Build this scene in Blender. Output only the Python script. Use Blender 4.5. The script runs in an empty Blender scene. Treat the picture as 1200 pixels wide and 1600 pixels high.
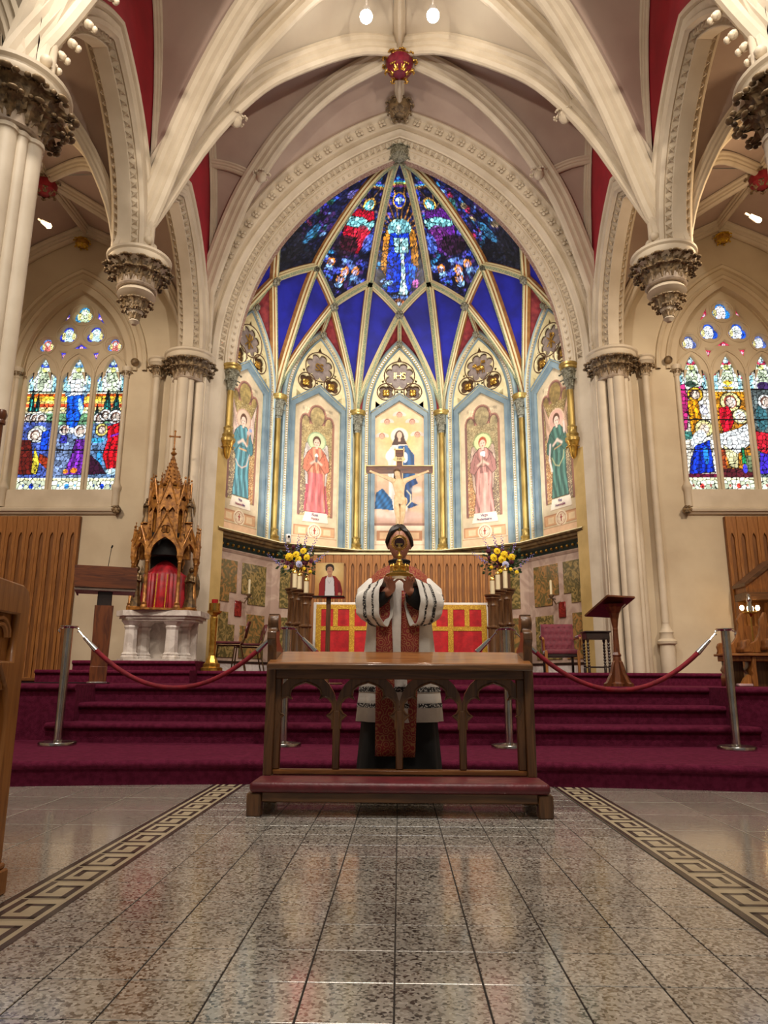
import bpy, bmesh, math, random
import numpy as np
from mathutils import Vector, Matrix
random.seed(7); RNG = np.random.RandomState(11)
SC = bpy.context.scene; COL = SC.collection
PI = math.pi
def rad(a): return math.radians(a)

# ------------------------------------------------------------------ camera
def make_camera():
    yaw, pitch, roll, f = rad(1.253), rad(13.096), rad(.3), 1130.0
    fw = Vector((-math.sin(yaw)*math.cos(pitch), math.cos(yaw)*math.cos(pitch), math.sin(pitch)))
    rt = Vector((math.cos(yaw), math.sin(yaw), 0)); up = rt.cross(fw)
    c, s = math.cos(roll), math.sin(roll)
    r2 = rt*c + up*s; u2 = up*c - rt*s
    m = Matrix((r2, u2, -fw)).transposed().to_4x4(); m.translation = (0, 0, .74)
    cd = bpy.data.cameras.new('camera'); cd.sensor_fit = 'VERTICAL'; cd.sensor_height = 36
    cd.lens = f/1600*36; cd.clip_start = .05; cd.clip_end = 100
    co = bpy.data.objects.new('camera', cd); COL.objects.link(co); co.matrix_world = m
    SC.camera = co
make_camera()

# ------------------------------------------------------------------ world, exposure, lights
SC.view_settings.view_transform = 'Standard'; SC.view_settings.look = 'None'
SC.view_settings.gamma = 1; SC.view_settings.use_curve_mapping = False
SC.view_settings.exposure = 0.95
W = bpy.data.worlds.new('world'); SC.world = W; W.use_nodes = True
W.node_tree.nodes['Background'].inputs[0].default_value = (1.0, .93, .84, 1)
W.node_tree.nodes['Background'].inputs[1].default_value = .075
def light(kind, name, loc, target, power, col=(1, .87, .7), size=.3, size_y=None, angle=60, blend=.6):
    d = bpy.data.lights.new(name, kind); d.energy = power; d.color = col
    if kind == 'AREA':
        d.size = size
        if size_y: d.shape = 'RECTANGLE'; d.size_y = size_y
    else: d.shadow_soft_size = size
    if kind == 'SPOT': d.spot_size = rad(angle); d.spot_blend = blend
    o = bpy.data.objects.new(name, d); COL.objects.link(o); o.location = loc
    v = Vector(target) - Vector(loc); o.rotation_euler = v.to_track_quat('-Z', 'Y').to_euler()
    return o
# nave floodlights standing on the capitals behind the visitor
for sx in (-1, 1):
    light('SPOT', 'nave_floodlight', (sx*2.9, 1.0, 5.4), (-sx*.6, 10.8, 8.6), 620, (1, .88, .72), .12, angle=58)
    light('SPOT', 'nave_downlight', (sx*2.2, 3.2, 10.2), (sx*.6, 8.8, .8), 700, (1, .89, .76), .25, angle=70)
    # the two ridge spotlights
    light('SPOT', 'ridge_spot', (sx*.50, 8.95, 10.35), (sx*1.0, 14.2, 4.8), 420, (1, .94, .86), .12, angle=60)
    light('POINT', 'ridge_glow', (sx*.50, 8.80, 10.30), (0, 0, 0), 9, (1, .93, .84), .10)
    # apse floods hidden behind the jambs of the chancel arch
    light('AREA', 'apse_flood', (sx*3.05, 12.75, 5.6), (-sx*1.6, 14.6, 5.4), 13, (.93, .96, 1), .15, 3.0)
    light('AREA', 'apse_uplight', (sx*1.9, 13.1, 3.5), (-sx*.3, 14.4, 9.5), 22, (.94, .96, 1), .4, .4)
    # aisle lamps
    light('POINT', 'aisle_lamp', (sx*4.98, 8.7, 6.85), (0, 0, 0), 16 if sx < 0 else 42, (1, .72, .42), .08)
    light('SPOT', 'aisle_downlight', (sx*6.0, 5.5, 6.8), (sx*4.9, 11.9, 2.6), 430, (1, .84, .66), .2, angle=80)
light('AREA', 'nave_area_fill', (0, -1.5, 8.5), (0, 6.5, 0), 150, (1, .86, .70), 3.0, 1.5)  # unseen area fill added behind the camera to stand in for nave lights
light('AREA', 'nave_overhead_fill', (0, 2.6, 12.0), (0, 4.2, 0), 60, (.93, .95, 1), 3.0, 3.0)  # unseen cool area fill added above the nave

# ------------------------------------------------------------------ colour and materials
def lin(c):
    c = np.asarray(c, float)/255
    return np.where(c <= .04045, c/12.92, ((c+.055)/1.055)**2.4)
def L4(c): v = lin(c); return (float(v[0]), float(v[1]), float(v[2]), 1)
MATS = {}
def mat(name, c1, c2=None, rough=.6, metal=0., scale=6., bump=0., bscale=40., emit=0., coat=0., kind='noise', stretch=(1, 1, 1), detail=4., spec=.5, sheen=0.):
    """two-tone procedural material: noise, wood, marble, brocade, terrazzo, attr"""
    if name in MATS: return MATS[name]
    m = bpy.data.materials.new(name); MATS[name] = m; m.use_nodes = True
    nt = m.node_tree; N = nt.nodes; LK = nt.links.new; b = N['Principled BSDF']
    b.inputs['Roughness'].default_value = rough; b.inputs['Metallic'].default_value = metal
    b.inputs['Specular IOR Level'].default_value = spec
    b.inputs['Coat Weight'].default_value = coat; b.inputs['Coat Roughness'].default_value = .08
    if sheen: b.inputs['Sheen Weight'].default_value = sheen
    if kind == 'attr':
        a = N.new('ShaderNodeAttribute'); a.attribute_name = 'Col'
        if emit:
            b.inputs['Base Color'].default_value = (.01, .01, .01, 1); b.inputs['Specular IOR Level'].default_value = .15
            LK(a.outputs['Color'], b.inputs['Emission Color']); b.inputs['Emission Strength'].default_value = emit
        else: LK(a.outputs['Color'], b.inputs['Base Color'])
        return m
    c2 = c2 or tuple(int(x*.82) for x in c1)
    tc = N.new('ShaderNodeTexCoord'); mp = N.new('ShaderNodeMapping'); LK(tc.outputs['Object'], mp.inputs[0])
    mp.inputs['Scale'].default_value = stretch
    rp = N.new('ShaderNodeValToRGB'); e = rp.color_ramp.elements
    e[0].color = L4(c1); e[1].color = L4(c2); e[0].position = .38; e[1].position = .64
    if kind == 'noise':
        t = N.new('ShaderNodeTexNoise'); t.inputs['Scale'].default_value = scale; t.inputs['Detail'].default_value = detail
        LK(mp.outputs[0], t.inputs['Vector']); fac = t.outputs['Fac']
    elif kind == 'wood':
        t = N.new('ShaderNodeTexNoise'); t.inputs['Scale'].default_value = scale; t.inputs['Detail'].default_value = 6
        t.inputs['Distortion'].default_value = 1.2
        LK(mp.outputs[0], t.inputs['Vector']); fac = t.outputs['Fac']
    elif kind == 'marble':
        t = N.new('ShaderNodeTexNoise'); t.inputs['Scale'].default_value = scale; t.inputs['Detail'].default_value = 10
        t.inputs['Distortion'].default_value = 2.2
        LK(mp.outputs[0], t.inputs['Vector']); fac = t.outputs['Fac']; e[0].position = .42; e[1].position = .56
    elif kind == 'voronoi':
        t = N.new('ShaderNodeTexVoronoi'); t.inputs['Scale'].default_value = scale
        LK(mp.outputs[0], t.inputs['Vector']); fac = t.outputs['Distance']; e[0].position = .25; e[1].position = .5
    elif kind == 'damask':
        t = N.new('ShaderNodeTexVoronoi'); t.inputs['Scale'].default_value = scale
        LK(mp.outputs[0], t.inputs['Vector'])
        mt = N.new('ShaderNodeMath'); mt.operation = 'SINE'; ml = N.new('ShaderNodeMath'); ml.operation = 'MULTIPLY'; ml.inputs[1].default_value = 22
        LK(t.outputs['Distance'], ml.inputs[0]); LK(ml.outputs[0], mt.inputs[0]); fac = mt.outputs[0]; e[0].position = .2; e[1].position = .7
    LK(fac, rp.inputs[0]); LK(rp.outputs[0], b.inputs['Base Color'])
    if emit:
        LK(rp.outputs[0], b.inputs['Emission Color']); b.inputs['Emission Strength'].default_value = emit
    if bump:
        t2 = N.new('ShaderNodeTexNoise'); t2.inputs['Scale'].default_value = bscale; t2.inputs['Detail'].default_value = 3
        LK(mp.outputs[0], t2.inputs['Vector'])
        bp = N.new('ShaderNodeBump'); bp.inputs['Strength'].default_value = bump; bp.inputs['Distance'].default_value = .02
        LK(t2.outputs['Fac'], bp.inputs['Height']); LK(bp.outputs[0], b.inputs['Normal'])
    return m
def terrazzo(name, base, mids, dark, scale, rough):
    m = bpy.data.materials.new(name); MATS[name] = m; m.use_nodes = True
    nt = m.node_tree; N = nt.nodes; LK = nt.links.new; b = N['Principled BSDF']
    g = N.new('ShaderNodeNewGeometry')
    v = N.new('ShaderNodeTexVoronoi'); v.inputs['Scale'].default_value = scale
    LK(g.outputs['Position'], v.inputs['Vector'])
    bw = N.new('ShaderNodeSeparateColor'); LK(v.outputs['Color'], bw.inputs[0])
    rp = N.new('ShaderNodeValToRGB'); rp.color_ramp.interpolation = 'CONSTANT'
    e = rp.color_ramp.elements; e[0].color = L4(base); e[0].position = 0; e[1].color = L4(mids[0]); e[1].position = .45
    for p, c in ((.62, mids[1]), (.76, dark), (.9, mids[2])):
        x = e.new(p); x.color = L4(c)
    LK(bw.outputs[0], rp.inputs[0])
    n = N.new('ShaderNodeTexNoise'); n.inputs['Scale'].default_value = 1.6; n.inputs['Detail'].default_value = 5
    LK(g.outputs['Position'], n.inputs['Vector'])
    oi = N.new('ShaderNodeObjectInfo')
    mm = N.new('ShaderNodeMapRange'); mm.inputs['To Min'].default_value = .86; mm.inputs['To Max'].default_value = 1.08
    LK(oi.outputs['Random'], mm.inputs[0])
    hs = N.new('ShaderNodeHueSaturation'); LK(rp.outputs[0], hs.inputs['Color']); LK(mm.outputs[0], hs.inputs['Value'])
    LK(hs.outputs[0], b.inputs['Base Color'])
    m2 = N.new('ShaderNodeMapRange'); m2.inputs['To Min'].default_value = rough-.07; m2.inputs['To Max'].default_value = rough+.1
    LK(n.outputs['Fac'], m2.inputs[0]); LK(m2.outputs[0], b.inputs['Roughness'])
    n3 = N.new('ShaderNodeTexNoise'); n3.inputs['Scale'].default_value = 22; LK(g.outputs['Position'], n3.inputs['Vector'])
    bp = N.new('ShaderNodeBump'); bp.inputs['Strength'].default_value = .06; bp.inputs['Distance'].default_value = .01
    LK(n3.outputs['Fac'], bp.inputs['Height']); LK(bp.outputs[0], b.inputs['Normal'])
    b.inputs['Specular IOR Level'].default_value = .8; b.inputs['Coat Weight'].default_value = .8; b.inputs['Coat Roughness'].default_value = .10
    return m

M_STONE = mat('painted_stone', (214, 200, 178), (201, 186, 163), .55, scale=2.5, bump=.08, bscale=12)
M_WALL = mat('cream_plaster', (212, 196, 168), (200, 182, 154), .7, scale=1.5, bump=.1, bscale=9)
M_WEB = mat('shaded_vault_plaster', (190, 168, 154), (178, 155, 142), .75, scale=1.3, bump=.05, bscale=8)  # vault paint with the shade of the less lit cells in its taupe
M_WEBL = mat('lit_vault_plaster', (206, 193, 172), (196, 181, 160), .75, scale=1.3, bump=.05, bscale=8)  # same vault paint, paler to carry the lamplight near the ridge
M_RED = mat('crimson_plaster', (165, 22, 42), (150, 18, 38), .7, scale=3)
M_CAP = mat('antique_gilt_foliage', (150, 126, 92), (70, 54, 38), .5, .2, scale=9, bump=.4, bscale=30)
M_CAPL = mat('grey_green_foliage', (160, 158, 140), (90, 86, 66), .5, .2, scale=30, bump=.4, bscale=50)
M_BELL = mat('veined_bell_stone', (176, 158, 138), (150, 132, 116), .5, kind='marble', scale=5)
M_GOLD = mat('gilding', (216, 174, 84), (164, 122, 50), .3, .85, scale=12, bump=.15, bscale=30)
M_GOLDC = mat('gilded_shaft', (196, 168, 96), (148, 120, 60), .38, .6, scale=7, stretch=(1, 1, .3), bump=.1)
M_BLUE = mat('ultramarine_plaster', (26, 34, 178), (18, 24, 140), .65, scale=3)
M_ROSE = mat('rose_red_plaster', (160, 52, 56), (120, 30, 40), .65, scale=9)
M_SKY = mat('pale_blue_paint', (124, 142, 148), (104, 124, 134), .5, scale=4)
M_SKYB = mat('lit_blue_paint', (88, 160, 222), (78, 150, 212), .5, scale=4)  # blue moulding paint, brightened in colour as lit by the hidden apse lights
M_CREAM = mat('warm_cream_paint', (226, 214, 170), (214, 200, 152), .55, scale=4)
M_PAT = mat('stencilled_rib_paint', (196, 190, 140), (134, 146, 118), .5, scale=38, kind='voronoi')
M_ORANGE = mat('ochre_rib_paint', (176, 122, 66), (150, 98, 52), .5, scale=10)
M_BROWN = mat('umber_line_paint', (92, 62, 36), (74, 48, 30), .5)
M_TRAC = mat('cream_tracery', (228, 216, 170), (212, 196, 146), .5, scale=8)
M_GREYP = mat('mauve_grey_field', (150, 136, 130), (130, 116, 112), .6, scale=12)
M_GREEN = mat('dark_green_paint', (30, 58, 52), (20, 40, 38), .35)
M_PMARB = mat('rose_grey_marble', (196, 170, 152), (176, 148, 132), .3, kind='marble', scale=2.4)
M_ONYX = mat('green_brown_onyx', (158, 134, 82), (92, 84, 50), .2, kind='marble', scale=7.5)
M_ONYX2 = mat('ochre_onyx', (166, 122, 70), (104, 94, 58), .2, kind='marble', scale=6.2)
M_REDM = mat('red_marble', (150, 44, 38), (110, 26, 28), .2, kind='marble', scale=9)
M_WMARB = mat('white_marble', (222, 214, 206), (196, 186, 178), .25, kind='marble', scale=3.2)
M_CARP = mat('burgundy_carpet', (100, 30, 56), (82, 21, 43), .95, scale=26, bump=.5, bscale=160, spec=.1)
M_OAK = mat('golden_oak', (168, 112, 56), (140, 88, 40), .42, kind='wood', scale=5, stretch=(6, 6, .5), coat=.15)
M_OAKX = mat('golden_oak_lengthwise', (150, 98, 50), (112, 68, 32), .38, kind='wood', scale=5, stretch=(.5, 6, 6), coat=.3)
M_DOAK = mat('brown_oak', (106, 72, 42), (76, 49, 27), .38, kind='wood', scale=5, stretch=(6, 6, .6), coat=.25)
M_DOAKX = mat('brown_oak_lengthwise', (106, 72, 42), (76, 49, 27), .38, kind='wood', scale=5, stretch=(.6, 6, 6), coat=.25)
M_WAL = mat('red_brown_walnut', (108, 58, 30), (74, 38, 22), .35, kind='wood', scale=5, stretch=(.7, 5, 5), coat=.3)
M_WALV = mat('red_brown_walnut_upright', (116, 64, 32), (82, 42, 22), .35, kind='wood', scale=5, stretch=(5, 5, .7), coat=.3)
M_BLACKW = mat('near_black_oak', (46, 30, 24), (30, 20, 16), .4, kind='wood', scale=5, coat=.2)
M_LEATHER = mat('oxblood_leather', (98, 30, 38), (80, 22, 30), .42, scale=14, bump=.15, bscale=60)
M_STEEL = mat('brushed_steel', (200, 196, 190), (170, 166, 160), .22, 1., scale=8)
M_CHROME = mat('chrome', (225, 225, 225), (215, 215, 215), .08, 1.)
M_VELVET = mat('crimson_velvet', (138, 10, 32), (104, 5, 24), .8, scale=14, sheen=.08)
M_REDSILK = mat('scarlet_silk', (198, 18, 28), (168, 8, 20), .55, scale=11, bump=.1)
M_YELSILK = mat('gold_damask_ribbon', (226, 186, 60), (190, 140, 36), .45, scale=46, kind='voronoi')
M_LINEN = mat('white_linen', (232, 228, 220), (220, 214, 206), .8, scale=8, bump=.15, bscale=30)
M_BLACK = mat('black_cassock_cloth', (17, 17, 20), (12, 12, 14), .8, scale=20)
M_BROC = mat('red_gold_brocade', (140, 36, 36), (170, 112, 70), .6, scale=23, kind='damask')
M_SKIN = mat('skin', (196, 140, 116), (182, 124, 102), .5, scale=8)
M_HAIR = mat('dark_brown_hair', (46, 32, 26), (30, 20, 16), .5, scale=30, stretch=(8, 1, 1))
M_BRASS = mat('polished_brass', (226, 190, 112), (196, 156, 78), .18, 1., scale=6)
M_WAX = mat('cream_wax', (236, 222, 184), (228, 212, 172), .5)
M_DARK = mat('matte_black_and_shade', (14, 11, 10), (10, 8, 8), .9)  # black of small parts, also used for the shade inside the shrine
M_YEL = mat('yellow_petals', (246, 216, 20), (232, 190, 10), .6, scale=30)
M_MAR = mat('maroon_petals', (92, 18, 48), (70, 12, 38), .6, scale=30)
M_LIL = mat('lilac_petals', (150, 140, 196), (110, 98, 168), .6, scale=30)
M_LEAFG = mat('dark_green_leaves', (52, 74, 40), (34, 52, 30), .5, scale=20)
M_PIVORY = mat('carved_ivory_wood', (222, 190, 146), (202, 166, 120), .5, scale=12)
M_BULB = mat('lit_lamp', (255, 246, 232), (255, 246, 232), emit=20)
M_WBULB = mat('warm_lit_lamp', (255, 214, 150), (255, 214, 150), emit=22)
M_FLAME = mat('lit_votive', (255, 60, 60), (255, 40, 40), emit=3)
M_PAINT = mat('painted_panel', (0, 0, 0), kind='attr', rough=.55)
M_GLASS = mat('stained_glass', (0, 0, 0), kind='attr', emit=.85, rough=.15)
M_GLASS2 = mat('apse_stained_glass', (0, 0, 0), kind='attr', emit=.95, rough=.15)
M_TERR = terrazzo('grey_terrazzo', (180, 174, 164), [(152, 145, 135), (112, 105, 97), (204, 198, 188)], (44, 40, 38), 120, .2)
M_TERR2 = terrazzo('pale_terrazzo', (178, 170, 158), [(164, 156, 144), (146, 137, 126), (192, 184, 172)], (116, 108, 100), 170, .13)
M_KEYD = mat('dark_marble_inlay', (64, 56, 54), (48, 42, 42), .2, scale=8)
M_KEYL = mat('cream_marble_inlay', (196, 182, 152), (180, 166, 138), .2, scale=6)
M_GROUT = mat('dark_grout', (48, 42, 38), (40, 34, 32), .7)

# ------------------------------------------------------------------ object helpers
def tag(o, label=None, cat=None, group=None, kind=None):
    if label: o['label'] = label
    if cat: o['category'] = cat
    if group: o['group'] = group
    if kind: o['kind'] = kind
    return o
def empty(name, loc=(0, 0, 0), rz=0, label=None, cat=None, group=None, parent=None):
    o = bpy.data.objects.new(name, None); COL.objects.link(o); o.location = loc; o.rotation_euler = (0, 0, rz)
    o.empty_display_size = .1
    if parent: o.parent = parent
    return tag(o, label, cat, group)
def inst(name, mesh, parent, loc=(0, 0, 0), rot=(0, 0, 0), scale=(1, 1, 1), matrix=None):
    o = bpy.data.objects.new(name, mesh); COL.objects.link(o)
    if parent: o.parent = parent
    if matrix is not None: o.matrix_local = matrix
    else: o.location = loc; o.rotation_euler = rot; o.scale = scale
    return o
def copy_tree(o, parent=None, **kw):
    c = o.copy(); COL.objects.link(c)
    if parent: c.parent = parent
    for ch in list(o.children): copy_tree(ch, c)
    return c
class MB:
    def __init__(s): s.v = []; s.f = []; s.m = []; s.mi = 0; s.M = None
    def add(s, vs, fs, mi=None):
        o = len(s.v)
        if s.M is not None: vs = [s.M @ Vector(p) for p in vs]
        s.v += [tuple(p) for p in vs]; s.f += [tuple(i+o for i in f) for f in fs]
        s.m += [s.mi if mi is None else mi]*len(fs); return s
    def box(s, a, b, mi=None):
        x0, y0, z0 = a; x1, y1, z1 = b
        return s.add([(x0, y0, z0), (x1, y0, z0), (x1, y1, z0), (x0, y1, z0), (x0, y0, z1), (x1, y0, z1), (x1, y1, z1), (x0, y1, z1)],
              [(0, 3, 2, 1), (4, 5, 6, 7), (0, 1, 5, 4), (1, 2, 6, 5), (2, 3, 7, 6), (3, 0, 4, 7)], mi)
    def cb(s, c, sz, mi=None): return s.box([c[i]-sz[i]/2 for i in range(3)], [c[i]+sz[i]/2 for i in range(3)], mi)
    def bbox(s, a, b, r=.006, mi=None):
        """box with chamfered edges (all twelve)"""
        bm = bmesh.new(); vs = []
        for z in (a[2], b[2]):
            for (x, y) in ((a[0], a[1]), (b[0], a[1]), (b[0], b[1]), (a[0], b[1])): vs.append(bm.verts.new((x, y, z)))
        for f in ((0, 3, 2, 1), (4, 5, 6, 7), (0, 1, 5, 4), (1, 2, 6, 5), (2, 3, 7, 6), (3, 0, 4, 7)): bm.faces.new([vs[i] for i in f])
        bmesh.ops.bevel(bm, geom=bm.edges[:], offset=r, segments=1 if r < .015 else 3, affect='EDGES', profile=.5)
        return s.addbm(bm, mi)
    def addbm(s, bm, mi=None):
        bm.verts.index_update(); r = s.add([v.co.copy() for v in bm.verts], [tuple(v.index for v in f.verts) for f in bm.faces], mi); bm.free(); return r
    def lathe(s, prof, c=(0, 0, 0), n=20, mi=None, caps=True, lob=0, lobn=8, a0=0, a1=2*PI, sy=1.):
        vs = []; fs = []; full = abs(a1-a0-2*PI) < 1e-6; k = n if full else n+1
        for (r, z) in prof:
            for i in range(k):
                a = a0+(a1-a0)*i/n; rr = r*(1+lob*math.cos(lobn*a))
                vs.append((c[0]+rr*math.cos(a), c[1]+rr*math.sin(a)*sy, c[2]+z))
        for j in range(len(prof)-1):
            for i in range(n):
                i2 = (i+1) % k
                fs.append((j*k+i, j*k+i2, (j+1)*k+i2, (j+1)*k+i))
        if caps and full:
            fs.append(tuple(range(k-1, -1, -1))); fs.append(tuple((len(prof)-1)*k+i for i in range(k)))
        return s.add(vs, fs, mi)
    def tube(s, pts, r, n=8, mi=None, caps=True, closed=False):
        pts = [Vector(p) for p in pts]; m = len(pts); rs = r if isinstance(r, (list, tuple)) else [r]*m
        vs = []; fs = []; ref = None
        for i, p in enumerate(pts):
            if closed: t = pts[(i+1) % m]-pts[i-1]
            else: t = pts[min(i+1, m-1)]-pts[max(i-1, 0)]
            t.normalize()
            if ref is None: ref = Vector((0, 0, 1)) if abs(t.z) < .9 else Vector((1, 0, 0))
            u = ref.cross(t)
            if u.length < 1e-5: u = Vector((1, 0, 0))
            u.normalize(); w = t.cross(u); ref = w
            for k in range(n):
                a = 2*PI*k/n; vs.append(p+(u*math.cos(a)+w*math.sin(a))*rs[i])
        for i in range(m if closed else m-1):
            for k in range(n):
                k2 = (k+1) % n; j = (i+1) % m
                fs.append((i*n+k, i*n+k2, j*n+k2, j*n+k))
        if caps and not closed: fs.append(tuple(range(n-1, -1, -1))); fs.append(tuple((m-1)*n+k for k in range(n)))
        return s.add(vs, fs, mi)
    def ball(s, c, r, n=8, mi=None, sc=(1, 1, 1)):
        prof = [(max(1e-4, r*math.sin(PI*i/n)), -r*math.cos(PI*i/n)) for i in range(n+1)]
        k = n+2; vs = []; fs = []
        for (q, z) in prof:
            for i in range(k): a = 2*PI*i/k; vs.append((c[0]+q*math.cos(a)*sc[0], c[1]+q*math.sin(a)*sc[1], c[2]+z*sc[2]))
        for j in range(n):
            for i in range(k): i2 = (i+1) % k; fs.append((j*k+i, j*k+i2, (j+1)*k+i2, (j+1)*k+i))
        return s.add(vs, fs, mi)
    def prism(s, pts, d0, d1, M=None, mi=None):
        """2-D outline (x,z) extruded along y from d0 to d1"""
        n = len(pts)
        vs = [(p[0], d0, p[1]) for p in pts]+[(p[0], d1, p[1]) for p in pts]
        if M is not None: vs = [M @ Vector(v) for v in vs]
        fs = [tuple(range(n)), tuple(range(2*n-1, n-1, -1))]+[(i, i+n, (i+1) % n+n, (i+1) % n) for i in range(n)]
        return s.add(vs, fs, mi)
    def grid(s, P, mi=None, closed=False):
        """P[i][j] points"""
        a = len(P); b = len(P[0]); vs = [p for row in P for p in row]; fs = []
        for i in range(a-1):
            for j in range(b if closed else b-1):
                j2 = (j+1) % b; fs.append((i*b+j, i*b+j2, (i+1)*b+j2, (i+1)*b+j))
        return s.add(vs, fs, mi)
    def gridm(s, P, mis):
        for j in range(len(P[0])-1):
            s.grid([[r[j], r[j+1]] for r in P], mis[j])
        return s
    def mesh(s, name, mats, smooth=True, ang=38):
        me = bpy.data.meshes.new(name)
        me.from_pydata(s.v, [], s.f)
        if not isinstance(mats, (list, tuple)): mats = [mats]
        for m in mats: me.materials.append(m)
        if len(mats) > 1: me.polygons.foreach_set('material_index', s.m)
        bm = bmesh.new(); bm.from_mesh(me)
        bmesh.ops.remove_doubles(bm, verts=bm.verts, dist=1e-5)
        bmesh.ops.recalc_face_normals(bm, faces=bm.faces)
        ca = rad(ang)
        for f in bm.faces: f.smooth = smooth
        if smooth:
            for e in bm.edges:
                if len(e.link_faces) == 2 and e.calc_face_angle(0) > ca: e.smooth = False
        bm.to_mesh(me); bm.free(); me.update()
        return me
    def build(s, name, mats, parent=None, smooth=True, ang=38, loc=None):
        me = s.mesh(name, mats, smooth, ang)
        o = bpy.data.objects.new(name, me); COL.objects.link(o)
        if parent: o.parent = parent
        if loc: o.location = loc
        return o
def struct(o): o['kind'] = 'structure'; return o

# two-centred pointed arch; profile entries are (d outward from the intrados, w across the wall)
def arch_curve(a, rise, d=0., n=24, foot=0.):
    c = (rise*rise-a*a)/(2*a); R = a+c; out = []
    th = math.acos(c/(R+d))
    if foot > 0: out.append((-(a+d), -foot))
    for i in range(n+1):
        t = th*i/n; out.append((c-(R+d)*math.cos(t), (R+d)*math.sin(t)))
    right = [(-x, z) for (x, z) in out[::-1][1:]]
    return out+right
def arch_len_pts(a, rise, d, count, end=.02):
    """count points evenly along each haunch with tangent angle: (x,z,angle of outward normal)"""
    c = (rise*rise-a*a)/(2*a); R = a+c; th = math.acos(c/(R+d)); out = []
    for i in range(count):
        t = th*(end+(1-end)*(i+.5)/count)
        out.append((c-(R+d)*math.cos(t), (R+d)*math.sin(t), PI-t))
        out.append((-(c-(R+d)*math.cos(t)), (R+d)*math.sin(t), t))
    return out
def arch_sweep(mb, M, a, rise, prof, n=24, foot=0., mis=None):
    """M maps local (x, y across wall, z up from springing) to world"""
    cols = [arch_curve(a, rise, d, n, foot) for (d, w) in prof]
    P = [[M @ Vector((cols[j][i][0], prof[j][1], cols[j][i][1])) for j in range(len(prof))] for i in range(len(cols[0]))]
    if mis: mb.gridm(P, mis)
    else: mb.grid(P)
def curve_sample(pts, n):
    """smooth Catmull-Rom through control points, n samples"""
    P = [Vector(p) for p in pts]; P = [P[0]*2-P[1]]+P+[P[-1]*2-P[-2]]; m = len(P)-3; out = []
    for i in range(n):
        u = i/(n-1)*m; k = min(int(u), m-1); t = u-k
        p0, p1, p2, p3 = P[k:k+4]
        out.append(.5*((2*p1)+(p2-p0)*t+(2*p0-5*p1+4*p2-p3)*t*t+(3*p1-p0-3*p2+p3)*t*t*t))
    return out
def rib_sweep(mb, path, prof, inward, mis=None, caps=True):
    """path points, prof (lateral, depth); depth runs towards the 'inward' point side of the curve"""
    P = []; m = len(path)
    for i in range(m):
        t = (path[min(i+1, m-1)]-path[max(i-1, 0)]).normalized()
        inn = inward(path[i]) if callable(inward) else Vector(inward)
        lat = t.cross(inn).normalized(); dep = lat.cross(t).normalized()
        P.append([path[i]+lat*u+dep*v for (u, v) in prof])
    if mis: mb.gridm(P, mis)
    else: mb.grid(P)
RIB = [(-.15, 0), (-.15, .06), (-.11, .10), (-.11, .17), (-.07, .2), (-.075, .26), (-.04, .31), (0, .325), (.04, .31), (.075, .26), (.07, .2), (.11, .17), (.11, .10), (.15, .06), (.15, 0)]
def scal(prof, a, b): return [(u*a, v*b) for u, v in prof]

# leaf used on every carved capital
def leaf_mesh(name, w, h, curl, material, seed=0):
    rs = random.Random(seed); mb = MB(); P = []; Q = []
    n = 7; m = 6
    for i in range(n+1):
        t = i/n; half = w*.5*(.45+.75*math.sin(PI*min(1, t*1.02))**.8)*(1+.22*math.cos(t*17))*(1-.35*t)
        a = t*curl; z = h*(t-.30*max(0, t-.62)**1*2.2*curl); y = -h*.62*t**2.2*curl*.62
        if t > .8: z -= h*.25*(t-.8)*4
        row = []; row2 = []
        for j in range(m+1):
            u = j/m*2-1; d = -.16*w*(abs(u)**1.5)+.05*w*math.cos(u*9)
            x = half*u
            row.append((x, y-d-.0, z+.05*h*abs(u))); row2.append((x*.9, y-d+.05*w+.02*h, z+.05*h*abs(u)))
        P.append(row); Q.append(row2)
    mb.grid(P); mb.grid([r[::-1] for r in Q])
    # rims
    for i in range(n):
        mb.add([P[i][0], P[i+1][0], Q[i+1][0], Q[i][0]], [(0, 1, 2, 3)]); mb.add([P[i][m], Q[i][m], Q[i+1][m], P[i+1][m]], [(0, 1, 2, 3)])
    tx, ty, tz = P[n][m//2]
    mb.ball((tx, ty-.01*h, tz), w*.13, 6, sc=(1.4, .9, .8)); mb.ball((tx-w*.24, ty+.06*h, tz+.02*h), w*.10, 5); mb.ball((tx+w*.24, ty+.06*h, tz+.02*h), w*.10, 5)
    return mb.mesh(name, material, ang=60)
def ring_of_leaves(parent, mesh, r, z, n, c=(0, 0), a0=0., span=2*PI, name='leaf', tilt=0.):
    for i in range(n):
        a = a0+span*i/(n if abs(span-2*PI) < 1e-6 else max(1, n-1))
        inst(name, mesh, parent, (c[0]+r*math.cos(a), c[1]+r*math.sin(a), z), (tilt, 0, a+PI/2))
def flower_mesh(name, r, material, petals=4, depth=.3):
    mb = MB()
    for k in range(petals):
        a = 2*PI*k/petals+PI/4
        mb.ball((math.cos(a)*r*.55, -r*depth*.4, math.sin(a)*r*.55), r*.42, 5, sc=(1, .55, 1))
    mb.ball((0, -r*depth, 0), r*.28, 5)
    return mb.mesh(name, material, ang=70)
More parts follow.
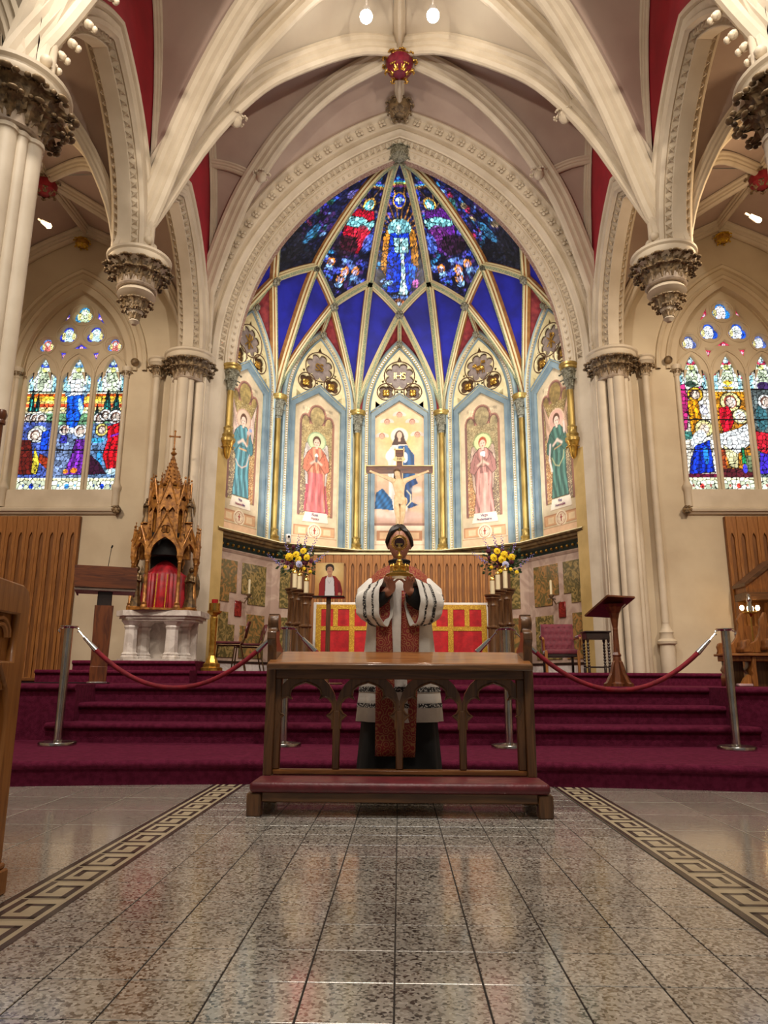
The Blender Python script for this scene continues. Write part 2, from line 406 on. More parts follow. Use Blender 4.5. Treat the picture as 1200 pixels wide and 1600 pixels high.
# ================================================================== SETTING: floor
def plate(name, outlines, d0, d1, material, parent=None, M=None, bevel=.0):
    """flat plate with holes: closed (x,z) outlines, even-odd filled, from y=d0 (front) to y=d1"""
    cu = bpy.data.curves.new(name, 'CURVE'); cu.dimensions = '2D'; cu.fill_mode = 'BOTH'
    cu.extrude = abs(d1-d0)/2-bevel; cu.bevel_depth = bevel; cu.bevel_resolution = 0; cu.offset = -bevel
    for ol in outlines:
        sp = cu.splines.new('POLY'); sp.points.add(len(ol)-1); sp.use_cyclic_u = True
        for p, q in zip(sp.points, ol): p.co = (q[0], q[1], 0, 1)
    tmp = bpy.data.objects.new('tmp', cu); COL.objects.link(tmp)
    dg = bpy.context.evaluated_depsgraph_get(); me = bpy.data.meshes.new_from_object(tmp.evaluated_get(dg))
    bpy.data.objects.remove(tmp); bpy.data.curves.remove(cu)
    R = Matrix(((1, 0, 0, 0), (0, 0, -1, (d0+d1)/2), (0, 1, 0, 0), (0, 0, 0, 1)))
    me.transform((M if M is not None else Matrix.Identity(4)) @ R); me.name = name
    me.materials.clear(); me.materials.append(material); me.update()
    o = bpy.data.objects.new(name, me); COL.objects.link(o)
    if parent: o.parent = parent
    return o
def foil(cx, cz, r, n, rot=0., lobe=.56, off=.5, seg=72):
    out = []
    for i in range(seg):
        t = 2*PI*i/seg; best = 0
        for k in range(n):
            a = rot+2*PI*k/n; px, pz = off*r*math.cos(a), off*r*math.sin(a); q = lobe*r
            b = px*math.cos(t)+pz*math.sin(t); disc = b*b-(px*px+pz*pz-q*q)
            if disc > 0: best = max(best, b+math.sqrt(disc))
        best = max(best, .3*r); out.append((cx+best*math.cos(t), cz+best*math.sin(t)))
    return out
def circ(cx, cz, r, n=40): return [(cx+r*math.cos(2*PI*i/n), cz+r*math.sin(2*PI*i/n)) for i in range(n)]

floor = struct(MB().box((-9.5, -6, -.12), (9.5, 12.2, -.004)).build('floor', M_TERR2, smooth=False))
mb = MB(); mb.box((-1.36, 1.3, -.004), (1.36, 5.75, -.0025)); mb.box((-3.4, 1.3, -.004), (-1.36, 5.75, -.0025)); mb.box((1.36, 1.3, -.004), (3.4, 5.75, -.0025))
struct(mb.build('grout_bed', M_GROUT, floor, smooth=False))
T = .2222
tile_me = MB().bbox((-.109, -.109, -.003), (.109, .109, 0), .0012).mesh('terrazzo_tile', M_TERR, smooth=False)
for j in range(18):
    for i in range(10): inst('tile', tile_me, floor, ((i-4.5)*T-.012, 1.7+j*T, 0))
sm = MB().bbox((-.197, -.2195, -.003), (.197, .2195, 0), .0012).mesh('pale_terrazzo_tile', M_TERR2, smooth=False)
for sx in (-1, 1):
    for i in range(5):
        for j in range(9): inst('tile', sm, floor, (sx*(1.545+i*.4), 2.0+j*.444, 0))
# greek key border
def key_mesh():
    mb = MB(); mb.box((-.117, -.109, -.003), (.117, .109, 0), 1)
    def st(x0, y0, x1, y1): mb.box((x0, y0, -.001), (x1, y1, .0006), 0)
    for x in (-.104, .104): st(x-.012, -.111, x+.012, .111)
    w = .024
    # meander of one repeat
    st(-.072, -.099, .072, -.099+w); st(-.072, -.099, -.072+w, .06); st(-.072, .06-w, .028, .06); st(.004, -.035, .028, .06); st(.048, -.099, .072, .111)
    return mb.mesh('greek_key_tile', [M_KEYD, M_KEYL], smooth=False)
km = key_mesh()
for sx in (-1, 1):
    for j in range(18): inst('key_tile', km, floor, (sx*1.226, 1.7+j*T, 0), scale=(sx, 1, 1))

# carpeted steps and sanctuary platforms
steps = struct(empty('sanctuary_steps'))
def step(name, x0, x1, yf, yb, z0, z1, curve=0., n=30, lip=.025):
    mb = MB(); P = []
    prof = [(0, z0), (0, z1-.06), (-lip, z1-.05), (-lip-.008, z1-.03), (-lip, z1-.01), (-lip+.02, z1), (.02, z1)]
    for i in range(n+1):
        x = x0+(x1-x0)*i/n; y = yf-curve*x*x
        P.append([(x, y+a+lip, z) for a, z in prof]+[(x, yb, z1), (x, yb, z0)])
    mb.grid(P); mb.add(P[0], [tuple(range(len(P[0])))]); mb.add(P[-1], [tuple(range(len(P[0]))[::-1])])
    return struct(mb.build(name, M_CARP, steps, ang=50))
step('step', -6.5, 6.5, 5.55, 7.3, 0, .17, .035)
step('step', -3.27, 3.27, 6.87, 7.5, .17, .342, 0, 4)
step('step', -3.12, 3.12, 7.22, 7.8, .342, .514, 0, 4)
step('platform', -3.12, 3.12, 7.57, 12.6, .3, .686, 0, 4)
step('platform', -8.2, -3.12, 7.1, 12.0, .17, .686, 0, 4)
step('platform', 3.12, 8.2, 7.1, 12.0, .17, .686, 0, 4)
step('platform', -5.15, -2.95, 10.35, 12.0, .686, .862, 0, 4)
step('platform', -4.75, -2.95, 10.62, 12.0, .862, 1.0, 0, 4)
step('platform', 2.2, 4.75, 10.75, 12.0, .686, .862, 0, 4)
step('platform', -2.95, 2.2, 10.75, 12.6, .686, .862, 0, 4)
mb = MB(); mb.box((-3.6, 12.5, .5), (3.6, 15.4, .855)); struct(mb.build('platform', M_CARP, steps, smooth=False))

# ================================================================== SETTING: walls
def wall_hole(mb, M, x0, x1, z0, z1, cx, a, rise, zs, sill, d=0., th=.35, n=20):
    """wall sheet with a pointed opening and its reveal; local x across, y depth, z up"""
    pts = [(cx+x, zs+z) for x, z in arch_curve(a, rise, d, n)]; L, Rr = cx-a-d, cx+a+d
    def q(ps): mb.add([M @ Vector((p[0], 0, p[1])) for p in ps], [(0, 1, 2, 3)])
    q([(x0, z0), (L, z0), (L, z1), (x0, z1)]); q([(Rr, z0), (x1, z0), (x1, z1), (Rr, z1)])
    if sill > z0: q([(L, z0), (Rr, z0), (Rr, sill), (L, sill)])
    for i in range(len(pts)-1):
        p, r = pts[i], pts[i+1]; q([p, r, (r[0], z1), (p[0], z1)])
    if th:
        ring = [(L, sill)]+pts+[(Rr, sill)]
        for i in range(len(ring)-1):
            p, r = ring[i], ring[i+1]
            mb.add([M @ Vector((p[0], 0, p[1])), M @ Vector((r[0], 0, r[1])), M @ Vector((r[0], th, r[1])), M @ Vector((p[0], th, p[1]))], [(0, 1, 2, 3)])
ID = Matrix.Identity(4)
def T3(x, y, z): return Matrix.Translation((x, y, z))
ZS = 6.4
CA, CR = 3.05, 4.45
# east wall: centre with the chancel arch, flanks with the aisle windows
mb = MB(); wall_hole(mb, T3(0, 12.0, 0), -3.75, 3.75, .6, 12.2, 0, CA, CR, ZS, .6, d=.62, th=0)
wall_e = struct(mb.build('wall_east', M_WALL, smooth=False))
WX, WA, WZ, WR, WS = 5.88, .97, 6.13, 1.62, 3.93
for sx, nm in ((-1, 'wall_east_left'), (1, 'wall_east_right')):
    mb = MB(); x0, x1 = (-8.3, -3.7) if sx < 0 else (3.7, 8.3)
    wall_hole(mb, T3(0, 12.0, 0), x0, x1, .6, 10.5, sx*WX, WA, WR, WZ, WS, th=.5)
    struct(mb.build(nm, M_WALL, smooth=False))
    mb = MB(); mb.box((sx*8.3-.1, -6, 0), (sx*8.3+.1, 12.2, 10)); struct(mb.build('wall_left' if sx < 0 else 'wall_right', M_WALL, smooth=False))

# chancel arch orders
arch = empty('chancel_arch', (0, 12, 0), 0, 'great pointed chancel arch with carved flowers framing the apse', 'arch')
def child_build(mb, name, mats, parent, **k):
    """build at world coordinates and parent to an empty placed elsewhere"""
    o = mb.build(name, mats, parent, **k); 
    o.matrix_parent_inverse = Matrix.Identity(4); o.location = [-c for c in parent.location] if parent.rotation_euler.z == 0 else o.location
    return o
mb = MB(); A0 = T3(0, 0, ZS)
arch_sweep(mb, A0, CA, CR, [(.29, 12.16), (.31, 12.10), (.35, 12.06), (.39, 12.08), (.41, 12.12), (.43, 12.06), (.45, 12.03), (.60, 12.0), (.615, 11.93), (.65, 11.90), (.69, 11.92), (.70, 11.97), (.70, 12.03)], 40, foot=5.6)
child_build(mb, 'outer_moulding', M_STONE, arch)
mb = MB()
arch_sweep(mb, A0, CA, CR, [(0, 12.55), (0, 12.42), (.015, 12.39), (.03, 12.40), (.10, 12.34), (.12, 12.30), (.14, 12.31), (.16, 12.27), (.195, 12.31), (.29, 12.21), (.262, 12.175), (.29, 12.16)], 40, foot=0)
child_build(mb, 'inner_moulding', M_STONE, arch)
mb = MB(); arch_sweep(mb, A0, CA, CR, [(-.004, 12.55), (-.004, 12.42)], 40, foot=0); M_CHK = mat('pink_chequer_paint', (196, 176, 150), (152, 116, 104), .6, kind='voronoi', scale=34)
child_build(mb, 'chequered_soffit', M_CHK, arch)
def orn(mesh, name, d, y, cnt, s=1., end=.01):
    for (x, z, a) in arch_len_pts(CA, CR, d, cnt, end):
        m = T3(x, y-12, ZS+z) @ Matrix.Rotation(PI/2-a, 4, 'Y') @ Matrix.Scale(s, 4)
        inst(name, mesh, arch, matrix=m)
fl = flower_mesh('carved_flower', .088, M_STONE, 4, .6)
orn(fl, 'carved_flower', .525, 11.99, 27)
bl = MB().ball((0, -.01, 0), .026, 6).mesh('carved_ball', M_STONE)
orn(bl, 'carved_ball', .07, 12.35, 44)
def tooth_mesh(w, name='dogtooth', material=None):
    mb = MB(); h = w*.5
    for k in range(4):
        a = k*PI/2; c, s = math.cos(a), math.sin(a)
        p = [(0, -h*1.1, 0), (h*.95*(c-s), 0, h*.95*(s+c)), (h*.45*c, -h*.25, h*.45*s), (h*.95*(c+s), 0, h*.95*(s-c))]
        mb.add(p, [(0, 1, 2), (0, 2, 3)])
    return mb.mesh(name, material or M_STONE, smooth=False)
th = tooth_mesh(.125)
def tooth_row(parent, mesh, M, a, rise, d, w, nd, nw, cnt, end=0.):
    for (x, z, an) in arch_len_pts(a, rise, d, cnt, end):
        Nv = Vector((math.cos(an), 0, math.sin(an))); Tv = Vector((-math.sin(an), 0, math.cos(an))); n = (Nv*nd+Vector((0, 1, 0))*nw).normalized(); zz = Tv.cross(n)
        m = M @ Matrix(((Tv.x, n.x, zz.x, x), (Tv.y, n.y, zz.y, w), (Tv.z, n.z, zz.z, z), (0, 0, 0, 1))); inst('dogtooth', mesh, parent, matrix=m)
tooth_row(arch, th, T3(0, -12, ZS), CA, CR, .243, 12.262, .72, .69, 46, .01)
# wall jambs inside the opening
for sx in (-1, 1):
    mb = MB(); mb.grid([[(sx*3.38, 12.1, z), (sx*3.30, 12.14, z), (sx*3.235, 12.24, z)] for z in (.86, 6.4)]); child_build(mb, 'white_jamb', M_STONE, arch)
    mb = MB(); mb.grid([[(sx*3.235, 12.24, z), (sx*3.12, 12.5, z), (sx*3.3, 12.8, z)] for z in (.86, 4.78)])
    child_build(mb, 'ochre_jamb', mat('ochre_jamb_paint', (206, 176, 112), (188, 158, 96), .5, scale=3), arch)
    mb = MB(); mb.grid([[(sx*3.235, 12.24, z), (sx*3.125, 12.5, z), (sx*3.3, 12.8, z)] for z in (4.78, 6.4)]); child_build(mb, 'upper_jamb', M_STONE, arch)
leafS = leaf_mesh('small_leaf', .11, .2, 1.0, M_CAPL, 3); leafD = leaf_mesh('gilt_leaf', .09, .16, 1.0, M_GOLD, 4)
def gold_column(name, x, y, z0, z1, label, corbel=False, group=None):
    t = empty(name, (x, y, z0), 0, label, 'column', group); h = z1-z0; mb = MB()
    mb.lathe([(.058, .0), (.058, h-.45)], n=14); mb.build('shaft', M_GOLDC, t)
    mb = MB()
    mb.lathe([(.13, -.0), (.135, .05), (.10, .09), (.115, .13), (.08, .17), (.075, .24), (.09, .27), (.06, .30)], n=16); mb.build('base', M_GOLDC, t)
    mb = MB(); mb.lathe([(.058, h-.50), (.075, h-.47), (.06, h-.45), (.07, h-.3), (.13, h-.12), (.15, h-.1)], n=16); mb.build('bell', M_CAPL, t)
    mb = MB(); mb.lathe([(.12, h-.12), (.165, h-.10), (.16, h-.06), (.18, h-.04), (.175, h), (.0001, h)], n=16); mb.build('abacus', M_GOLDC, t)
    ring_of_leaves(t, leafS, .075, h-.44, 6); ring_of_leaves(t, leafS, .105, h-.29, 6, a0=.5)
    if corbel:
        mb = MB(); mb.lathe([(.02, -.32), (.05, -.28), (.06, -.2), (.1, -.05), (.12, 0)], n=14); mb.build('corbel', M_GOLD, t)
        ring_of_leaves(t, leafD, .06, -.2, 7)
    return t
gold_column('gilded_colonnette', -3.1, 12.38, 4.92, ZS, 'short gilded colonnette on a leafy corbel at the left chancel jamb', True)
gold_column('gilded_colonnette', 3.1, 12.38, 4.92, ZS, 'short gilded colonnette on a leafy corbel at the right chancel jamb', True)

# ================================================================== responds, pendants, pillars
leafB = leaf_mesh('carved_leaf', .26, .42, 1.0, M_CAP, 1); leafM = leaf_mesh('carved_leaf_small', .15, .24, 1.0, M_CAP, 2)
def capital(t, r, z, h, s=1.):
    """abacus top at z, bell of height h"""
    mb = MB(); mb.lathe([(r*.72, z-.2*s), (r*.8, z-.17*s), (r*.96, z-.15*s), (r, z-.12*s), (r*.99, z-.07*s), (r*1.05, z-.05*s), (r*1.06, z-.02*s), (r*1.0, z), (.001, z)], n=36); mb.build('abacus', M_STONE, t)
    mb = MB(); mb.lathe([(r*.62, z-h-.02), (r*.66, z-h), (r*.6, z-h+.02), (r*.62, z-h*.6), (r*.74, z-.2*s), (r*.72, z-.18*s)], n=36); mb.build('bell', M_BELL, t)
    k = s*r/.42
    for (rr, zz, n, a0, q) in ((r*.62, z-h*.93, 12, 0, .82), (r*.68, z-h*.74, 13, .3, 1.0)):
        for i in range(n):
            a = a0+2*PI*i/n
            inst('leaf', leafB, t, (rr*math.cos(a), rr*math.sin(a), zz), (0, 0, a+PI/2+RNG.uniform(-.12, .12)), (k*q, k*q, q*h/.68))
def shafts(t, plan, z0, z1, base=True):
    for (x, y, r) in plan:
        mb = MB(); pr = [(r, z0+.0), (r, z1)]
        if base: pr = [(r*1.9, z0), (r*1.9, z0+.18), (r*1.5, z0+.22), (r*1.7, z0+.28), (r*1.2, z0+.34), (r*1.35, z0+.38), (r, z0+.44), (r, z1-.06), (r*1.15, z1-.05), (r*1.15, z1-.01), (r, z1)]
        mb.lathe(pr, (x, y, 0), 16, lob=0); mb.build('shaft', M_STONE, t)
Pz = 6.28
for sx, sd in ((-1, 'left'), (1, 'right')):
    t = empty('clustered_pillar', (sx*3.72, 5.8, 0), 0, f'massive clustered nave pillar at the {sd} edge with leafy capital', 'pillar')
    pl = [(.0, 0, .27)]+[(.25*math.cos(a), .25*math.sin(a), .095 if k % 2 == 0 else .06) for k, a in enumerate([2*PI*i/12 for i in range(12)])]
    shafts(t, pl, 0, Pz-.62); capital(t, .50, Pz, .58, 1.1)
    t = empty('pendant_corbel', (sx*3.52, 8.7, 0), 0, f'hanging leafy corbel capital carrying the {sd} vault ribs', 'corbel')
    capital(t, .40, Pz, .47)
    mb = MB(); z = Pz-.47; mb.lathe([(.25, z), (.2, z-.02), (.23, z-.05), (.25, z-.09), (.21, z-.12), (.15, z-.14), (.12, z-.3), (.05, z-.42), (.07, z-.46), (.03, z-.5), (.0, z-.5)], n=24); mb.build('lower_ring', M_STONE, t)
    for rr, zz, n in ((.13, z-.33, 9), (.07, z-.44, 6)): ring_of_leaves(t, leafM, rr, zz, n)
    t = empty('clustered_respond', (sx*3.68, 11.72, 0), 0, f'cluster of slender engaged shafts beside the chancel arch, {sd} side', 'pillar')
    pl = [(sx*a, b, r) for a, b, r in ((-.20, -.02, .085), (-.08, -.15, .06), (.03, -.2, .10), (.16, -.13, .06), (.24, .02, .085), (-.27, .12, .05))]
    shafts(t, pl, .862, Pz-.52, base=False); capital(t, .42, Pz, .5)
    mb = MB(); mb.box((-.3, -.02, .86), (.3, .3, Pz-.4)); mb.build('pilaster', M_STONE, t, smooth=False)
    t = empty('slender_wall_shaft', (sx*4.30, 11.88, 0), 0, f'single slender wall shaft with moulded bell base, {sd} of the chancel arch', 'column')
    mb = MB(); b0 = .862
    mb.lathe([(.12, b0), (.12, b0+.42), (.115, b0+.45), (.15, b0+.47), (.155, b0+.51), (.11, b0+.55), (.10, b0+.62), (.115, b0+.65), (.08, b0+.70), (.055, b0+.8), (.06, b0+.82)], n=12); mb.build('base', M_STONE, t)
    mb = MB(); mb.lathe([(.06, b0+.8), (.058, Pz-.3)], n=14); mb.build('shaft', M_STONE, t)
    mb = MB(); mb.lathe([(.06, Pz-.34), (.085, Pz-.32), (.065, Pz-.3), (.08, Pz-.18), (.14, Pz-.1), (.165, Pz-.08), (.16, Pz-.03), (.18, Pz-.01), (.17, Pz+.02), (.0, Pz+.02)], n=20); mb.build('capital', M_STONE, t)
    ring_of_leaves(t, leafM, .075, Pz-.3, 7)

# ================================================================== arcade arches and nave walls
for sx, sd in ((-1, 'left'), (1, 'right')):
    mbw = MB(); mba = MB()
    for (y0, y1, nm) in ((5.8, 8.7, 'nearer'), (8.7, 11.7, 'farther')):
        ym = (y0+y1)/2; a = (y1-y0)/2-.24; rise = 1.98
        M = Matrix(((0, -sx, 0, sx*3.6), (1, 0, 0, ym), (0, 0, 1, Pz), (0, 0, 0, 1)))
        t = empty('arcade_arch', (0, 0, 0), 0, f'{nm} pointed arcade arch on the {sd} with two rows of dogtooth carving', 'arch')
        mb = MB(); arch_sweep(mb, M, a, rise, [(.25, -.30), (.12, -.28), (.10, -.26), (.089, -.239), (.114, -.214), (.036, -.136), (.011, -.161), (0, -.155), (0, .025), (.011, .031), (.036, .006), (.114, .084), (.089, .109), (.11, .13), (.12, .16), (.17, .17), (.19, .15), (.22, .17), (.26, .17), (.28, .15), (.29, .20), (.33, .215), (.36, .19), (.37, .13)], 26)
        mb.build('moulding', M_STONE, t)
        tm = tooth_mesh(.105)
        tooth_row(t, tm, M, a, rise, .075, .045, .707, -.707, 21); tooth_row(t, tm, M, a, rise, .075, -.175, .707, .707, 21)
        for k in (-1, 1): mb = MB(); mb.ball(M @ Vector((k*(a+.33), .21, -.02+.25)), .06, 7); mb.build('hood_stop', M_STONE, t)
        wall_hole(mbw, Matrix(((0, -sx, 0, sx*3.475), (1, 0, 0, 0), (0, 0, 1, 0), (0, 0, 0, 1))), y0, y1, Pz-.1, 12, ym, a, rise, Pz, Pz-.1, d=.36, th=0)
        wall_hole(mba, Matrix(((0, -sx, 0, sx*3.85), (1, 0, 0, 0), (0, 0, 1, 0), (0, 0, 0, 1))), y0, y1, Pz-.1, 12, ym, a, rise, Pz, Pz-.1, d=.10, th=0)
    struct(mbw.build(f'wall_nave_{sd}', M_RED, smooth=False)); struct(mba.build(f'wall_aisle_{sd}', M_WALL, smooth=False))

# ================================================================== vaults
ceiling = struct(empty('ceiling'))
def plan_curve(A, B, prof, n, out=0.):
    """(s,z) profile laid over the plan line A->B, optionally offset outward"""
    A = Vector((*A, 0)); B = Vector((*B, 0)); L = (B-A).length; e = (B-A)/L; k = L/prof[-1][0]
    sm = curve_sample([(s*k, z, 0) for s, z in prof], n); res = []
    for i, p in enumerate(sm):
        if out:
            t = (sm[min(i+1, n-1)]-sm[max(i-1, 0)]).normalized(); p = p+Vector((-t.y, t.x, 0))*out
        q = A+e*p.x; res.append(Vector((q.x, q.y, p.y)))
    return res
P_DP = [(0, 6.25), (.12, 6.6), (.37, 7.13), (.92, 8.36), (1.54, 9.38), (2.13, 10.02), (3.2, 10.85), (4.0, 11.15)]
P_DR = [(0, 6.25), (.12, 7.3), (.72, 8.95), (1.3, 9.85), (1.87, 10.42), (2.7, 10.92), (3.86, 11.15)]
P_TR = [(0, 6.25), (.28, 7.32), (.67, 8.15), (1.08, 8.89), (1.87, 9.99), (2.5, 10.7), (3.55, 11.3)]
P_WR = [(0, 6.25), (.03, 8.0), (.25, 9.5), (.75, 10.6), (1.45, 11.2)]
NN = 26
def add_rib(path, prof, inward, name='rib', parent=None, material=None):
    mb = MB(); rib_sweep(mb, path, prof, inward); return struct(mb.build(name, material or M_STONE, parent or ceiling, ang=30))
def web(c1, c2, name='web', material=None, parent=None, sag=.0):
    mb = MB(); P = []
    for p, q in zip(c1, c2):
        P.append([p.lerp(q, k/5)+Vector((0, 0, sag*math.sin(PI*k/5))) for k in range(6)])
    mb.grid(P); return struct(mb.build(name, material or M_WEB, parent or ceiling))
XP = 3.55
for (y0, y1) in ((8.7, 12.0), (5.8, 8.7)):
    yc = (y0+y1)/2
    for sx in (-1, 1):
        for (ya, prof) in ((y0, P_DP), (y1, P_DR if y1 == 12.0 else P_DP)):
            yb = 11.8 if ya == 12.0 else ya
            add_rib(plan_curve((sx*XP, yb), (0, yc), prof, NN, out=.30), scal(RIB, 1.0, .95), (-sx*.5, 0, -.9))
            dw = plan_curve((sx*XP, yb), (0, yc), prof, NN, out=.27)
            ww = plan_curve((sx*3.46, yb), (sx*3.46, yc), P_WR, NN)
            tw = plan_curve((sx*XP, ya), (0, ya), P_TR, NN, out=.27)
            if ya == 12.0: cc = (CR*CR-CA*CA)/(2*CA); RR = CA+cc+.69; tt = math.acos(cc/RR); tw = [Vector((sx*(RR*math.cos(tt*k/(NN-1))-cc), 11.97, ZS+RR*math.sin(tt*k/(NN-1)))) for k in range(NN)]
            web(dw, ww, 'side_web', M_WEB, sag=.05); web(dw, tw, 'cross_web', M_WEBL if ya == 8.7 else M_WEB, sag=.05)  # cells beside the ridge lamps take the lit copy
            add_rib(plan_curve((sx*3.46, yb), (sx*3.46, yc), P_WR, NN), scal(RIB, .55, .35), (-sx, 0, -.1), 'wall_rib')
        # short cross ridge with leaf knots where it meets the diagonals
        for z in (0,):
            add_rib([Vector((sx*3.46, yc, 11.2)), Vector((sx*2, yc, 11.35)), Vector((0, yc, 11.42))], scal(RIB, .5, .45), (0, 0, -1), 'ridge_rib')
    add_rib([Vector((0, y0, 11.62)), Vector((0, yc, 11.42)), Vector((0, y1, 11.62))], scal(RIB, .62, .7), (0, 0, -1), 'ridge_rib')
for y in (8.7, 5.8):
    for sx in (-1, 1): add_rib(plan_curve((sx*XP, y), (0, y), P_TR, NN, out=.30), scal(RIB, 1.25, 1.0), (-sx*.5, 0, -.9), 'transverse_rib')
# bosses
def boss(x, y, z, r, mats, label, name='ceiling_boss', parent=None):
    t = empty(name, (x, y, z), 0, label, 'boss')
    mb = MB(); mb.lathe([(.0, -r*.75), (r*.4, -r*.7), (r*.72, -r*.45), (r*.8, 0), (r*.6, r*.4), (.0, r*.5)], n=18); mb.build('core', mats[0], t)
    lm = leaf_mesh('boss_leaf', r*.62, r*.8, 1.1, mats[1], int(r*100))
    for k in range(9): inst('leaf', lm, t, (r*.62*math.cos(k*PI/4.5), r*.62*math.sin(k*PI/4.5), -r*.35), (0, 0, k*PI/4.5+PI/2))
    for k in range(6): inst('leaf', lm, t, (r*.4*math.cos(k*PI/3), r*.4*math.sin(k*PI/3), -r*.8), (.5, 0, k*PI/3+PI/2), (.8, .8, .8))
    return t
M_CRIMB = mat('crimson_boss_paint', (128, 24, 48), (98, 16, 38), .5, scale=20)
boss(0, 10.35, 11.05, .30, (M_CRIMB, M_GOLD), 'gilded foliage roof boss with crimson underside, below the two lamps')
boss(0, 11.72, 11.42, .27, (M_CAP, M_CAP), 'dark carved foliage boss just above the chancel arch')
boss(0, 8.7, 11.0, .26, (M_GOLD, M_BLUE), 'blue and gold roof boss cut off by the top of the photo')
knot = leaf_mesh('knot_leaf', .17, .22, 1.2, M_STONE, 9)
for (ya, prof, s, zz) in ((8.7, P_DP, .50, 0), (11.8, P_DR, .46, 0)):
    for sx, sd in ((-1, 'left'), (1, 'right')):
        path = plan_curve((sx*XP, ya), (0, 10.35), prof, 41, out=.0); p = path[int(40*s)]
        t = empty('leaf_knot', p, 0, f'carved leaf knot on the {"nearer" if ya < 9 else "farther"} diagonal vault rib, {sd} side', 'ornament')
        for k in range(5): inst('leaf', knot, t, (.05*math.cos(k*1.257), .05*math.sin(k*1.257), -.06), (0, 0, k*1.257+PI/2))
        mb = MB(); mb.ball((0, 0, 0), .09, 7); mb.build('knot_core', M_STONE, t)
        dw = plan_curve((sx*XP, ya), (0, 10.35), prof, 41, out=.24)
        if ya > 9: ww = plan_curve((sx*3.46, ya), (sx*3.46, 10.35), P_WR, 41); f = .14
        else: ww = plan_curve((sx*XP, ya), (0, ya), P_TR, 41, out=.24); f = .22
        q0, q1 = dw[int(40*s)], ww[int(40*(s+f))]; add_rib([q0.lerp(q1, k/6)+Vector((0, 0, .05*math.sin(PI*k/6))) for k in range(7)], scal(RIB, .5, .45), (0, 0, -1), 'lierne_rib')
# crocket balls climbing the near transverse ribs, beside the pillars
for sx in (-1, 1):
    path = plan_curve((sx*XP, 5.8), (0, 7.25), P_DP, 61, out=-.03)
    t = empty('rib_crockets', (0, 0, 0), 0, f'row of carved crockets along the {"left" if sx < 0 else "right"} front vault rib', 'ornament')
    cb_ = MB(); cb_.ball((0, 0, -.01), .052, 7, sc=(1, 1, .8)); cb_.ball((-sx*.04, -.03, -.05), .036, 6); cb_.ball((-sx*.045, .035, -.045), .034, 6); cb_.ball((-sx*.075, 0, -.075), .03, 6, sc=(1, 1, 1.2)); cm = cb_.mesh('crocket', M_STONE)
    for k in range(3, 22, 3): inst('crocket', cm, t, path[k], (0, 0, 0))

# aisle vaults
P_AD = [(0, 6.25), (.25, 7.1), (.8, 7.95), (1.5, 8.45), (2.8, 8.8)]
P_AT = [(0, 6.25), (.18, 7.0), (.6, 7.8), (1.2, 8.4), (2.2, 8.9)]
AX0, AX1 = 3.8, 7.96
for sx, sd in ((-1, 'left'), (1, 'right')):
    xc = sx*5.88
    for (y0, y1) in ((8.7, 12.0), (5.8, 8.7)):
        yc = (y0+y1)/2
        for xa in (AX0, AX1):
            for ya in (y0, y1):
                dd = plan_curve((sx*xa, ya), (xc, yc), P_AD, 18, out=.10); add_rib(dd, scal(RIB, .6, .5), lambda p: Vector((xc, yc, 6))-p, 'aisle_rib')
                tt = plan_curve((sx*xa, ya), (xc, ya), P_AT, 18, out=.10)
                ll = plan_curve((sx*xa, ya), (sx*xa, yc), [(0, 6.25), (.1, 7.2), (.45, 8.0), (.9, 8.5), (1.5, 8.85)], 18)
                web(dd, tt, 'aisle_web', M_WEB, sag=.04); web(dd, ll, 'aisle_web', M_WEB, sag=.04)
    for y in (8.7, 5.8):
        for xa in (AX0-.1, AX1): add_rib(plan_curve((sx*xa, y), (xc, y), P_AT, 18, out=.20), scal(RIB, 1.1, .8), lambda p: Vector((xc, y, 6))-p, 'aisle_transverse_rib')
    for xa in (AX0, AX1): add_rib(plan_curve((sx*xa, 11.93), (xc, 11.93), P_AT, 22, out=.1), scal(RIB, .9, .5), lambda p: Vector((xc, 11.93, 6))-p, 'aisle_wall_rib')
    add_rib([Vector((xc, 12, 9.0)), Vector((xc, 10.35, 8.92)), Vector((xc, 8.7, 9.0))], scal(RIB, .55, .5), (0, 0, -1), 'aisle_ridge_rib')
    boss(xc, 10.35, 8.72, .24, (mat('shield_red', (150, 30, 40), (120, 20, 30), .5), M_CAP), f'aisle roof boss with a red painted shield, {sd} aisle')
    g = boss(xc, 11.8, 8.62, .15, (M_GOLD, mat('bright_gilt_yellow', (214, 176, 20), (170, 128, 10), .4, .3, scale=20)), f'yellow gilt foliage boss above the {sd} window')
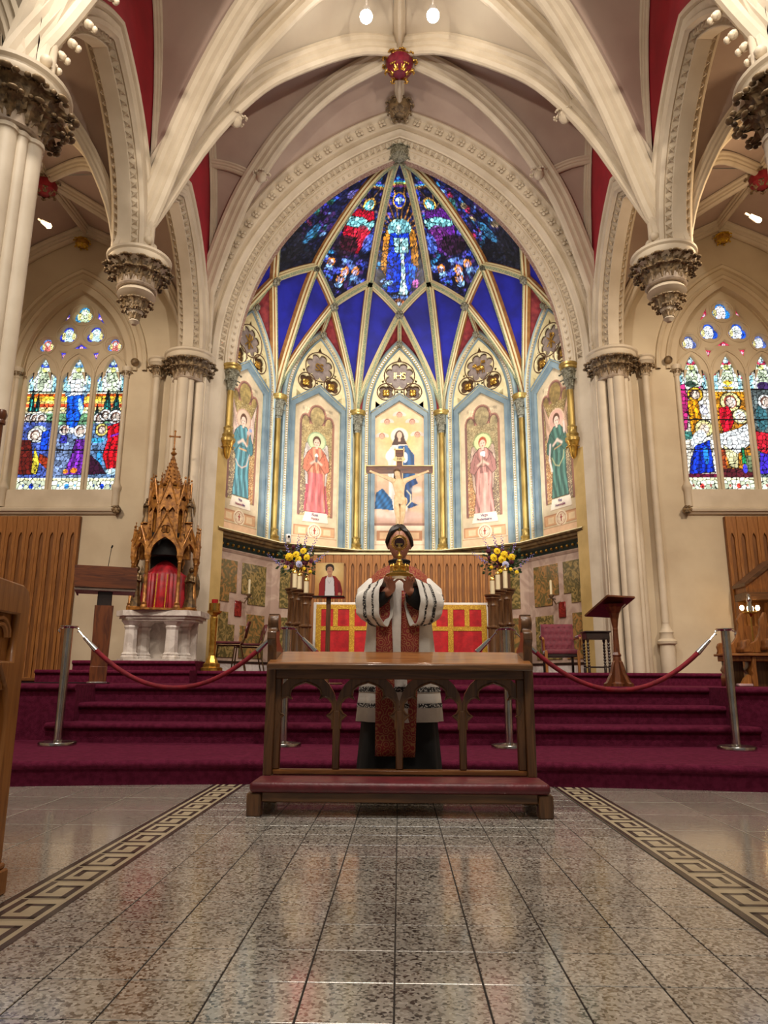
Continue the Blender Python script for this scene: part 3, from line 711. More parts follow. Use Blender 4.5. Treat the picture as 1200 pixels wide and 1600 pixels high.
# ================================================================== painting on meshes (vertex colour from procedural brushes)
class Paint:
    """coordinate arrays X (right), Y (up); brushes fill C"""
    def __init__(s, X, Y, base):
        s.X, s.Y = np.asarray(X, float), np.asarray(Y, float); s.C = np.empty(s.X.shape+(3,)); s.C[:] = base
        s.rs = np.random.RandomState(int(abs(s.X.sum()*7)) % 9999)
    def put(s, m, col, a=1.):
        m = np.clip(m, 0, 1)[..., None]*a; s.C = s.C*(1-m)+np.asarray(col, float)*m; return s
    def ell(s, cx, cy, rx, ry, col, a=1., soft=.08, rot=0.):
        dx, dy = s.X-cx, s.Y-cy; c, q = math.cos(rot), math.sin(rot); u, v = dx*c+dy*q, -dx*q+dy*c
        r = np.sqrt((u/rx)**2+(v/ry)**2); return s.put((1-r)/soft+.5, col, a)
    def ring(s, cx, cy, r, w, col, a=1.):
        d = np.abs(np.hypot(s.X-cx, s.Y-cy)-r); return s.put((d < w/2)*1., col, a)
    def mask(s, pts):
        m = np.zeros(s.X.shape, bool); n = len(pts)
        for i in range(n):
            (x0, y0), (x1, y1) = pts[i], pts[(i+1) % n]
            if y0 == y1: continue
            c = (s.Y > min(y0, y1)) & (s.Y <= max(y0, y1)); m ^= c & (s.X < (x1-x0)*(s.Y-y0)/(y1-y0)+x0)
        return m
    def poly(s, pts, col, a=1.):
        s.put(s.mask(pts)*1., col, a)
        if getattr(s, 'edge', 0): s.line(list(pts)+[pts[0]], s.edge, (8, 8, 12))
        return s
    def rect(s, x0, y0, x1, y1, col, a=1.): return s.put(((s.X >= x0) & (s.X <= x1) & (s.Y >= y0) & (s.Y <= y1))*1., col, a)
    def line(s, pts, w, col, a=1.):
        for (x0, y0), (x1, y1) in zip(pts[:-1], pts[1:]):
            L2 = (x1-x0)**2+(y1-y0)**2+1e-12; t = np.clip(((s.X-x0)*(x1-x0)+(s.Y-y0)*(y1-y0))/L2, 0, 1)
            d = np.hypot(s.X-x0-t*(x1-x0), s.Y-y0-t*(y1-y0)); s.put(1.2-d/(w/2)*.8 if w > .02 else (d < w/2)*1., col, a)
        return s
    def noise(s, amt, freq=8., m=None, aniso=1.):
        f = np.zeros(s.X.shape)
        for k in range(5):
            a = s.rs.rand()*6.28; q = freq*(1.7**k); ph = s.rs.rand(2)*6.28
            f += np.sin(q*(s.X*math.cos(a)*aniso+s.Y*math.sin(a))+ph[0]+2*np.sin(q*.7*(s.X*math.sin(a)-s.Y*math.cos(a))+ph[1]))/(1.25**k)
        f = f/2.5*amt
        if m is not None: f = f*m
        s.C = np.clip(s.C*(1+f[..., None]), 0, 255); return s
    def speck(s, pts_or_mask, cols, p=.5):
        m = s.mask(pts_or_mask) if isinstance(pts_or_mask, list) else pts_or_mask
        for c in cols: s.put((m & (s.rs.rand(*s.X.shape) < p/len(cols)))*1., c, .8)
        return s
    def folds(s, m, freq, amt, slope=.0):
        f = np.sin((s.X+slope*s.Y)*freq+1.5*np.sin(s.Y*freq*.15+1))*amt; s.C = np.clip(s.C*(1+(f*m)[..., None]), 0, 255); return s
    def leads(s, cell, dark=(8, 8, 12), thr=.16, vary=.35, bar=None):
        """break the picture into leaded glass pieces"""
        gx = np.floor(s.X/cell).astype(int); gy = np.floor(s.Y/cell).astype(int)
        ox, oy = gx.min()-2, gy.min()-2; nx, ny = gx.max()-ox+4, gy.max()-oy+4
        jx, jy, jv = s.rs.rand(nx, ny)*.9+.05, s.rs.rand(nx, ny)*.9+.05, 1+(s.rs.rand(nx, ny)-.5)*2*vary
        d1 = np.full(s.X.shape, 1e9); d2 = d1.copy(); sx = np.zeros(s.X.shape); sy = sx.copy(); sv = sx.copy()
        for i in (-1, 0, 1):
            for j in (-1, 0, 1):
                a, b = gx-ox+i, gy-oy+j; px, py = (a+ox+jx[a, b])*cell, (b+oy+jy[a, b])*cell; d = np.hypot(s.X-px, s.Y-py)
                n = d < d1; d2 = np.where(n, d1, np.minimum(d2, d)); sx = np.where(n, px, sx); sy = np.where(n, py, sy); sv = np.where(n, jv[a, b], sv); d1 = np.where(n, d, d1)
        s.cellx, s.celly = sx, sy
        s.C = np.clip(s.C*(sv[..., None]), 0, 255)
        s.put(((d2-d1) < thr*cell)*1., dark, .92)
        if bar:
            for y in bar: s.put((np.abs(s.Y-y) < .011)*1., dark, .95)
        return s
def paint_mesh(name, P3, keep, C, material, parent=None, M=None):
    """P3 [i,j,3] points, keep mask per cell, C colours per point (0..255)"""
    h, w = P3.shape[:2]; idx = np.arange(h*w).reshape(h, w)
    q = np.stack([idx[:-1, :-1], idx[:-1, 1:], idx[1:, 1:], idx[1:, :-1]], -1).reshape(-1, 4)
    if keep is not None: q = q[keep[:-1, :-1].reshape(-1)]
    me = bpy.data.meshes.new(name); V = P3.reshape(-1, 3)
    if M is not None: A = np.array(M); V = V @ A[:3, :3].T+A[:3, 3]
    used = np.unique(q); rm = np.full(h*w, -1); rm[used] = np.arange(len(used)); q = rm[q]; V = V[used]
    me.vertices.add(len(V)); me.vertices.foreach_set('co', V.astype(np.float32).ravel())
    me.loops.add(q.size); me.loops.foreach_set('vertex_index', q.astype(np.int32).ravel())
    me.polygons.add(len(q)); me.polygons.foreach_set('loop_start', np.arange(0, q.size, 4, dtype=np.int32)); me.polygons.foreach_set('loop_total', np.full(len(q), 4, dtype=np.int32))
    me.update(calc_edges=True)
    at = me.color_attributes.new('Col', 'FLOAT_COLOR', 'POINT'); c = np.ones((len(V), 4), np.float32); c[:, :3] = lin(np.clip(C, 0, 255)).reshape(-1, 3)[used]
    at.data.foreach_set('color', c.ravel()); me.materials.append(material); me.validate(); me.update()
    o = bpy.data.objects.new(name, me); COL.objects.link(o)
    if parent: o.parent = parent
    return o
def flat_grid(x0, x1, z0, z1, step, y=0.):
    nx, nz = int((x1-x0)/step)+2, int((z1-z0)/step)+2
    X, Z = np.meshgrid(np.linspace(x0, x1, nx), np.linspace(z0, z1, nz)); return X, Z, np.stack([X, np.full(X.shape, y), Z], -1)

# figures ------------------------------------------------------------
def person_brush(P, x, y, h, robe, mantle=None, skin=(226, 190, 168), hair=(90, 60, 44), halo=None, sleeves=True, lean=0.):
    """standing draped figure, feet at y, total height h"""
    k = h
    body = [(x-.13*k, y), (x+.14*k, y), (x+.12*k, y+.3*k), (x+.12*k+lean, y+.6*k), (x+.13*k+lean, y+.76*k), (x+.05*k+lean, y+.84*k), (x-.05*k+lean, y+.84*k), (x-.13*k+lean, y+.76*k), (x-.12*k+lean, y+.58*k), (x-.10*k, y+.3*k)]
    if halo: P.ell(x+lean, y+.92*k, .12*k, .12*k, halo[0], soft=.05); P.ring(x+lean, y+.92*k, .12*k, .012*k+.004, halo[1])
    dk = tuple(int(v*.45) for v in robe); P.poly(body, robe); m = P.mask(body); P.folds(m, 78/k, .22, .06); P.line(body+[body[0]], .014, dk, .8)
    for q_ in (-.06, -.015, .035, .075): P.line([(x+q_*k, y+.02*k), (x+q_*.8*k+.01, y+.36*k), (x+q_*.5*k+lean, y+.62*k)], .010, dk, .55)
    P.line([(x-.10*k+lean, y+.60*k), (x+.10*k+lean, y+.60*k)], .012, dk, .6)
    if sleeves:
        s2 = tuple(int(v*.92) for v in robe)
        for q in (-1, 1):
            sl = [(x+q*.11*k+lean, y+.78*k), (x+q*.17*k+lean, y+.66*k), (x+q*.18*k+lean, y+.54*k), (x+q*.12*k+lean, y+.50*k), (x+q*.03*k+lean, y+.63*k), (x+q*.05*k+lean, y+.68*k)]
            P.poly(sl, s2); P.line(sl+[sl[0]], .012, dk, .8); P.line([(x+q*.10*k+lean, y+.74*k), (x+q*.13*k+lean, y+.56*k)], .010, dk, .6); P.line([sl[3], sl[4]], .012*k+.004, tuple(int(v*.6) for v in robe), .8)
            P.line([(x+q*.07*k+lean, y+.62*k), (x+lean, y+.67*k)], .03*k+.01, skin)
    if mantle:
        P.poly([(x-.02*k, y+.82*k), (x+.12*k, y+.77*k), (x+.17*k, y+.5*k), (x+.14*k, y+.1*k), (x+.04*k, y+.12*k), (x+.06*k, y+.5*k)], mantle)
    P.ell(x+lean, y+.92*k, .055*k, .072*k, hair); P.ell(x+lean, y+.90*k, .040*k, .055*k, skin)
    P.rect(x-.016*k+lean, y+.815*k, x+.016*k+lean, y+.86*k, skin)
    P.ell(x-.014*k+lean, y+.905*k, .008*k, .005*k, (80, 50, 40)); P.ell(x+.016*k+lean, y+.905*k, .008*k, .005*k, (80, 50, 40)); P.ell(x+lean, y+.872*k, .012*k, .005*k, (170, 90, 80))
def wing_brush(P, x, y, s, k, tall, col):
    """s=-1/1 side, k size"""
    if tall: pts = [(x+s*.05, y+.0), (x+s*.13, y+.18*k), (x+s*.36, y+.95*k), (x+s*.30, y+.35*k), (x+s*.29, y-.35*k), (x+s*.12, y-.25*k)]
    else: pts = [(x+s*.06, y), (x+s*.15, y+.16*k), (x+s*.25, y+.13*k), (x+s*.29, y-.25*k), (x+s*.22, y-1.1*k), (x+s*.03, y-1.75*k), (x+s*.10, y-.6*k)]
    P.poly(pts, col); m = P.mask(pts); P.folds(m, 46, .10, .4)
    P.line(pts+[pts[0]], .014, tuple(int(v*.5) for v in col), .8)
    for k_ in range(4): P.line([pts[1], (pts[3][0]*(1-k_*.12)+x*k_*.12, pts[3][1]-k_*.12*k)], .007, tuple(int(v*.6) for v in col), .5)
def angel_panel(kind):
    X, Z, P3 = flat_grid(-.50, .50, 3.37, 6.78, .0135)
    P = Paint(X, Z, (206, 186, 152)); P.noise(.06, 5)
    base = {'coral': (164, 144, 98), 'mauve': (152, 136, 100), 'teal': (152, 130, 78), 'green': (136, 112, 66)}[kind]
    # trefoil-headed painted niche
    def niche(g, col):
        P.rect(-.40+g, 4.03, .40-g, 6.02, col); P.ell(0, 6.20, .215-g, .27-g, col, soft=.02); P.ell(-.265, 6.04, .135-g, .20-g, col, soft=.02); P.ell(.265, 6.04, .135-g, .20-g, col, soft=.02)
    niche(0, (156, 110, 92)); niche(.03, (112, 76, 66)); niche(.055, base)
    P.noise(.22, 14, ((np.abs(X) < .35) & (Z > 4.05) & (Z < 6.4)).astype(float))
    m = (np.abs(X) < .345) & (Z > 4.05) & (Z < 6.0)
    P.speck(m, [(206, 188, 140), (130, 104, 70)], .35)
    lo, hi = ((196, 130, 82), (118, 100, 92)) if kind in ('mauve', 'green') else ((118, 100, 92), (196, 130, 82))
    P.put(((X < -.16) & (X > -.345) & (Z > 4.05) & (Z < 5.3))*np.clip((5.5-Z), 0, 1), lo, .75); P.put(((X > .16) & (X < .345) & (Z > 4.05) & (Z < 5.3))*np.clip((5.5-Z), 0, 1), hi, .75)
    P.speck((np.abs(X) > .16) & (np.abs(X) < .345) & (Z > 4.05) & (Z < 5.25), [(226, 206, 150), (96, 70, 56)], .5)
    P.rect(-.40, 4.05, -.345, 6.0, (126, 88, 80)); P.rect(.345, 4.05, .38, 6.0, (150, 104, 84))
    if kind == 'coral':
        for s in (-1, 1): wing_brush(P, 0, 5.48, s, .8, False, (204, 190, 180))
        P.poly([(-.26, 4.12), (.30, 4.08), (.22, 4.7), (-.22, 4.7)], (176, 84, 96))
        person_brush(P, 0, 4.12, 1.66, (224, 132, 104), halo=((196, 206, 160), (150, 170, 130))); m = P.mask([(-.2, 4.1), (.2, 4.1), (.16, 4.95), (-.16, 4.95)]); P.put(m*1., (206, 104, 118), .6); P.folds(m, 40, .14)
        P.ell(0, 5.33, .035, .05, (240, 236, 226)); P.ell(0, 5.25, .03, .07, (120, 110, 108))
    if kind == 'mauve':
        for s in (-1, 1): wing_brush(P, 0, 5.45, s, .75, False, (196, 168, 148))
        person_brush(P, 0, 4.10, 1.66, (186, 132, 122), halo=((206, 212, 156), (140, 150, 100)), hair=(170, 84, 56)); m = P.mask([(-.1, 4.1), (.14, 4.1), (.1, 4.95), (-.07, 4.95)]); P.put(m*1., (224, 176, 160), .7); P.folds(m, 40, .1)
        P.line([(-.02, 5.1), (0, 5.35)], .014, (90, 110, 80)); P.ell(0, 5.38, .06, .05, (246, 244, 240)); P.ell(.03, 5.33, .03, .03, (246, 244, 240))
    if kind == 'teal':
        for s in (-1, 1): wing_brush(P, 0, 5.42, s, .72, True, (214, 184, 166))
        person_brush(P, -.01, 4.12, 1.68, (88, 136, 142), halo=((206, 178, 150), (190, 150, 130))); P.line([(-.09, 5.06), (.10, 5.06)], .035, (214, 160, 110))
        P.line([(-.18, 4.82), (-.1, 4.72), (0, 4.69), (.12, 4.76), (.2, 5.0)], .03, (206, 176, 160)); P.ell(.14, 5.42, .045, .06, (206, 176, 166)); P.ell(.2, 5.5, .04, .04, (150, 160, 196)); P.line([(.13, 5.36), (.12, 5.2)], .06, (170, 124, 90))
    if kind == 'green':
        for s in (-1, 1): wing_brush(P, 0, 5.42, s, .72, True, (198, 160, 132))
        person_brush(P, 0, 4.12, 1.68, (74, 108, 94), halo=((206, 160, 140), (214, 180, 150))); P.line([(-.09, 5.08), (.10, 5.12)], .03, (180, 140, 96))
        P.line([(-.17, 4.92), (-.08, 4.76), (.02, 4.72), (.14, 4.86), (.17, 5.0)], .024, (180, 170, 120)); P.ell(.2, 5.45, .03, .13, (226, 196, 180)); P.line([(-.2, 5.2), (-.24, 4.9), (-.18, 4.66)], .05, (228, 208, 200))
    P.poly([(-.28, 3.90), (.30, 3.90), (.27, 4.10), (-.22, 4.10)], (232, 218, 196)); P.line([(-.28, 3.9), (.30, 3.9)], .01, (170, 140, 110))
    P.rect(-.46, 3.60, .46, 3.82, (176, 124, 88)); P.rect(-.44, 3.62, .44, 3.80, (206, 160, 118)); P.rect(-.36, 3.65, -.2, 3.77, (224, 196, 156)); P.rect(.2, 3.65, .36, 3.77, (224, 196, 156))
    P.ell(0, 3.71, .155, .155, (230, 214, 186)); P.ring(0, 3.71, .115, .02, (180, 130, 100)); P.ring(0, 3.71, .08, .012, (196, 150, 120)); P.line([(0, 3.65), (0, 3.78)], .02, (160, 60, 50)); P.line([(-.03, 3.73), (.03, 3.73)], .02, (160, 60, 50))
    P.rect(-.5, 3.37, .5, 3.56, (222, 184, 150)); P.line([(-.5, 3.57), (.5, 3.57)], .012, (176, 136, 100)); P.noise(.04, 9)
    keep = Z < 6.74-.72*np.abs(X)
    return P3, keep, P.C
def centre_panel():
    X, Z, P3 = flat_grid(-.53, .53, 3.37, 6.78, .0135)
    P = Paint(X, Z, (206, 170, 138)); d = np.hypot(X, Z-5.95)
    P.put(np.clip(1.15-d, 0, 1), (238, 206, 150), .9); P.put(np.clip(.55-d, 0, 1)*2, (214, 160, 84), .7); P.noise(.05, 6)
    for (cx, cy) in ((0, 6.42), (-.27, 6.26), (.28, 6.26), (-.38, 5.93), (.39, 5.96)):
        P.ell(cx-.08, cy+.02, .08, .04, (226, 196, 180), rot=.5); P.ell(cx+.08, cy+.02, .08, .04, (226, 196, 180), rot=-.5)
        P.ell(cx, cy, .062, .068, (150, 96, 70)); P.ell(cx, cy-.01, .05, .055, (214, 158, 132)); P.ell(cx-.02, cy, .008, .006, (90, 50, 40)); P.ell(cx+.02, cy, .008, .006, (90, 50, 40))
    P.ell(0, 5.93, .19, .19, (246, 232, 196), soft=.1)
    P.ell(0, 5.86, .11, .20, (70, 44, 34)); P.poly([(-.1, 5.9), (.1, 5.9), (.2, 5.66), (-.2, 5.64)], (70, 44, 34)); P.ell(0, 5.95, .055, .08, (226, 180, 152)); P.rect(-.03, 5.80, .03, 5.88, (220, 172, 146))
    P.poly([(-.16, 5.72), (.16, 5.74), (.25, 5.5), (.2, 4.6), (.16, 3.98), (-.22, 4.2), (-.24, 5.3), (-.3, 5.5)], (228, 214, 200)); P.folds(P.mask([(-.16, 5.72), (.2, 5.7), (.2, 4.2), (-.24, 4.2)]), 50, .08)
    bl = (42, 84, 128); m1 = [(-.02, 5.70), (.16, 5.72), (.32, 5.5), (.34, 5.0), (.34, 4.9), (.06, 4.9), (.06, 5.3), (-.04, 5.55)]; P.poly(m1, bl); P.folds(P.mask(m1), 44, .2)
    m2 = [(.05, 4.95), (.34, 5.0), (.4, 4.86), (.28, 4.8), (.26, 4.45), (.4, 4.38), (.2, 4.3), (.1, 4.4)]; P.poly(m2, (40, 70, 116)); P.folds(P.mask(m2), 50, .2)
    m3 = [(-.36, 4.75), (-.50, 4.65), (-.53, 4.3), (-.3, 4.28), (-.12, 4.26), (-.16, 4.5)]; P.poly(m3, (36, 92, 140)); P.folds(P.mask(m3), 34, .16, .5); P.folds(P.mask(m3), 61, .14, -.7)
    P.ell(-.02, 5.56, .13, .05, (226, 190, 168), rot=.1); P.ell(-.2, 5.5, .09, .13, (232, 226, 222), rot=-.5); P.ell(.12, 5.44, .06, .12, (226, 222, 220))
    for k, (cx, cy, r) in enumerate([(-.3, 4.1, .2), (0, 4.05, .2), (.3, 4.12, .2), (-.42, 4.2, .14), (.42, 4.5, .13), (.36, 4.72, .12), (.15, 4.16, .15), (-.15, 4.15, .15)]): P.ell(cx, cy, r, r*.6, (226, 200, 182) if k % 2 else (206, 172, 156), .85, .6)
    P.line([(.16, 4.7), (.24, 4.6), (.24, 4.45), (.14, 4.33)], .03, (238, 222, 180))
    P.rect(-.53, 3.93, .53, 3.98, (120, 84, 72)); P.put((Z < 4.1)*np.clip((4.12-Z)*5, 0, 1), (166, 122, 102), .8)
    P.rect(-.53, 3.37, .53, 3.93, (228, 206, 178)); P.rect(-.48, 3.60, .48, 3.82, (176, 124, 88)); P.rect(-.42, 3.64, .42, 3.78, (214, 176, 134)); P.line([(-.53, 3.52), (.53, 3.52)], .012, (186, 150, 118)); P.noise(.04, 9)
    return P3, Z < 6.74-.64*np.abs(X), P.C

# ================================================================== APSE
AC = Vector((0, 11.5, 0)); AP = 3.5; RC = AP/math.cos(rad(15)); BOSS = Vector((.0, 12.3, 10.95))
def facetM(az):
    a = rad(az); o = AC+Vector((math.sin(a), math.cos(a), 0))*AP
    return Matrix(((math.cos(a), math.sin(a), 0, o.x), (-math.sin(a), math.cos(a), 0, o.y), (0, 0, 1, 0), (0, 0, 0, 1)))
def vert(az): a = rad(az); return Vector((AC.x+RC*math.sin(a), AC.y+RC*math.cos(a), 0))
FW = RC*math.sin(rad(15))
apse = struct(empty('wall_apse'))
WAa, WAr, WAz = .66, 1.52, 6.42
def mono_text(s, size, M, parent, material, name='monogram', ext=.012):
    cu = bpy.data.curves.new(name, 'FONT'); cu.body = s; cu.size = size; cu.extrude = ext; cu.align_x = 'CENTER'; cu.align_y = 'CENTER'; cu.space_character = .86
    tmp = bpy.data.objects.new('tmp', cu); COL.objects.link(tmp); dg = bpy.context.evaluated_depsgraph_get(); me = bpy.data.meshes.new_from_object(tmp.evaluated_get(dg))
    bpy.data.objects.remove(tmp); me.transform(M @ Matrix.Rotation(PI/2, 4, 'X')); me.materials.clear(); me.materials.append(material); me.name = name
    o = bpy.data.objects.new(name, me); COL.objects.link(o)
    if parent: o.parent = parent
    return o
INFO = {0: None, -30: ('coral', 'Rosa', 'Mystica'), 30: ('mauve', 'Virgo', 'Prudentissima'), -60: ('teal', 'Vas', 'Honorabile'), 60: ('green', 'Vas', 'Honorabile')}
LAB = {0: 'central blind window painted with a woman in white and blue on clouds', -30: 'blind window painted with a coral-robed angel holding a chalice', 30: 'blind window painted with a mauve-robed angel holding a white lily',
       -60: 'blind window painted with a teal-robed angel, far left of the apse', 60: 'blind window painted with a green-robed angel, far right of the apse'}
for az in (0, -30, 30, -60, 60):
    M = facetM(az)
    mb = MB(); mb.M = M; mb.prism([(-FW, .8), (FW, .8), (FW, 6.45), (WAa+.16, 6.45)]+[(x, WAz+z) for x, z in arch_curve(WAa, WAr, .14, 14)[::-1]]+[(-WAa-.16, 6.45), (-FW, 6.45)], 0, .2)
    struct(mb.build('apse_bay', M_CREAM, apse, smooth=False))
    t = empty('painted_blind_window', (0, 0, 0), 0, LAB[az], 'mural')
    P3, keep, C = centre_panel() if az == 0 else angel_panel(INFO[az][0])
    P3 = P3.copy(); P3[..., 1] = -.012; paint_mesh('painting', P3, keep, C, M_PAINT, t, M)
    hw, sh, ap, xo = (.53, 6.37, 6.73, .62)
    fr = [(-xo, 3.36), (-xo, sh+.06), (0, ap+.14), (xo, sh+.06), (xo, 3.36), (hw, 3.36), (hw, sh), (0, ap), (-hw, sh), (-hw, 3.36)]
    mb = MB(); mb.M = M; mb.prism(fr, -.075, 0); mb.prism([(x*1.045, z if z < 4 else z+.035) for x, z in fr[:5]]+[(x*1.02, z if z < 4 else z+.015) for x, z in fr[:5]][::-1], -.1, 0); mb.build('angular_frame', M_SKY, t, smooth=False)
    # spandrel tracery
    inner = arch_curve(WAa-.02, WAr, 0, 16); ol = [(x, WAz+z) for x, z in inner if WAz+z > sh+.12-.0 or True]
    ol = [(-.62, sh+.07)]+ol[1:-1]+[(.62, sh+.07), (0, ap+.13)]
    holes = [foil(0, 7.31, .30, 8, PI/8, .30, .76), foil(-.295, 6.93, .17, 4, PI/4, .52, .52), foil(.295, 6.93, .17, 4, PI/4, .52, .52)]
    for q in (-1, 1):
        holes.append([(q*.52, 6.54), (q*.52, 6.70), (q*.40, 6.60)]); holes.append([(q*.10, 6.92), (q*.02, 6.90), (q*.04, 6.97)]); holes.append([(q*.36, 7.13), (q*.33, 7.22), (q*.40, 7.19)])
    holes.append([(-.05, 7.66), (.05, 7.66), (0, 7.78)])
    tr = plate('tracery', [ol]+holes, -.075, -.015, M_TRAC, t, M, .006)
    mb = MB(); mb.M = M; mb.add([(x, -.005, z) for x, z in ol], [tuple(range(len(ol)))]); mb.build('tracery_ground', M_BROWN, t, smooth=False)
    mb = MB(); mb.M = M; f8 = foil(0, 7.31, .285, 8, PI/8, .30, .76); mb.add([(x, -.010, z) for x, z in f8], [tuple(range(len(f8)))]); mb.build('grey_field', M_GREYP, t, smooth=False)
    for (cx, cz, r) in ((0, 7.31, .335), (-.295, 6.93, .195), (.295, 6.93, .195)):
        mb = MB(); mb.M = M; mb.tube([(cx+r*math.cos(k*PI/16), -.08, cz+r*math.sin(k*PI/16)) for k in range(32)], .012, 5, closed=True); mb.build('ring_moulding', M_BROWN, t)
    for q in (-1, 1):
        mb = MB(); mb.M = M
        for k in range(4): a = PI/4+k*PI/2; mb.ball((q*.295+.045*math.cos(a), -.03, 6.93+.045*math.sin(a)), .045, 6, sc=(1, .4, 1))
        mb.ball((q*.295, -.05, 6.93), .02, 5); mb.build('gilt_rosette', M_GOLD, t)
    Mt = M @ T3(0, -.045, 7.31)
    if az == 0: mono_text('IHS', .22, Mt, t, M_GOLD)
    elif az == -30: mono_text('SS', .24, Mt, t, M_GOLD); 
    elif az == 30:   # lamb with a banner
        mb = MB(); mb.M = Mt
        mb.ball((0, 0, -.01), .07, 7, sc=(1.5, .5, .8)); mb.ball((-.12, 0, .06), .04, 6, sc=(1.2, .6, 1)); mb.ball((-.155, 0, .045), .02, 5)
        for x in (-.07, -.03, .05, .09): mb.tube([(x, 0, -.04), (x+.01, 0, -.13)], .012, 5)
        mb.tube([(-.02, -.01, -.08), (.05, -.01, .15)], .008, 5); mb.box((.05, -.015, .08), (.13, -.005, .14)); mb.build('gilt_lamb', M_GOLD, t)
    else:
        mb = MB(); mb.M = Mt; mb.box((-.018, -.01, -.16), (.018, .01, .16)); mb.tube([(-.11, 0, -.1), (.11, 0, .1)], .014, 5); mb.tube([(.11, 0, -.1), (-.11, 0, .1)], .014, 5); mb.tube([(.0, 0, .14), (.07, 0, .13), (.08, 0, .07), (.0, 0, .05)], .013, 5); mb.build('gilt_cross', M_GOLD, t)
    if az:
        for k, s in enumerate(INFO[az][1:]): mono_text(s, .085 if k == 0 else .07, M @ T3(.0, -.02, 4.055-.085*k), t, mat('mural_lettering', (96, 78, 120), (150, 60, 70), .6, scale=9), 'lettering', .002)
    # pointed surround
    mb = MB(); MA = M @ T3(0, 0, WAz)
    arch_sweep(mb, MA, WAa-.03, WAr, [(0, 0), (0, -.08), (.03, -.10), (.05, -.06), (.06, -.05), (.11, -.07), (.12, -.10), (.15, -.12), (.18, -.10), (.19, -.04), (.20, 0)], 22, foot=WAz-3.36, mis=[0, 0, 0, 1, 1, 1, 2, 2, 2, 2])
    mb.build('pointed_surround', [M_SKY, M_CREAM, mat('grey_blue_paint', (150, 168, 170), (128, 148, 156), .5, scale=5)], t)
    mb = MB(); h = .017
    for q in (-1, 1):
        z = 3.40
        while z < WAz: mb.M = M; mb.cb((q*(WAa+.055), -.075, z), (.034, .03, .026)); z += .052
    for (x, z, a) in arch_len_pts(WAa-.03, WAr, .085, 31, 0): mb.M = MA @ T3(x, -.075, z) @ Matrix.Rotation(PI/2-a, 4, 'Y'); mb.cb((0, 0, 0), (.026, .03, .034))
    tag(mb.build('bead_moulding', M_WMARB, t, smooth=False), kind='stuff')
    if az in (-30, 30):
        s = 1 if az > 0 else -1; mb = MB(); mb.M = M; mb.box((s*.775-.035, -.02, 3.36), (s*.775+.035, .0, WAz+.1)); mb.build('blue_side_strip', M_SKYB, t, smooth=False)  # painted moulding with its lit brightness put into the colour

# marble dado with onyx panels, cornice
dado = empty('marble_dado', (0, 0, 0), 0, 'rose grey marble wall facing with green onyx panels and crosses', 'wall facing')
pm = {}
for az in (-60, -30, 30, 60):
    M = facetM(az)
    mb = MB(); mb.M = M; mb.box((-FW+.01, -.09, .85), (FW-.01, -.0, 3.0)); mb.build('marble_facing', M_PMARB, dado, smooth=False)
    def onyx(ol, material, y=-.105): plate('onyx_panel', [ol], y, -.085, material, dado, M, .004)
    g = .055
    for k, (x0, x1) in enumerate(((-.72, -.10-g), (.10-g+.0, .72))):
        mm = M_ONYX if (k+az//30) % 2 else M_ONYX2
        s = -1 if k == 0 else 1
        if k == 0: x0, x1 = -.74, -.07
        else: x0, x1 = .07, .74
        if k == 0:
            onyx([(-.74, 2.1), (-.25, 2.1), (-.25, 2.28), (-.07, 2.28), (-.07, 2.86), (-.74, 2.86)], mm); onyx([(-.74, 1.12), (-.07, 1.12), (-.07, 1.7), (-.25, 1.7), (-.25, 1.92), (-.74, 1.92)], M_ONYX)
        else:
            onyx([(.25, 2.1), (.74, 2.1), (.74, 2.86), (.07, 2.86), (.07, 2.28), (.25, 2.28)], M_ONYX); onyx([(.07, 1.12), (.74, 1.12), (.74, 1.92), (.25, 1.92), (.25, 1.7), (.07, 1.7)], M_ONYX2)
    plate('red_panel', [[(-.085, 1.86), (.085, 1.86), (.085, 2.14), (-.085, 2.14)]], -.112, -.085, M_REDM, dado, M, .004)
    mb = MB(); mb.M = M; mb.box((-FW, -.13, .85), (FW, -.085, 1.02)); mb.build('skirting', M_WMARB, dado, smooth=False); mb = MB(); mb.M = M; mb.box((-FW, -.14, 1.02), (FW, -.085, 1.06)); mb.build('dark_rail', M_BLACKW, dado, smooth=False)
corn = empty('apse_cornice', (0, 0, 0), 0, 'projecting cornice with dark green hollow and gilt balls around the apse', 'cornice')
pr = [(0, 3.0), (-.10, 3.0), (-.12, 3.04), (-.11, 3.06), (-.12, 3.08), (-.17, 3.17), (-.24, 3.2), (-.25, 3.23), (-.28, 3.25), (-.29, 3.29), (-.33, 3.31), (-.34, 3.34), (-.33, 3.36), (0, 3.365)]
mi = [1, 1, 1, 0, 0, 0, 2, 2, 2, 2, 2, 3, 3]
mb = MB(); P = []
for az in (-75, -45, -15, 15, 45, 75):
    v = vert(az); d = (v-AC).normalized()/math.cos(rad(15)); P.append([v+d*a+Vector((0, 0, z)) for a, z in pr])
mb.gridm(P, mi); mb.build('cornice_moulding', [M_GREEN, M_PMARB, mat('bronze_moulding', (128, 104, 66), (84, 66, 40), .35, .5, scale=10), M_CREAM], corn, ang=30)
bm_ = MB().ball((0, 0, 0), .028, 7).mesh('gilt_ball', M_GOLD)
for az in (-60, -30, 0, 30, 60):
    M = facetM(az)
    for k in range(13): inst('gilt_ball', bm_, corn, M @ Vector((-.84+k*.14, -.16, 3.125)))
# columns at the angles
for az, w in ((-45, 'second gilded column from the left'), (-15, 'gilded column left of the central mural'), (15, 'gilded column right of the central mural'), (45, 'second gilded column from the right')):
    v = vert(az); d = (v-AC).normalized(); p = v-d*.10; gold_column('apse_column', p.x, p.y, 3.365, 6.46, f'{w}, with silvery leaf capital', group=None)


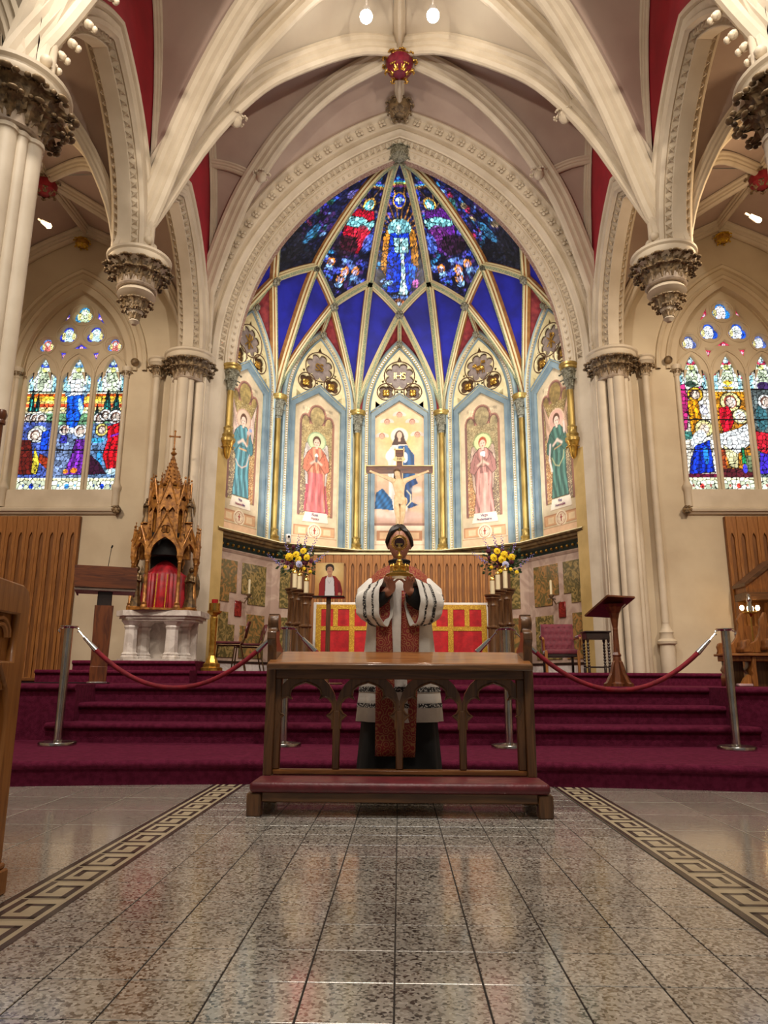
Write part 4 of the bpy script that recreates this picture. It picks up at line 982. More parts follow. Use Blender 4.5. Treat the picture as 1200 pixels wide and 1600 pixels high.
# ribs and cells of the apse vault
apv = struct(empty('ceiling_apse'))
P_AR = [(0, 6.46), (.16, 7.1), (.34, 7.7), (.53, 8.29), (.72, 8.83), (.98, 9.4), (1.41, 10.1), (1.85, 10.6), (2.25, 10.93), (2.62, 11.05)]
AR = [(-.085, -.03), (-.085, .06), (-.055, .085), (-.055, .12), (-.03, .15), (.03, .15), (.055, .12), (.055, .085), (.085, .06), (.085, -.03)]
ARM = [1, 2, 1, 2, 0, 2, 1, 2, 1]
ARMATS = [M_PAT, M_ORANGE, M_CREAM]
def main_path(az, n, out=0.):
    v = vert(az); d = (v-AC).normalized(); v = v-d*.02; BR = Vector((0, 12.6, 0)); k = (BR-v).length
    pr = [(s, z if k < 2.8 else z-(.12 if 1.2 < s else 0)) for s, z in P_AR]
    return plan_curve((v.x, v.y), (BR.x, BR.y), pr, n, out)
def arib(path, k=1., name='rib', cen=Vector((0, 12.9, 7.2))):
    mb = MB(); rib_sweep(mb, path, scal(AR, k, k), lambda p: cen-p, ARM); return struct(mb.build(name, ARMATS, apv, ang=28))
NA = 41
paths = {az: main_path(az, NA, .12) for az in (-75, -45, -15, 15, 45, 75)}
def at_z(path, z):
    for i in range(len(path)-1):
        if path[i].z <= z < path[i+1].z: return i+(z-path[i].z)/(path[i+1].z-path[i].z)
    return len(path)-1
def samp(path, f):
    i = min(int(f), len(path)-2); return path[i].lerp(path[i+1], f-i)
for az, p in paths.items(): arib(p)
ZA = 9.22
bs = MB()
for k in range(6): bs.ball((.05*math.cos(k*PI/3), -.02, .05*math.sin(k*PI/3)), .038, 5)
bs.ball((0, -.05, 0), .035, 5); bs_me = bs.mesh('small_boss', M_CAPL)
NODE = {}
for az in (-60, -30, 0, 30, 60):
    L, Rr = paths[az-15], paths[az+15]; a = rad(az)
    mid = AC+Vector((math.sin(a), math.cos(a), 0))*AP; b2 = Vector((BOSS.x, BOSS.y, 0)); dr = (b2-mid).normalized()
    N = mid+dr*.47+Vector((0, 0, 8.62)); S = mid+dr*.06+Vector((0, 0, 8.10)); NODE[az] = N
    fL, fR = at_z(L, ZA), at_z(Rr, ZA); AL, ARr = samp(L, fL), samp(Rr, fR)
    K = 21
    def low(V0):
        return [Vector((V0.x+(N.x-V0.x)*t, V0.y+(N.y-V0.y)*t, V0.z+(N.z-V0.z)*t**.8)) for t in [k/(K-1) for k in range(K)]]
    nl, nr = low(L[0]), low(Rr[0])
    mL = [samp(L, fL*k/(K-1)) for k in range(K)]; mR = [samp(Rr, fR*k/(K-1)) for k in range(K)]
    for m_, n_ in ((mL, nl), (mR, nr)): web(m_, n_, 'blue_web', M_BLUE, apv)
    Mf = facetM(az); wa = [(x, z) for x, z in arch_curve(WAa, WAr, .14, K-1)]
    half = wa[:K]; wl = [Mf @ Vector((x, -.0, WAz+z)) for x, z in half]; wr = [Mf @ Vector((-x, -.0, WAz+z)) for x, z in half]
    web(nl, wl, 'red_web', M_ROSE, apv); web(nr, wr, 'red_web', M_ROSE, apv)
    arib(nl, .8, 'tierceron_rib'); arib(nr, .8, 'tierceron_rib'); arib([S, N], .55, 'ridge_rib')
    bo = .0
    arib([N.lerp(AL, t/8)+Vector((0, 0, .03*math.sin(PI*t/8))) for t in range(9)], .95, 'glazing_rib', Vector((0, 12.6, 8.3))); arib([N.lerp(ARr, t/8)+Vector((0, 0, .03*math.sin(PI*t/8))) for t in range(9)], .95, 'glazing_rib', Vector((0, 12.6, 8.3)))
    for p in (N, S, AL, ARr):
        d = (Vector((0, 12.2, 6.5))-p).normalized(); q = d.to_track_quat('-Y', 'Z').to_matrix().to_4x4()
        inst('small_boss', bs_me, apv, matrix=Matrix.Translation(p+d*.13) @ q @ Matrix.Scale(1.15 if p is N else .85, 4))
    # glass between the main ribs
    nu, nv = 84, 176
    Lp = np.array([samp(L, fL+(NA-1-fL)*v/(nv-1)) for v in range(nv)]); Rp = np.array([samp(Rr, fR+(NA-1-fR)*v/(nv-1)) for v in range(nv)])
    U = np.linspace(0, 1, nu)[None, :, None]; Vv = np.linspace(0, 1, nv)[:, None, None]
    Nn, ALn, ARn = (np.array(q) for q in (N, AL, ARr))
    bot = np.where(U < .5, ALn+(Nn-ALn)*(U*2), Nn+(ARn-Nn)*(U*2-1)); G = (1-U)*Lp[:, None, :]+U*Rp[:, None, :]+((1-Vv)**2)*(bot-((1-U)*ALn+U*ARn))
    wd = np.linalg.norm(Rp-Lp, axis=1)[:, None]; X = (U[..., 0]-.5)*wd
    Yc = np.array([np.linalg.norm((Lp[v]+Rp[v])/2-(ALn+ARn)/2) for v in range(nv)])[:, None]-(1-Vv[..., 0])**2*np.linalg.norm(Nn-(ALn+ARn)/2)*(1-np.abs(U[..., 0]*2-1))
    if az in (-60, 60): G = G  # lower edge stays V-shaped behind the jamb
    P = Paint(X, Yc, (20, 22, 52)); P.noise(.5, 6); P.edge = .012
    s = 1 if az > 0 else -1
    for k in range(130):
        cx_, cy_ = P.rs.uniform(-.75, .75), P.rs.uniform(-.5, 2.1); P.ell(cx_, cy_, P.rs.uniform(.03, .09), P.rs.uniform(.02, .06), [(46, 66, 176), (80, 70, 170), (40, 106, 150), (120, 150, 220), (70, 40, 96)][k % 5], .9, .25, P.rs.uniform(0, 3))
    if az == 0:
        for k in range(14): P.line([(0, 1.0), (1.2*math.cos(k*PI/13), 1.0+1.2*math.sin(k*PI/13))], .035, (190, 120, 40), .8)
        for k, c in enumerate([(30, 60, 170), (40, 140, 190), (150, 190, 90), (180, 120, 60), (120, 40, 90)]): P.line([(-.5, 2.02-k*.03), (0, 2.06-k*.03), (.5, 2.02-k*.03)], .03, c)
        P.poly([(-.42, .3), (-.34, 1.0), (-.12, 1.3), (.12, 1.3), (.36, 1.0), (.44, .3), (.2, .0), (-.2, .0)], (176, 112, 28), .9)
        P.ell(0, 1.66, .14, .16, (236, 168, 50)); P.ell(0, 1.66, .115, .135, (30, 60, 210)); P.ell(0, 1.65, .035, .08, (190, 230, 240)); P.ell(-.05, 1.68, .05, .025, (170, 220, 240), rot=.5); P.ell(.05, 1.68, .05, .025, (170, 220, 240), rot=-.5)
        P.ell(0, 1.1, .25, .2, (130, 206, 220)); P.poly([(-.20, 1.02), (.2, 1.02), (.3, .1), (.22, -.2), (-.26, -.2), (-.3, .2)], (16, 52, 190)); P.ell(-.02, 1.1, .075, .12, (150, 214, 222)); P.ell(-.02, 1.12, .045, .07, (206, 240, 236))
        P.poly([(-.14, .92), (.18, .92), (.2, .62), (-.1, .62)], (160, 220, 226)); P.poly([(.02, .6), (.1, .6), (.14, .0), (.2, -.25), (-.02, -.25), (.04, .1)], (176, 226, 236)); P.poly([(.2, .45), (.4, .3), (.3, -.05), (.2, .0)], (30, 90, 220)); P.ell(-.24, .0, .1, .05, (120, 160, 206)); P.ell(.35, -.02, .08, .08, (180, 90, 160))
        P.ell(.0, -.42, .1, .09, (160, 90, 50)); P.ell(0, -.44, .05, .06, (190, 206, 230)); P.ell(-.1, -.3, .15, .04, (90, 120, 190)); P.ell(.14, -.32, .12, .04, (90, 120, 190))
    if az in (-30, 30):
        P.noise(.4, 9); c1, c2 = ((176, 14, 40), (196, 40, 60)) if az < 0 else ((84, 30, 120), (100, 40, 110))
        for k, c in enumerate([(30, 60, 170), (40, 140, 190), (180, 150, 60), (110, 60, 40)]): P.line([(-.5, 1.96-k*.03), (.5, 1.96-k*.03)], .03, c)
        for k in range(10): P.line([(s*.05, 1.4), (s*.05+.8*math.cos(k*.63), 1.4+.8*math.sin(k*.63))], .03, (150, 100, 40), .6)
        P.ell(s*-.02, 1.52, .14, .14, (200, 150, 60)); P.ell(s*-.02, 1.5, .10, .12, (100, 190, 210)); P.ell(s*-.04, 1.5, .05, .07, (180, 230, 230))
        P.poly([(-.2, 1.4), (.2, 1.4), (.34, 1.15), (.2, .5), (-.25, .5), (-.34, 1.1)], c1); P.poly([(-.32, 1.22), (.0, 1.25), (.3, 1.1), (.3, 1.0), (-.3, 1.02)], (120, 196, 206)); P.poly([(-s*.05, 1.1), (-s*.22, 1.02), (-s*.34, 1.1), (-s*.3, 1.25)], (120, 196, 206)); P.ell(-s*.1, .84, .22, .24, c2, .8); P.ell(s*.14, .6, .28, .22, (34, 18, 30), .85)
        for k in range(11): P.ell(P.rs.uniform(-.5, .5), P.rs.uniform(-.05, .36), .13, .05, (96, 130, 206) if k % 2 else (60, 70, 170), .9)
        P.ell(-s*.34, .75, .12, .2, (70, 100, 200), .8)
        for (cx, cy) in ((-.32, .2), (.05, .08), (.28, .14), (.0, -.1)): P.ell(cx, cy, .09, .1, (206, 120, 50)); P.ell(cx, cy-.01, .055, .06, (196, 170, 200)); P.ell(cx, cy-.12, .09, .06, (120, 160, 220))
    if az in (-60, 60):
        cols = [(40, 40, 130), (70, 40, 120), (110, 160, 206), (30, 80, 60), (120, 110, 190), (90, 30, 60)] if az < 0 else [(150, 30, 60), (40, 60, 150), (120, 170, 200), (150, 130, 90), (60, 30, 90), (40, 90, 80)]
        for k in range(46): P.ell(P.rs.uniform(-.8, .8), P.rs.uniform(.3, 2.2), P.rs.uniform(.04, .12), P.rs.uniform(.04, .1), cols[k % 6], .85, .3, P.rs.uniform(0, 3))
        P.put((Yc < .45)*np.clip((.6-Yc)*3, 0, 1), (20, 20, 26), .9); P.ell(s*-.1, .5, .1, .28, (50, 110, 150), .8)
        P.C *= .95
    P.leads(.068, thr=.15, vary=.45)
    for y in (-.05, .35, .75): P.put((np.abs(Yc-y) < .008)*1., (6, 6, 8), .9)
    P.put((np.abs(X) < .006)*(Yc < .9), (6, 6, 8), .8)
    g = empty('stained_glass_roof_light', (0, 0, 0), 0, {0: 'central roof glass with a crowned woman in blue robes below a dove', -30: 'roof glass left of centre with a seated figure in red', 30: 'roof glass right of centre with a seated figure in purple', -60: 'dark blue roof glass at far left of the apse vault', 60: 'dark roof glass with red flecks at far right of the apse vault'}[az], 'stained glass')
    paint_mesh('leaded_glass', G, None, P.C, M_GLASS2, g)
boss(BOSS.x, BOSS.y+.05, BOSS.z-.02, .24, (M_CAPL, M_CAPL), 'grey green foliage boss where the apse ribs meet')

# ================================================================== AISLE WINDOWS
def lancet(cx, hw, z0, zs, zt, g=0.):
    w = hw-g; pts = [(cx-w, z0+g), (cx-w, zs)]
    # cusped trefoil head
    for k in range(5): a = PI-.2-k*.33; pts.append((cx-w*.42+w*.58*math.cos(a), zs+.10+w*.62*math.sin(a)*.9))
    for k in range(8):
        t = k/7; pts.append((cx-w*.52*(1-t**1.7), zs+.20+(zt-g-zs-.20)*t**.9))
    r = [(2*cx-x, z) for x, z in pts[::-1][1:]]; return pts+r
wl, mw = .265, .055
for sx, sd, num in ((-1, 'left', 1), (1, 'right', 2)):
    win = struct(empty(f'window_{num}'))
    cx = sx*WX; cs = [cx-.63, cx, cx+.63]
    outer = [(cx-WA-.02, WS-.02)]+[(cx+x*1.02, WZ+z*1.02) for x, z in arch_curve(WA, WR, 0, 20)]+[(cx+WA+.02, WS-.02)]
    holes = [lancet(c, wl, WS+.03, 5.92, 6.47) for c in cs]
    fo = [(cx, 7.33, .175, 3, PI/2), (cx-.255, 6.93, .17, 3, PI/2), (cx+.255, 6.93, .17, 3, PI/2), (cx-.63, 6.72, .14, 3, PI/2), (cx+.63, 6.72, .14, 3, PI/2)]
    holes += [foil(a, b, c, n, r, .6, .42) for a, b, c, n, r in fo]
    tri = [[(cx-.15, 6.66), (cx+.15, 6.66), (cx, 6.76)], [(cx-.36, 6.60), (cx-.24, 6.58), (cx-.32, 6.43)], [(cx+.36, 6.60), (cx+.24, 6.58), (cx+.32, 6.43)],
           [(cx-.40, 7.16), (cx-.26, 7.28), (cx-.26, 7.42)], [(cx+.40, 7.16), (cx+.26, 7.28), (cx+.26, 7.42)]]
    holes += tri
    Y0 = 12.22
    struct(plate('tracery', [outer]+holes, Y0-.07, Y0+.07, M_WALL, win, None, .02))
    # raised mouldings round the tracery lights and along the mullions
    mb = MB()
    for a, b, c, n, r in fo: mb.tube([(a+(c+.035)*math.cos(k*PI/16), Y0-.075, b+(c+.035)*math.sin(k*PI/16)) for k in range(32)], .02, 6, closed=True)
    for c in (cs[0]+.315, cs[1]+.315): mb.tube([(c, Y0-.09, WS), (c, Y0-.09, 6.2)], .028, 8)
    for c in cs:
        arc = [(c+x, Y0-.08, 6.1+z) for x, z in arch_curve(.30, .46, 0, 10)]; mb.tube(arc, .022, 6)
    struct(mb.build('tracery_moulding', M_WALL, win))
    # stone surround
    mb = MB(); arch_sweep(mb, T3(cx, 0, WZ), WA-.01, WR, [(0, 12.16), (0, 12.1), (.03, 12.07), (.05, 12.09), (.06, 12.04), (.10, 12.0), (.12, 12.02), (.13, 11.97), (.17, 11.94), (.20, 11.96), (.21, 12.0)], 24)
    arch_sweep(mb, T3(cx, 0, WZ), WA-.01, WR, [(.30, 12.0), (.31, 11.95), (.35, 11.93), (.38, 11.95), (.39, 12.0)], 24)
    struct(mb.build('window_arch_moulding', M_WALL, win))
    for q in (-1, 1):
        x = cx+q*(WA+.02); mb = MB(); mb.lathe([(.062, 3.62), (.062, 3.9), (.08, 3.93), (.085, 3.98), (.06, 4.02), (.042, 4.08), (.04, 6.0)], (x, 11.98, 0), 12)
        mb.lathe([(.04, 5.98), (.055, 6.0), (.045, 6.02), (.06, 6.1), (.09, 6.15), (.09, 6.19), (.0, 6.2)], (x, 11.98, 0), 12); struct(mb.build('window_colonnette', M_STONE, win))
        for k in range(6): a = k*PI/3; struct(inst('leaf', leafM, win, (x+.04*math.cos(a), 11.98+.04*math.sin(a), 5.98), (0, 0, a+PI/2), (.6, .6, .8)))
        mb = MB(); mb.ball((cx+q*(WA+.17), 11.92, 6.27), .075, 8); struct(mb.build('hood_stop', M_CAP, win))
    x0, x1 = sorted((sx*4.85, sx*8.2)); mb = MB(); P = [[(x, 12.0-a, z) for a, z in ((0, 3.47), (.05, 3.49), (.07, 3.52), (.10, 3.53), (.11, 3.57), (.08, 3.6), (0, 3.62))] for x in (x0, x1)]; mb.grid(P); mb.box((cx-WA, 11.99, 3.62), (cx+WA, 12.2, WS))
    struct(mb.build('window_sill', M_STONE, win, smooth=False)); mb = MB(); mb.ball((sx*4.82, 11.92, 3.55), .07, 8)
    for k in range(6): mb.ball((sx*4.82+.05*math.cos(k*PI/3), 11.87, 3.55+.05*math.sin(k*PI/3)), .03, 5)
    struct(mb.build('sill_stop', M_CAP, win))
    # glass
    def pane(name, x0, x1, z0, z1, draw, bars=(), cell=.074, ol=None):
        X, Z, P3 = flat_grid(x0, x1, z0, z1, .0115, Y0); P = Paint(X, Z, (170, 200, 200)); P.edge = .012; draw(P, (x0+x1)/2); P.leads(cell, thr=.125, vary=.22, bar=bars)
        k = None; return struct(paint_mesh(name, P3, k, P.C, M_GLASS, win))
    W_, C_ = (236, 244, 246), (150, 206, 226)
    def canopy(P, c, blue):
        P.rect(c-.3, 5.80, c+.3, 6.5, (206, 222, 190)); P.noise(.12, 30)
        P.poly([(c-.27, 6.0), (c-.12, 6.25), (c-.2, 6.5), (c-.3, 6.5)], blue); P.poly([(c+.27, 6.0), (c+.12, 6.25), (c+.2, 6.5), (c+.3, 6.5)], blue); P.ell(c, 6.38, .12, .08, blue, .9)
        P.ell(c, 6.4, .05, .07, (190, 224, 236)); P.ell(c, 6.26, .05, .05, (206, 214, 120)); P.poly([(c-.1, 6.2), (c+.1, 6.2), (c+.13, 5.95), (c, 6.1), (c-.13, 5.95)], (206, 224, 186))
        for q in (-1, 1): P.rect(c+q*.13-.02, 5.85, c+q*.13+.02, 6.26, W_); P.rect(c+q*.21-.03, 5.82, c+q*.21+.03, 6.1, C_)
    def base(P, c, col):
        P.rect(c-.3, 3.9, c+.3, 4.2, (222, 232, 200)); P.noise(.08, 40); P.line([(c-.3, 4.17), (c+.3, 4.17)], .03, (236, 226, 170))
        P.ell(c, 4.05, .04, .05, col); 
        for q in (-.15, .15): P.ell(c+q, 4.06, .02, .03, col, .7)
    def head(P, x, y, r=.05, halo=(236, 240, 236), skin=(226, 206, 190), hair=(90, 60, 50)):
        r *= 1.3; P.ell(x, y, r*1.62, r*1.62, (10, 10, 14), soft=.05); P.ell(x, y, r*1.45, r*1.45, halo, soft=.06); P.ell(x, y, r, r*1.1, hair, soft=.1); P.ell(x+.008, y-.01, r*.72, r*.85, skin, soft=.1)
    if sx < 0:
        def sky(P, c):
            for (y, col) in ((5.95, (150, 60, 20)), (5.88, (240, 170, 30)), (5.80, (190, 80, 24)), (5.74, (246, 190, 60)), (5.66, (250, 210, 110)), (5.60, (220, 80, 40)), (5.53, (250, 224, 150)), (5.45, (250, 236, 200)), (5.35, (246, 240, 216))): P.rect(c-.3, 5.2, c+.3, y, col)
            P.rect(c-.3, 5.2, c+.3, 5.42, (60, 120, 80), .8)
        def tree(P, x, y0, y1, w): P.poly([(x-w, y0), (x+w, y0), (x+w*.5, y0+(y1-y0)*.6), (x, y1), (x-w*.5, y0+(y1-y0)*.6)], (14, 66, 66)); P.poly([(x-w*.4, y0), (x+w*.2, y0), (x, y1-.05)], (60, 190, 180), .8)
        def d0(P, c):
            sky(P, c); canopy(P, c, (24, 50, 170)); tree(P, c-.17, 5.45, 5.9, .06); tree(P, c-.06, 5.45, 5.8, .045)
            for x in (-.2, -.08, .04): head(P, c+x, 5.32)
            P.rect(c-.3, 4.2, c+.3, 5.24, (70, 90, 170)); P.noise(.3, 20); P.ell(c+.02, 5.02, .16, .16, (206, 222, 200)); head(P, c-.04, 5.0, .07); P.poly([(c+.08, 5.05), (c+.2, 5.1), (c+.2, 4.7), (c+.08, 4.72)], (20, 70, 220))
            P.poly([(c-.3, 4.9), (c-.1, 4.9), (c-.02, 4.5), (c+.0, 4.26), (c-.3, 4.26)], (90, 24, 20)); P.poly([(c-.02, 4.78), (c+.1, 4.5), (c+.06, 4.26), (c-.04, 4.3)], (216, 196, 60)); P.poly([(c+.08, 4.66), (c+.26, 4.56), (c+.24, 4.36), (c+.08, 4.5)], (150, 50, 24)); base(P, c, (20, 60, 190))
        def d1(P, c):
            sky(P, c); canopy(P, c, (60, 130, 200)); P.ell(c-.01, 5.83, .19, .13, (236, 244, 250)); P.ell(c-.01, 5.98, .09, .11, (240, 250, 255)); P.ell(c, 5.93, .045, .06, (240, 226, 214)); P.ell(c-.16, 5.85, .05, .12, (150, 200, 236)); P.ell(c+.16, 5.85, .05, .12, (170, 210, 236))
            m = [(c-.16, 5.74), (c+.14, 5.78), (c+.16, 5.5), (c+.05, 5.1), (c-.1, 5.02), (c-.14, 5.3)]; P.poly(m, (16, 80, 214)); P.folds(P.mask(m), 60, .25); P.ell(c+.1, 5.55, .04, .16, (150, 206, 246), rot=.2)
            P.rect(c-.3, 4.2, c+.3, 5.1, (110, 130, 170)); P.noise(.3, 22); P.ell(c+.0, 5.08, .14, .06, (226, 236, 240)); head(P, c-.15, 5.1, .05, hair=(140, 80, 60)); head(P, c+.14, 5.08, .06); P.poly([(c-.2, 5.0), (c-.08, 5.0), (c-.08, 4.85), (c-.22, 4.85)], (60, 60, 180))
            m = [(c+.08, 4.92), (c+.26, 4.92), (c+.24, 4.26), (c-.08, 4.26), (c+.02, 4.6)]; P.poly(m, (110, 40, 160)); P.folds(P.mask(m), 50, .3); P.ell(c+.1, 4.34, .06, .05, (240, 130, 30)); P.ell(c-.05, 4.32, .05, .04, (240, 140, 40)); base(P, c, (60, 140, 220))
        def d2(P, c):
            sky(P, c); canopy(P, c, (24, 50, 170)); tree(P, c-.04, 5.42, 5.86, .08); tree(P, c+.12, 5.42, 5.84, .07); tree(P, c-.22, 5.35, 5.6, .04)
            for x, y in ((-.16, 5.32), (-.06, 5.38)): head(P, c+x, y, .055)
            head(P, c+.13, 5.34, .07); P.rect(c-.3, 4.2, c+.3, 5.22, (90, 120, 160)); P.noise(.3, 22); head(P, c-.1, 5.1, .06, halo=(246, 226, 120))
            m = [(c+.0, 5.16), (c+.24, 5.26), (c+.27, 4.3), (c+.1, 4.26), (c-.04, 4.6), (c+.02, 4.9)]; P.poly(m, (206, 14, 30)); P.folds(P.mask(m), 55, .35); P.line([(c+.08, 4.98), (c+.26, 5.04)], .04, (110, 40, 190)); P.ell(c-.16, 4.9, .12, .05, (60, 170, 220)); P.ell(c-.1, 4.5, .06, .2, (50, 140, 200))
            P.poly([(c-.3, 4.65), (c-.1, 4.5), (c+.05, 4.28), (c-.3, 4.26)], (50, 18, 40)); P.ell(c+.16, 4.32, .12, .06, (190, 226, 236)); base(P, c, (20, 60, 190))
        fcols = [((60, 150, 206), (206, 226, 180)), ((50, 60, 180), (190, 226, 230)), ((50, 60, 180), (190, 226, 230)), ((90, 130, 206), (226, 120, 110)), ((90, 130, 206), (226, 120, 110))]; tcol = (60, 60, 206)
    else:
        def d0(P, c):
            canopy(P, c, (190, 20, 70)); P.rect(c-.3, 4.2, c+.3, 5.85, (214, 206, 190)); P.noise(.3, 22); P.poly([(c-.27, 5.9), (c-.14, 5.95), (c-.1, 5.6), (c-.16, 5.1), (c-.27, 5.0)], (176, 40, 110)); P.poly([(c+.02, 5.86), (c+.16, 5.9), (c+.06, 5.76)], (214, 70, 170)); P.ell(c-.03, 5.94, .1, .06, (40, 60, 50))
            head(P, c+.03, 5.74, .07, halo=(240, 190, 50)); m = [(c-.12, 5.62), (c+.06, 5.66), (c+.12, 5.2), (c+.04, 4.92), (c-.1, 5.0)]; P.poly(m, (222, 140, 20)); P.folds(P.mask(m), 60, .3); P.ell(c+.16, 5.45, .07, .1, (226, 226, 240)); head(P, c+.13, 5.1, .08, halo=(236, 226, 150), hair=(206, 186, 140))
            P.rect(c-.3, 4.9, c-.1, 5.05, (60, 120, 110)); P.ell(c+.02, 4.9, .12, .18, (226, 236, 240), rot=-.5); m = [(c-.05, 4.78), (c+.2, 4.88), (c+.24, 4.3), (c-.2, 4.26), (c-.16, 4.5)]; P.poly(m, (14, 50, 190)); P.folds(P.mask(m), 50, .35); P.ell(c+.12, 4.6, .05, .16, (40, 140, 230)); P.rect(c-.3, 4.2, c+.3, 4.27, (100, 20, 50)); base(P, c, (206, 60, 60))
        def d1(P, c):
            canopy(P, c, (190, 20, 60)); P.rect(c-.3, 4.2, c+.3, 5.8, (170, 110, 30)); P.rect(c-.3, 5.68, c+.3, 5.8, (206, 140, 30)); P.noise(.35, 30); P.ell(c, 5.92, .1, .09, (240, 190, 60)); P.ell(c-.12, 5.93, .12, .03, (210, 236, 240), rot=-.3); P.ell(c+.12, 5.93, .12, .03, (210, 236, 240), rot=.3)
            head(P, c+.01, 5.6, .09, halo=(246, 232, 150), hair=(130, 60, 50)); m = [(c-.2, 5.48), (c-.04, 5.52), (c+.06, 5.3), (c-.02, 5.1), (c-.16, 5.0), (c-.2, 5.2)]; P.poly(m, (214, 16, 40)); P.folds(P.mask(m), 50, .3); head(P, c+.16, 5.32, .07, halo=(246, 236, 170), hair=(206, 216, 220))
            P.poly([(c-.24, 5.0), (c+.1, 5.1), (c+.27, 5.2), (c+.27, 4.8), (c+.0, 4.6), (c-.24, 4.75)], (232, 238, 240)); P.noise(.12, 30); P.poly([(c-.2, 4.8), (c+.05, 4.62), (c+.02, 4.36), (c-.12, 4.4)], (206, 200, 150)); P.rect(c-.3, 4.2, c+.3, 4.36, (80, 24, 34)); P.rect(c-.3, 4.36, c-.16, 4.7, (150, 40, 40), .6); P.rect(c+.12, 4.3, c+.27, 4.6, (96, 110, 80)); P.poly([(c+.12, 4.75), (c+.16, 4.75), (c+.17, 4.45), (c+.1, 4.45)], (30, 150, 90)); P.ell(c+.14, 4.36, .04, .08, (60, 60, 200)); base(P, c, (190, 60, 50))
        def d2(P, c):
            canopy(P, c, (190, 20, 70)); P.rect(c-.3, 4.2, c+.3, 5.85, (80, 90, 90)); P.noise(.4, 22); P.ell(c, 5.9, .12, .08, (60, 40, 90)); P.ell(c-.1, 5.3, .1, .25, (60, 110, 120)); P.poly([(c-.24, 5.05), (c, 5.0), (c-.05, 4.6), (c-.24, 4.7)], (206, 30, 50)); P.poly([(c-.2, 4.65), (c+.1, 4.6), (c+.15, 4.26), (c-.25, 4.26)], (60, 40, 190)); head(P, c, 5.6, .07); base(P, c, (190, 60, 60))
        fcols = [((40, 130, 220), (240, 226, 230)), ((30, 80, 200), (230, 236, 240)), ((30, 80, 200), (230, 236, 240)), ((90, 110, 180), (226, 226, 236)), ((90, 110, 180), (226, 226, 236))]; tcol = (206, 40, 80)
    bars = (4.72, 5.27, 5.83)
    for c, dr in zip(cs, (d0, d1, d2)): pane('glass_light', c-wl-.02, c+wl+.02, WS, 6.5, dr, bars)
    for (a, b, c, n, r), (k1, k2) in zip(fo, fcols):
        def df(P, cc, a=a, b=b, c=c, k1=k1, k2=k2):
            P.rect(a-c, b-c, a+c, b+c, k1); P.ell(a, b, c*.55, c*.85, k2); P.ell(a, b+c*.35, c*.22, c*.25, (236, 244, 236)); P.ell(a-c*.55, b, c*.2, c*.45, (226, 214, 140)); P.ell(a+c*.55, b, c*.2, c*.45, (226, 214, 140)) if sx < 0 else None
        pane('tracery_glass', a-c, a+c, b-c, b+c, df, (), .035)
    for t_ in tri:
        xs, zs_ = [p[0] for p in t_], [p[1] for p in t_]
        def dt(P, cc): P.rect(-99, -99, 99, 99, tcol); P.ell(sum(xs)/3, sum(zs_)/3, .035, .03, (236, 170, 190))
        pane('tracery_glass', min(xs)-.01, max(xs)+.01, min(zs_)-.01, max(zs_)+.01, dt, (), .03)
# ================================================================== FURNITURE AND THINGS
def spun(v, n=24): return v
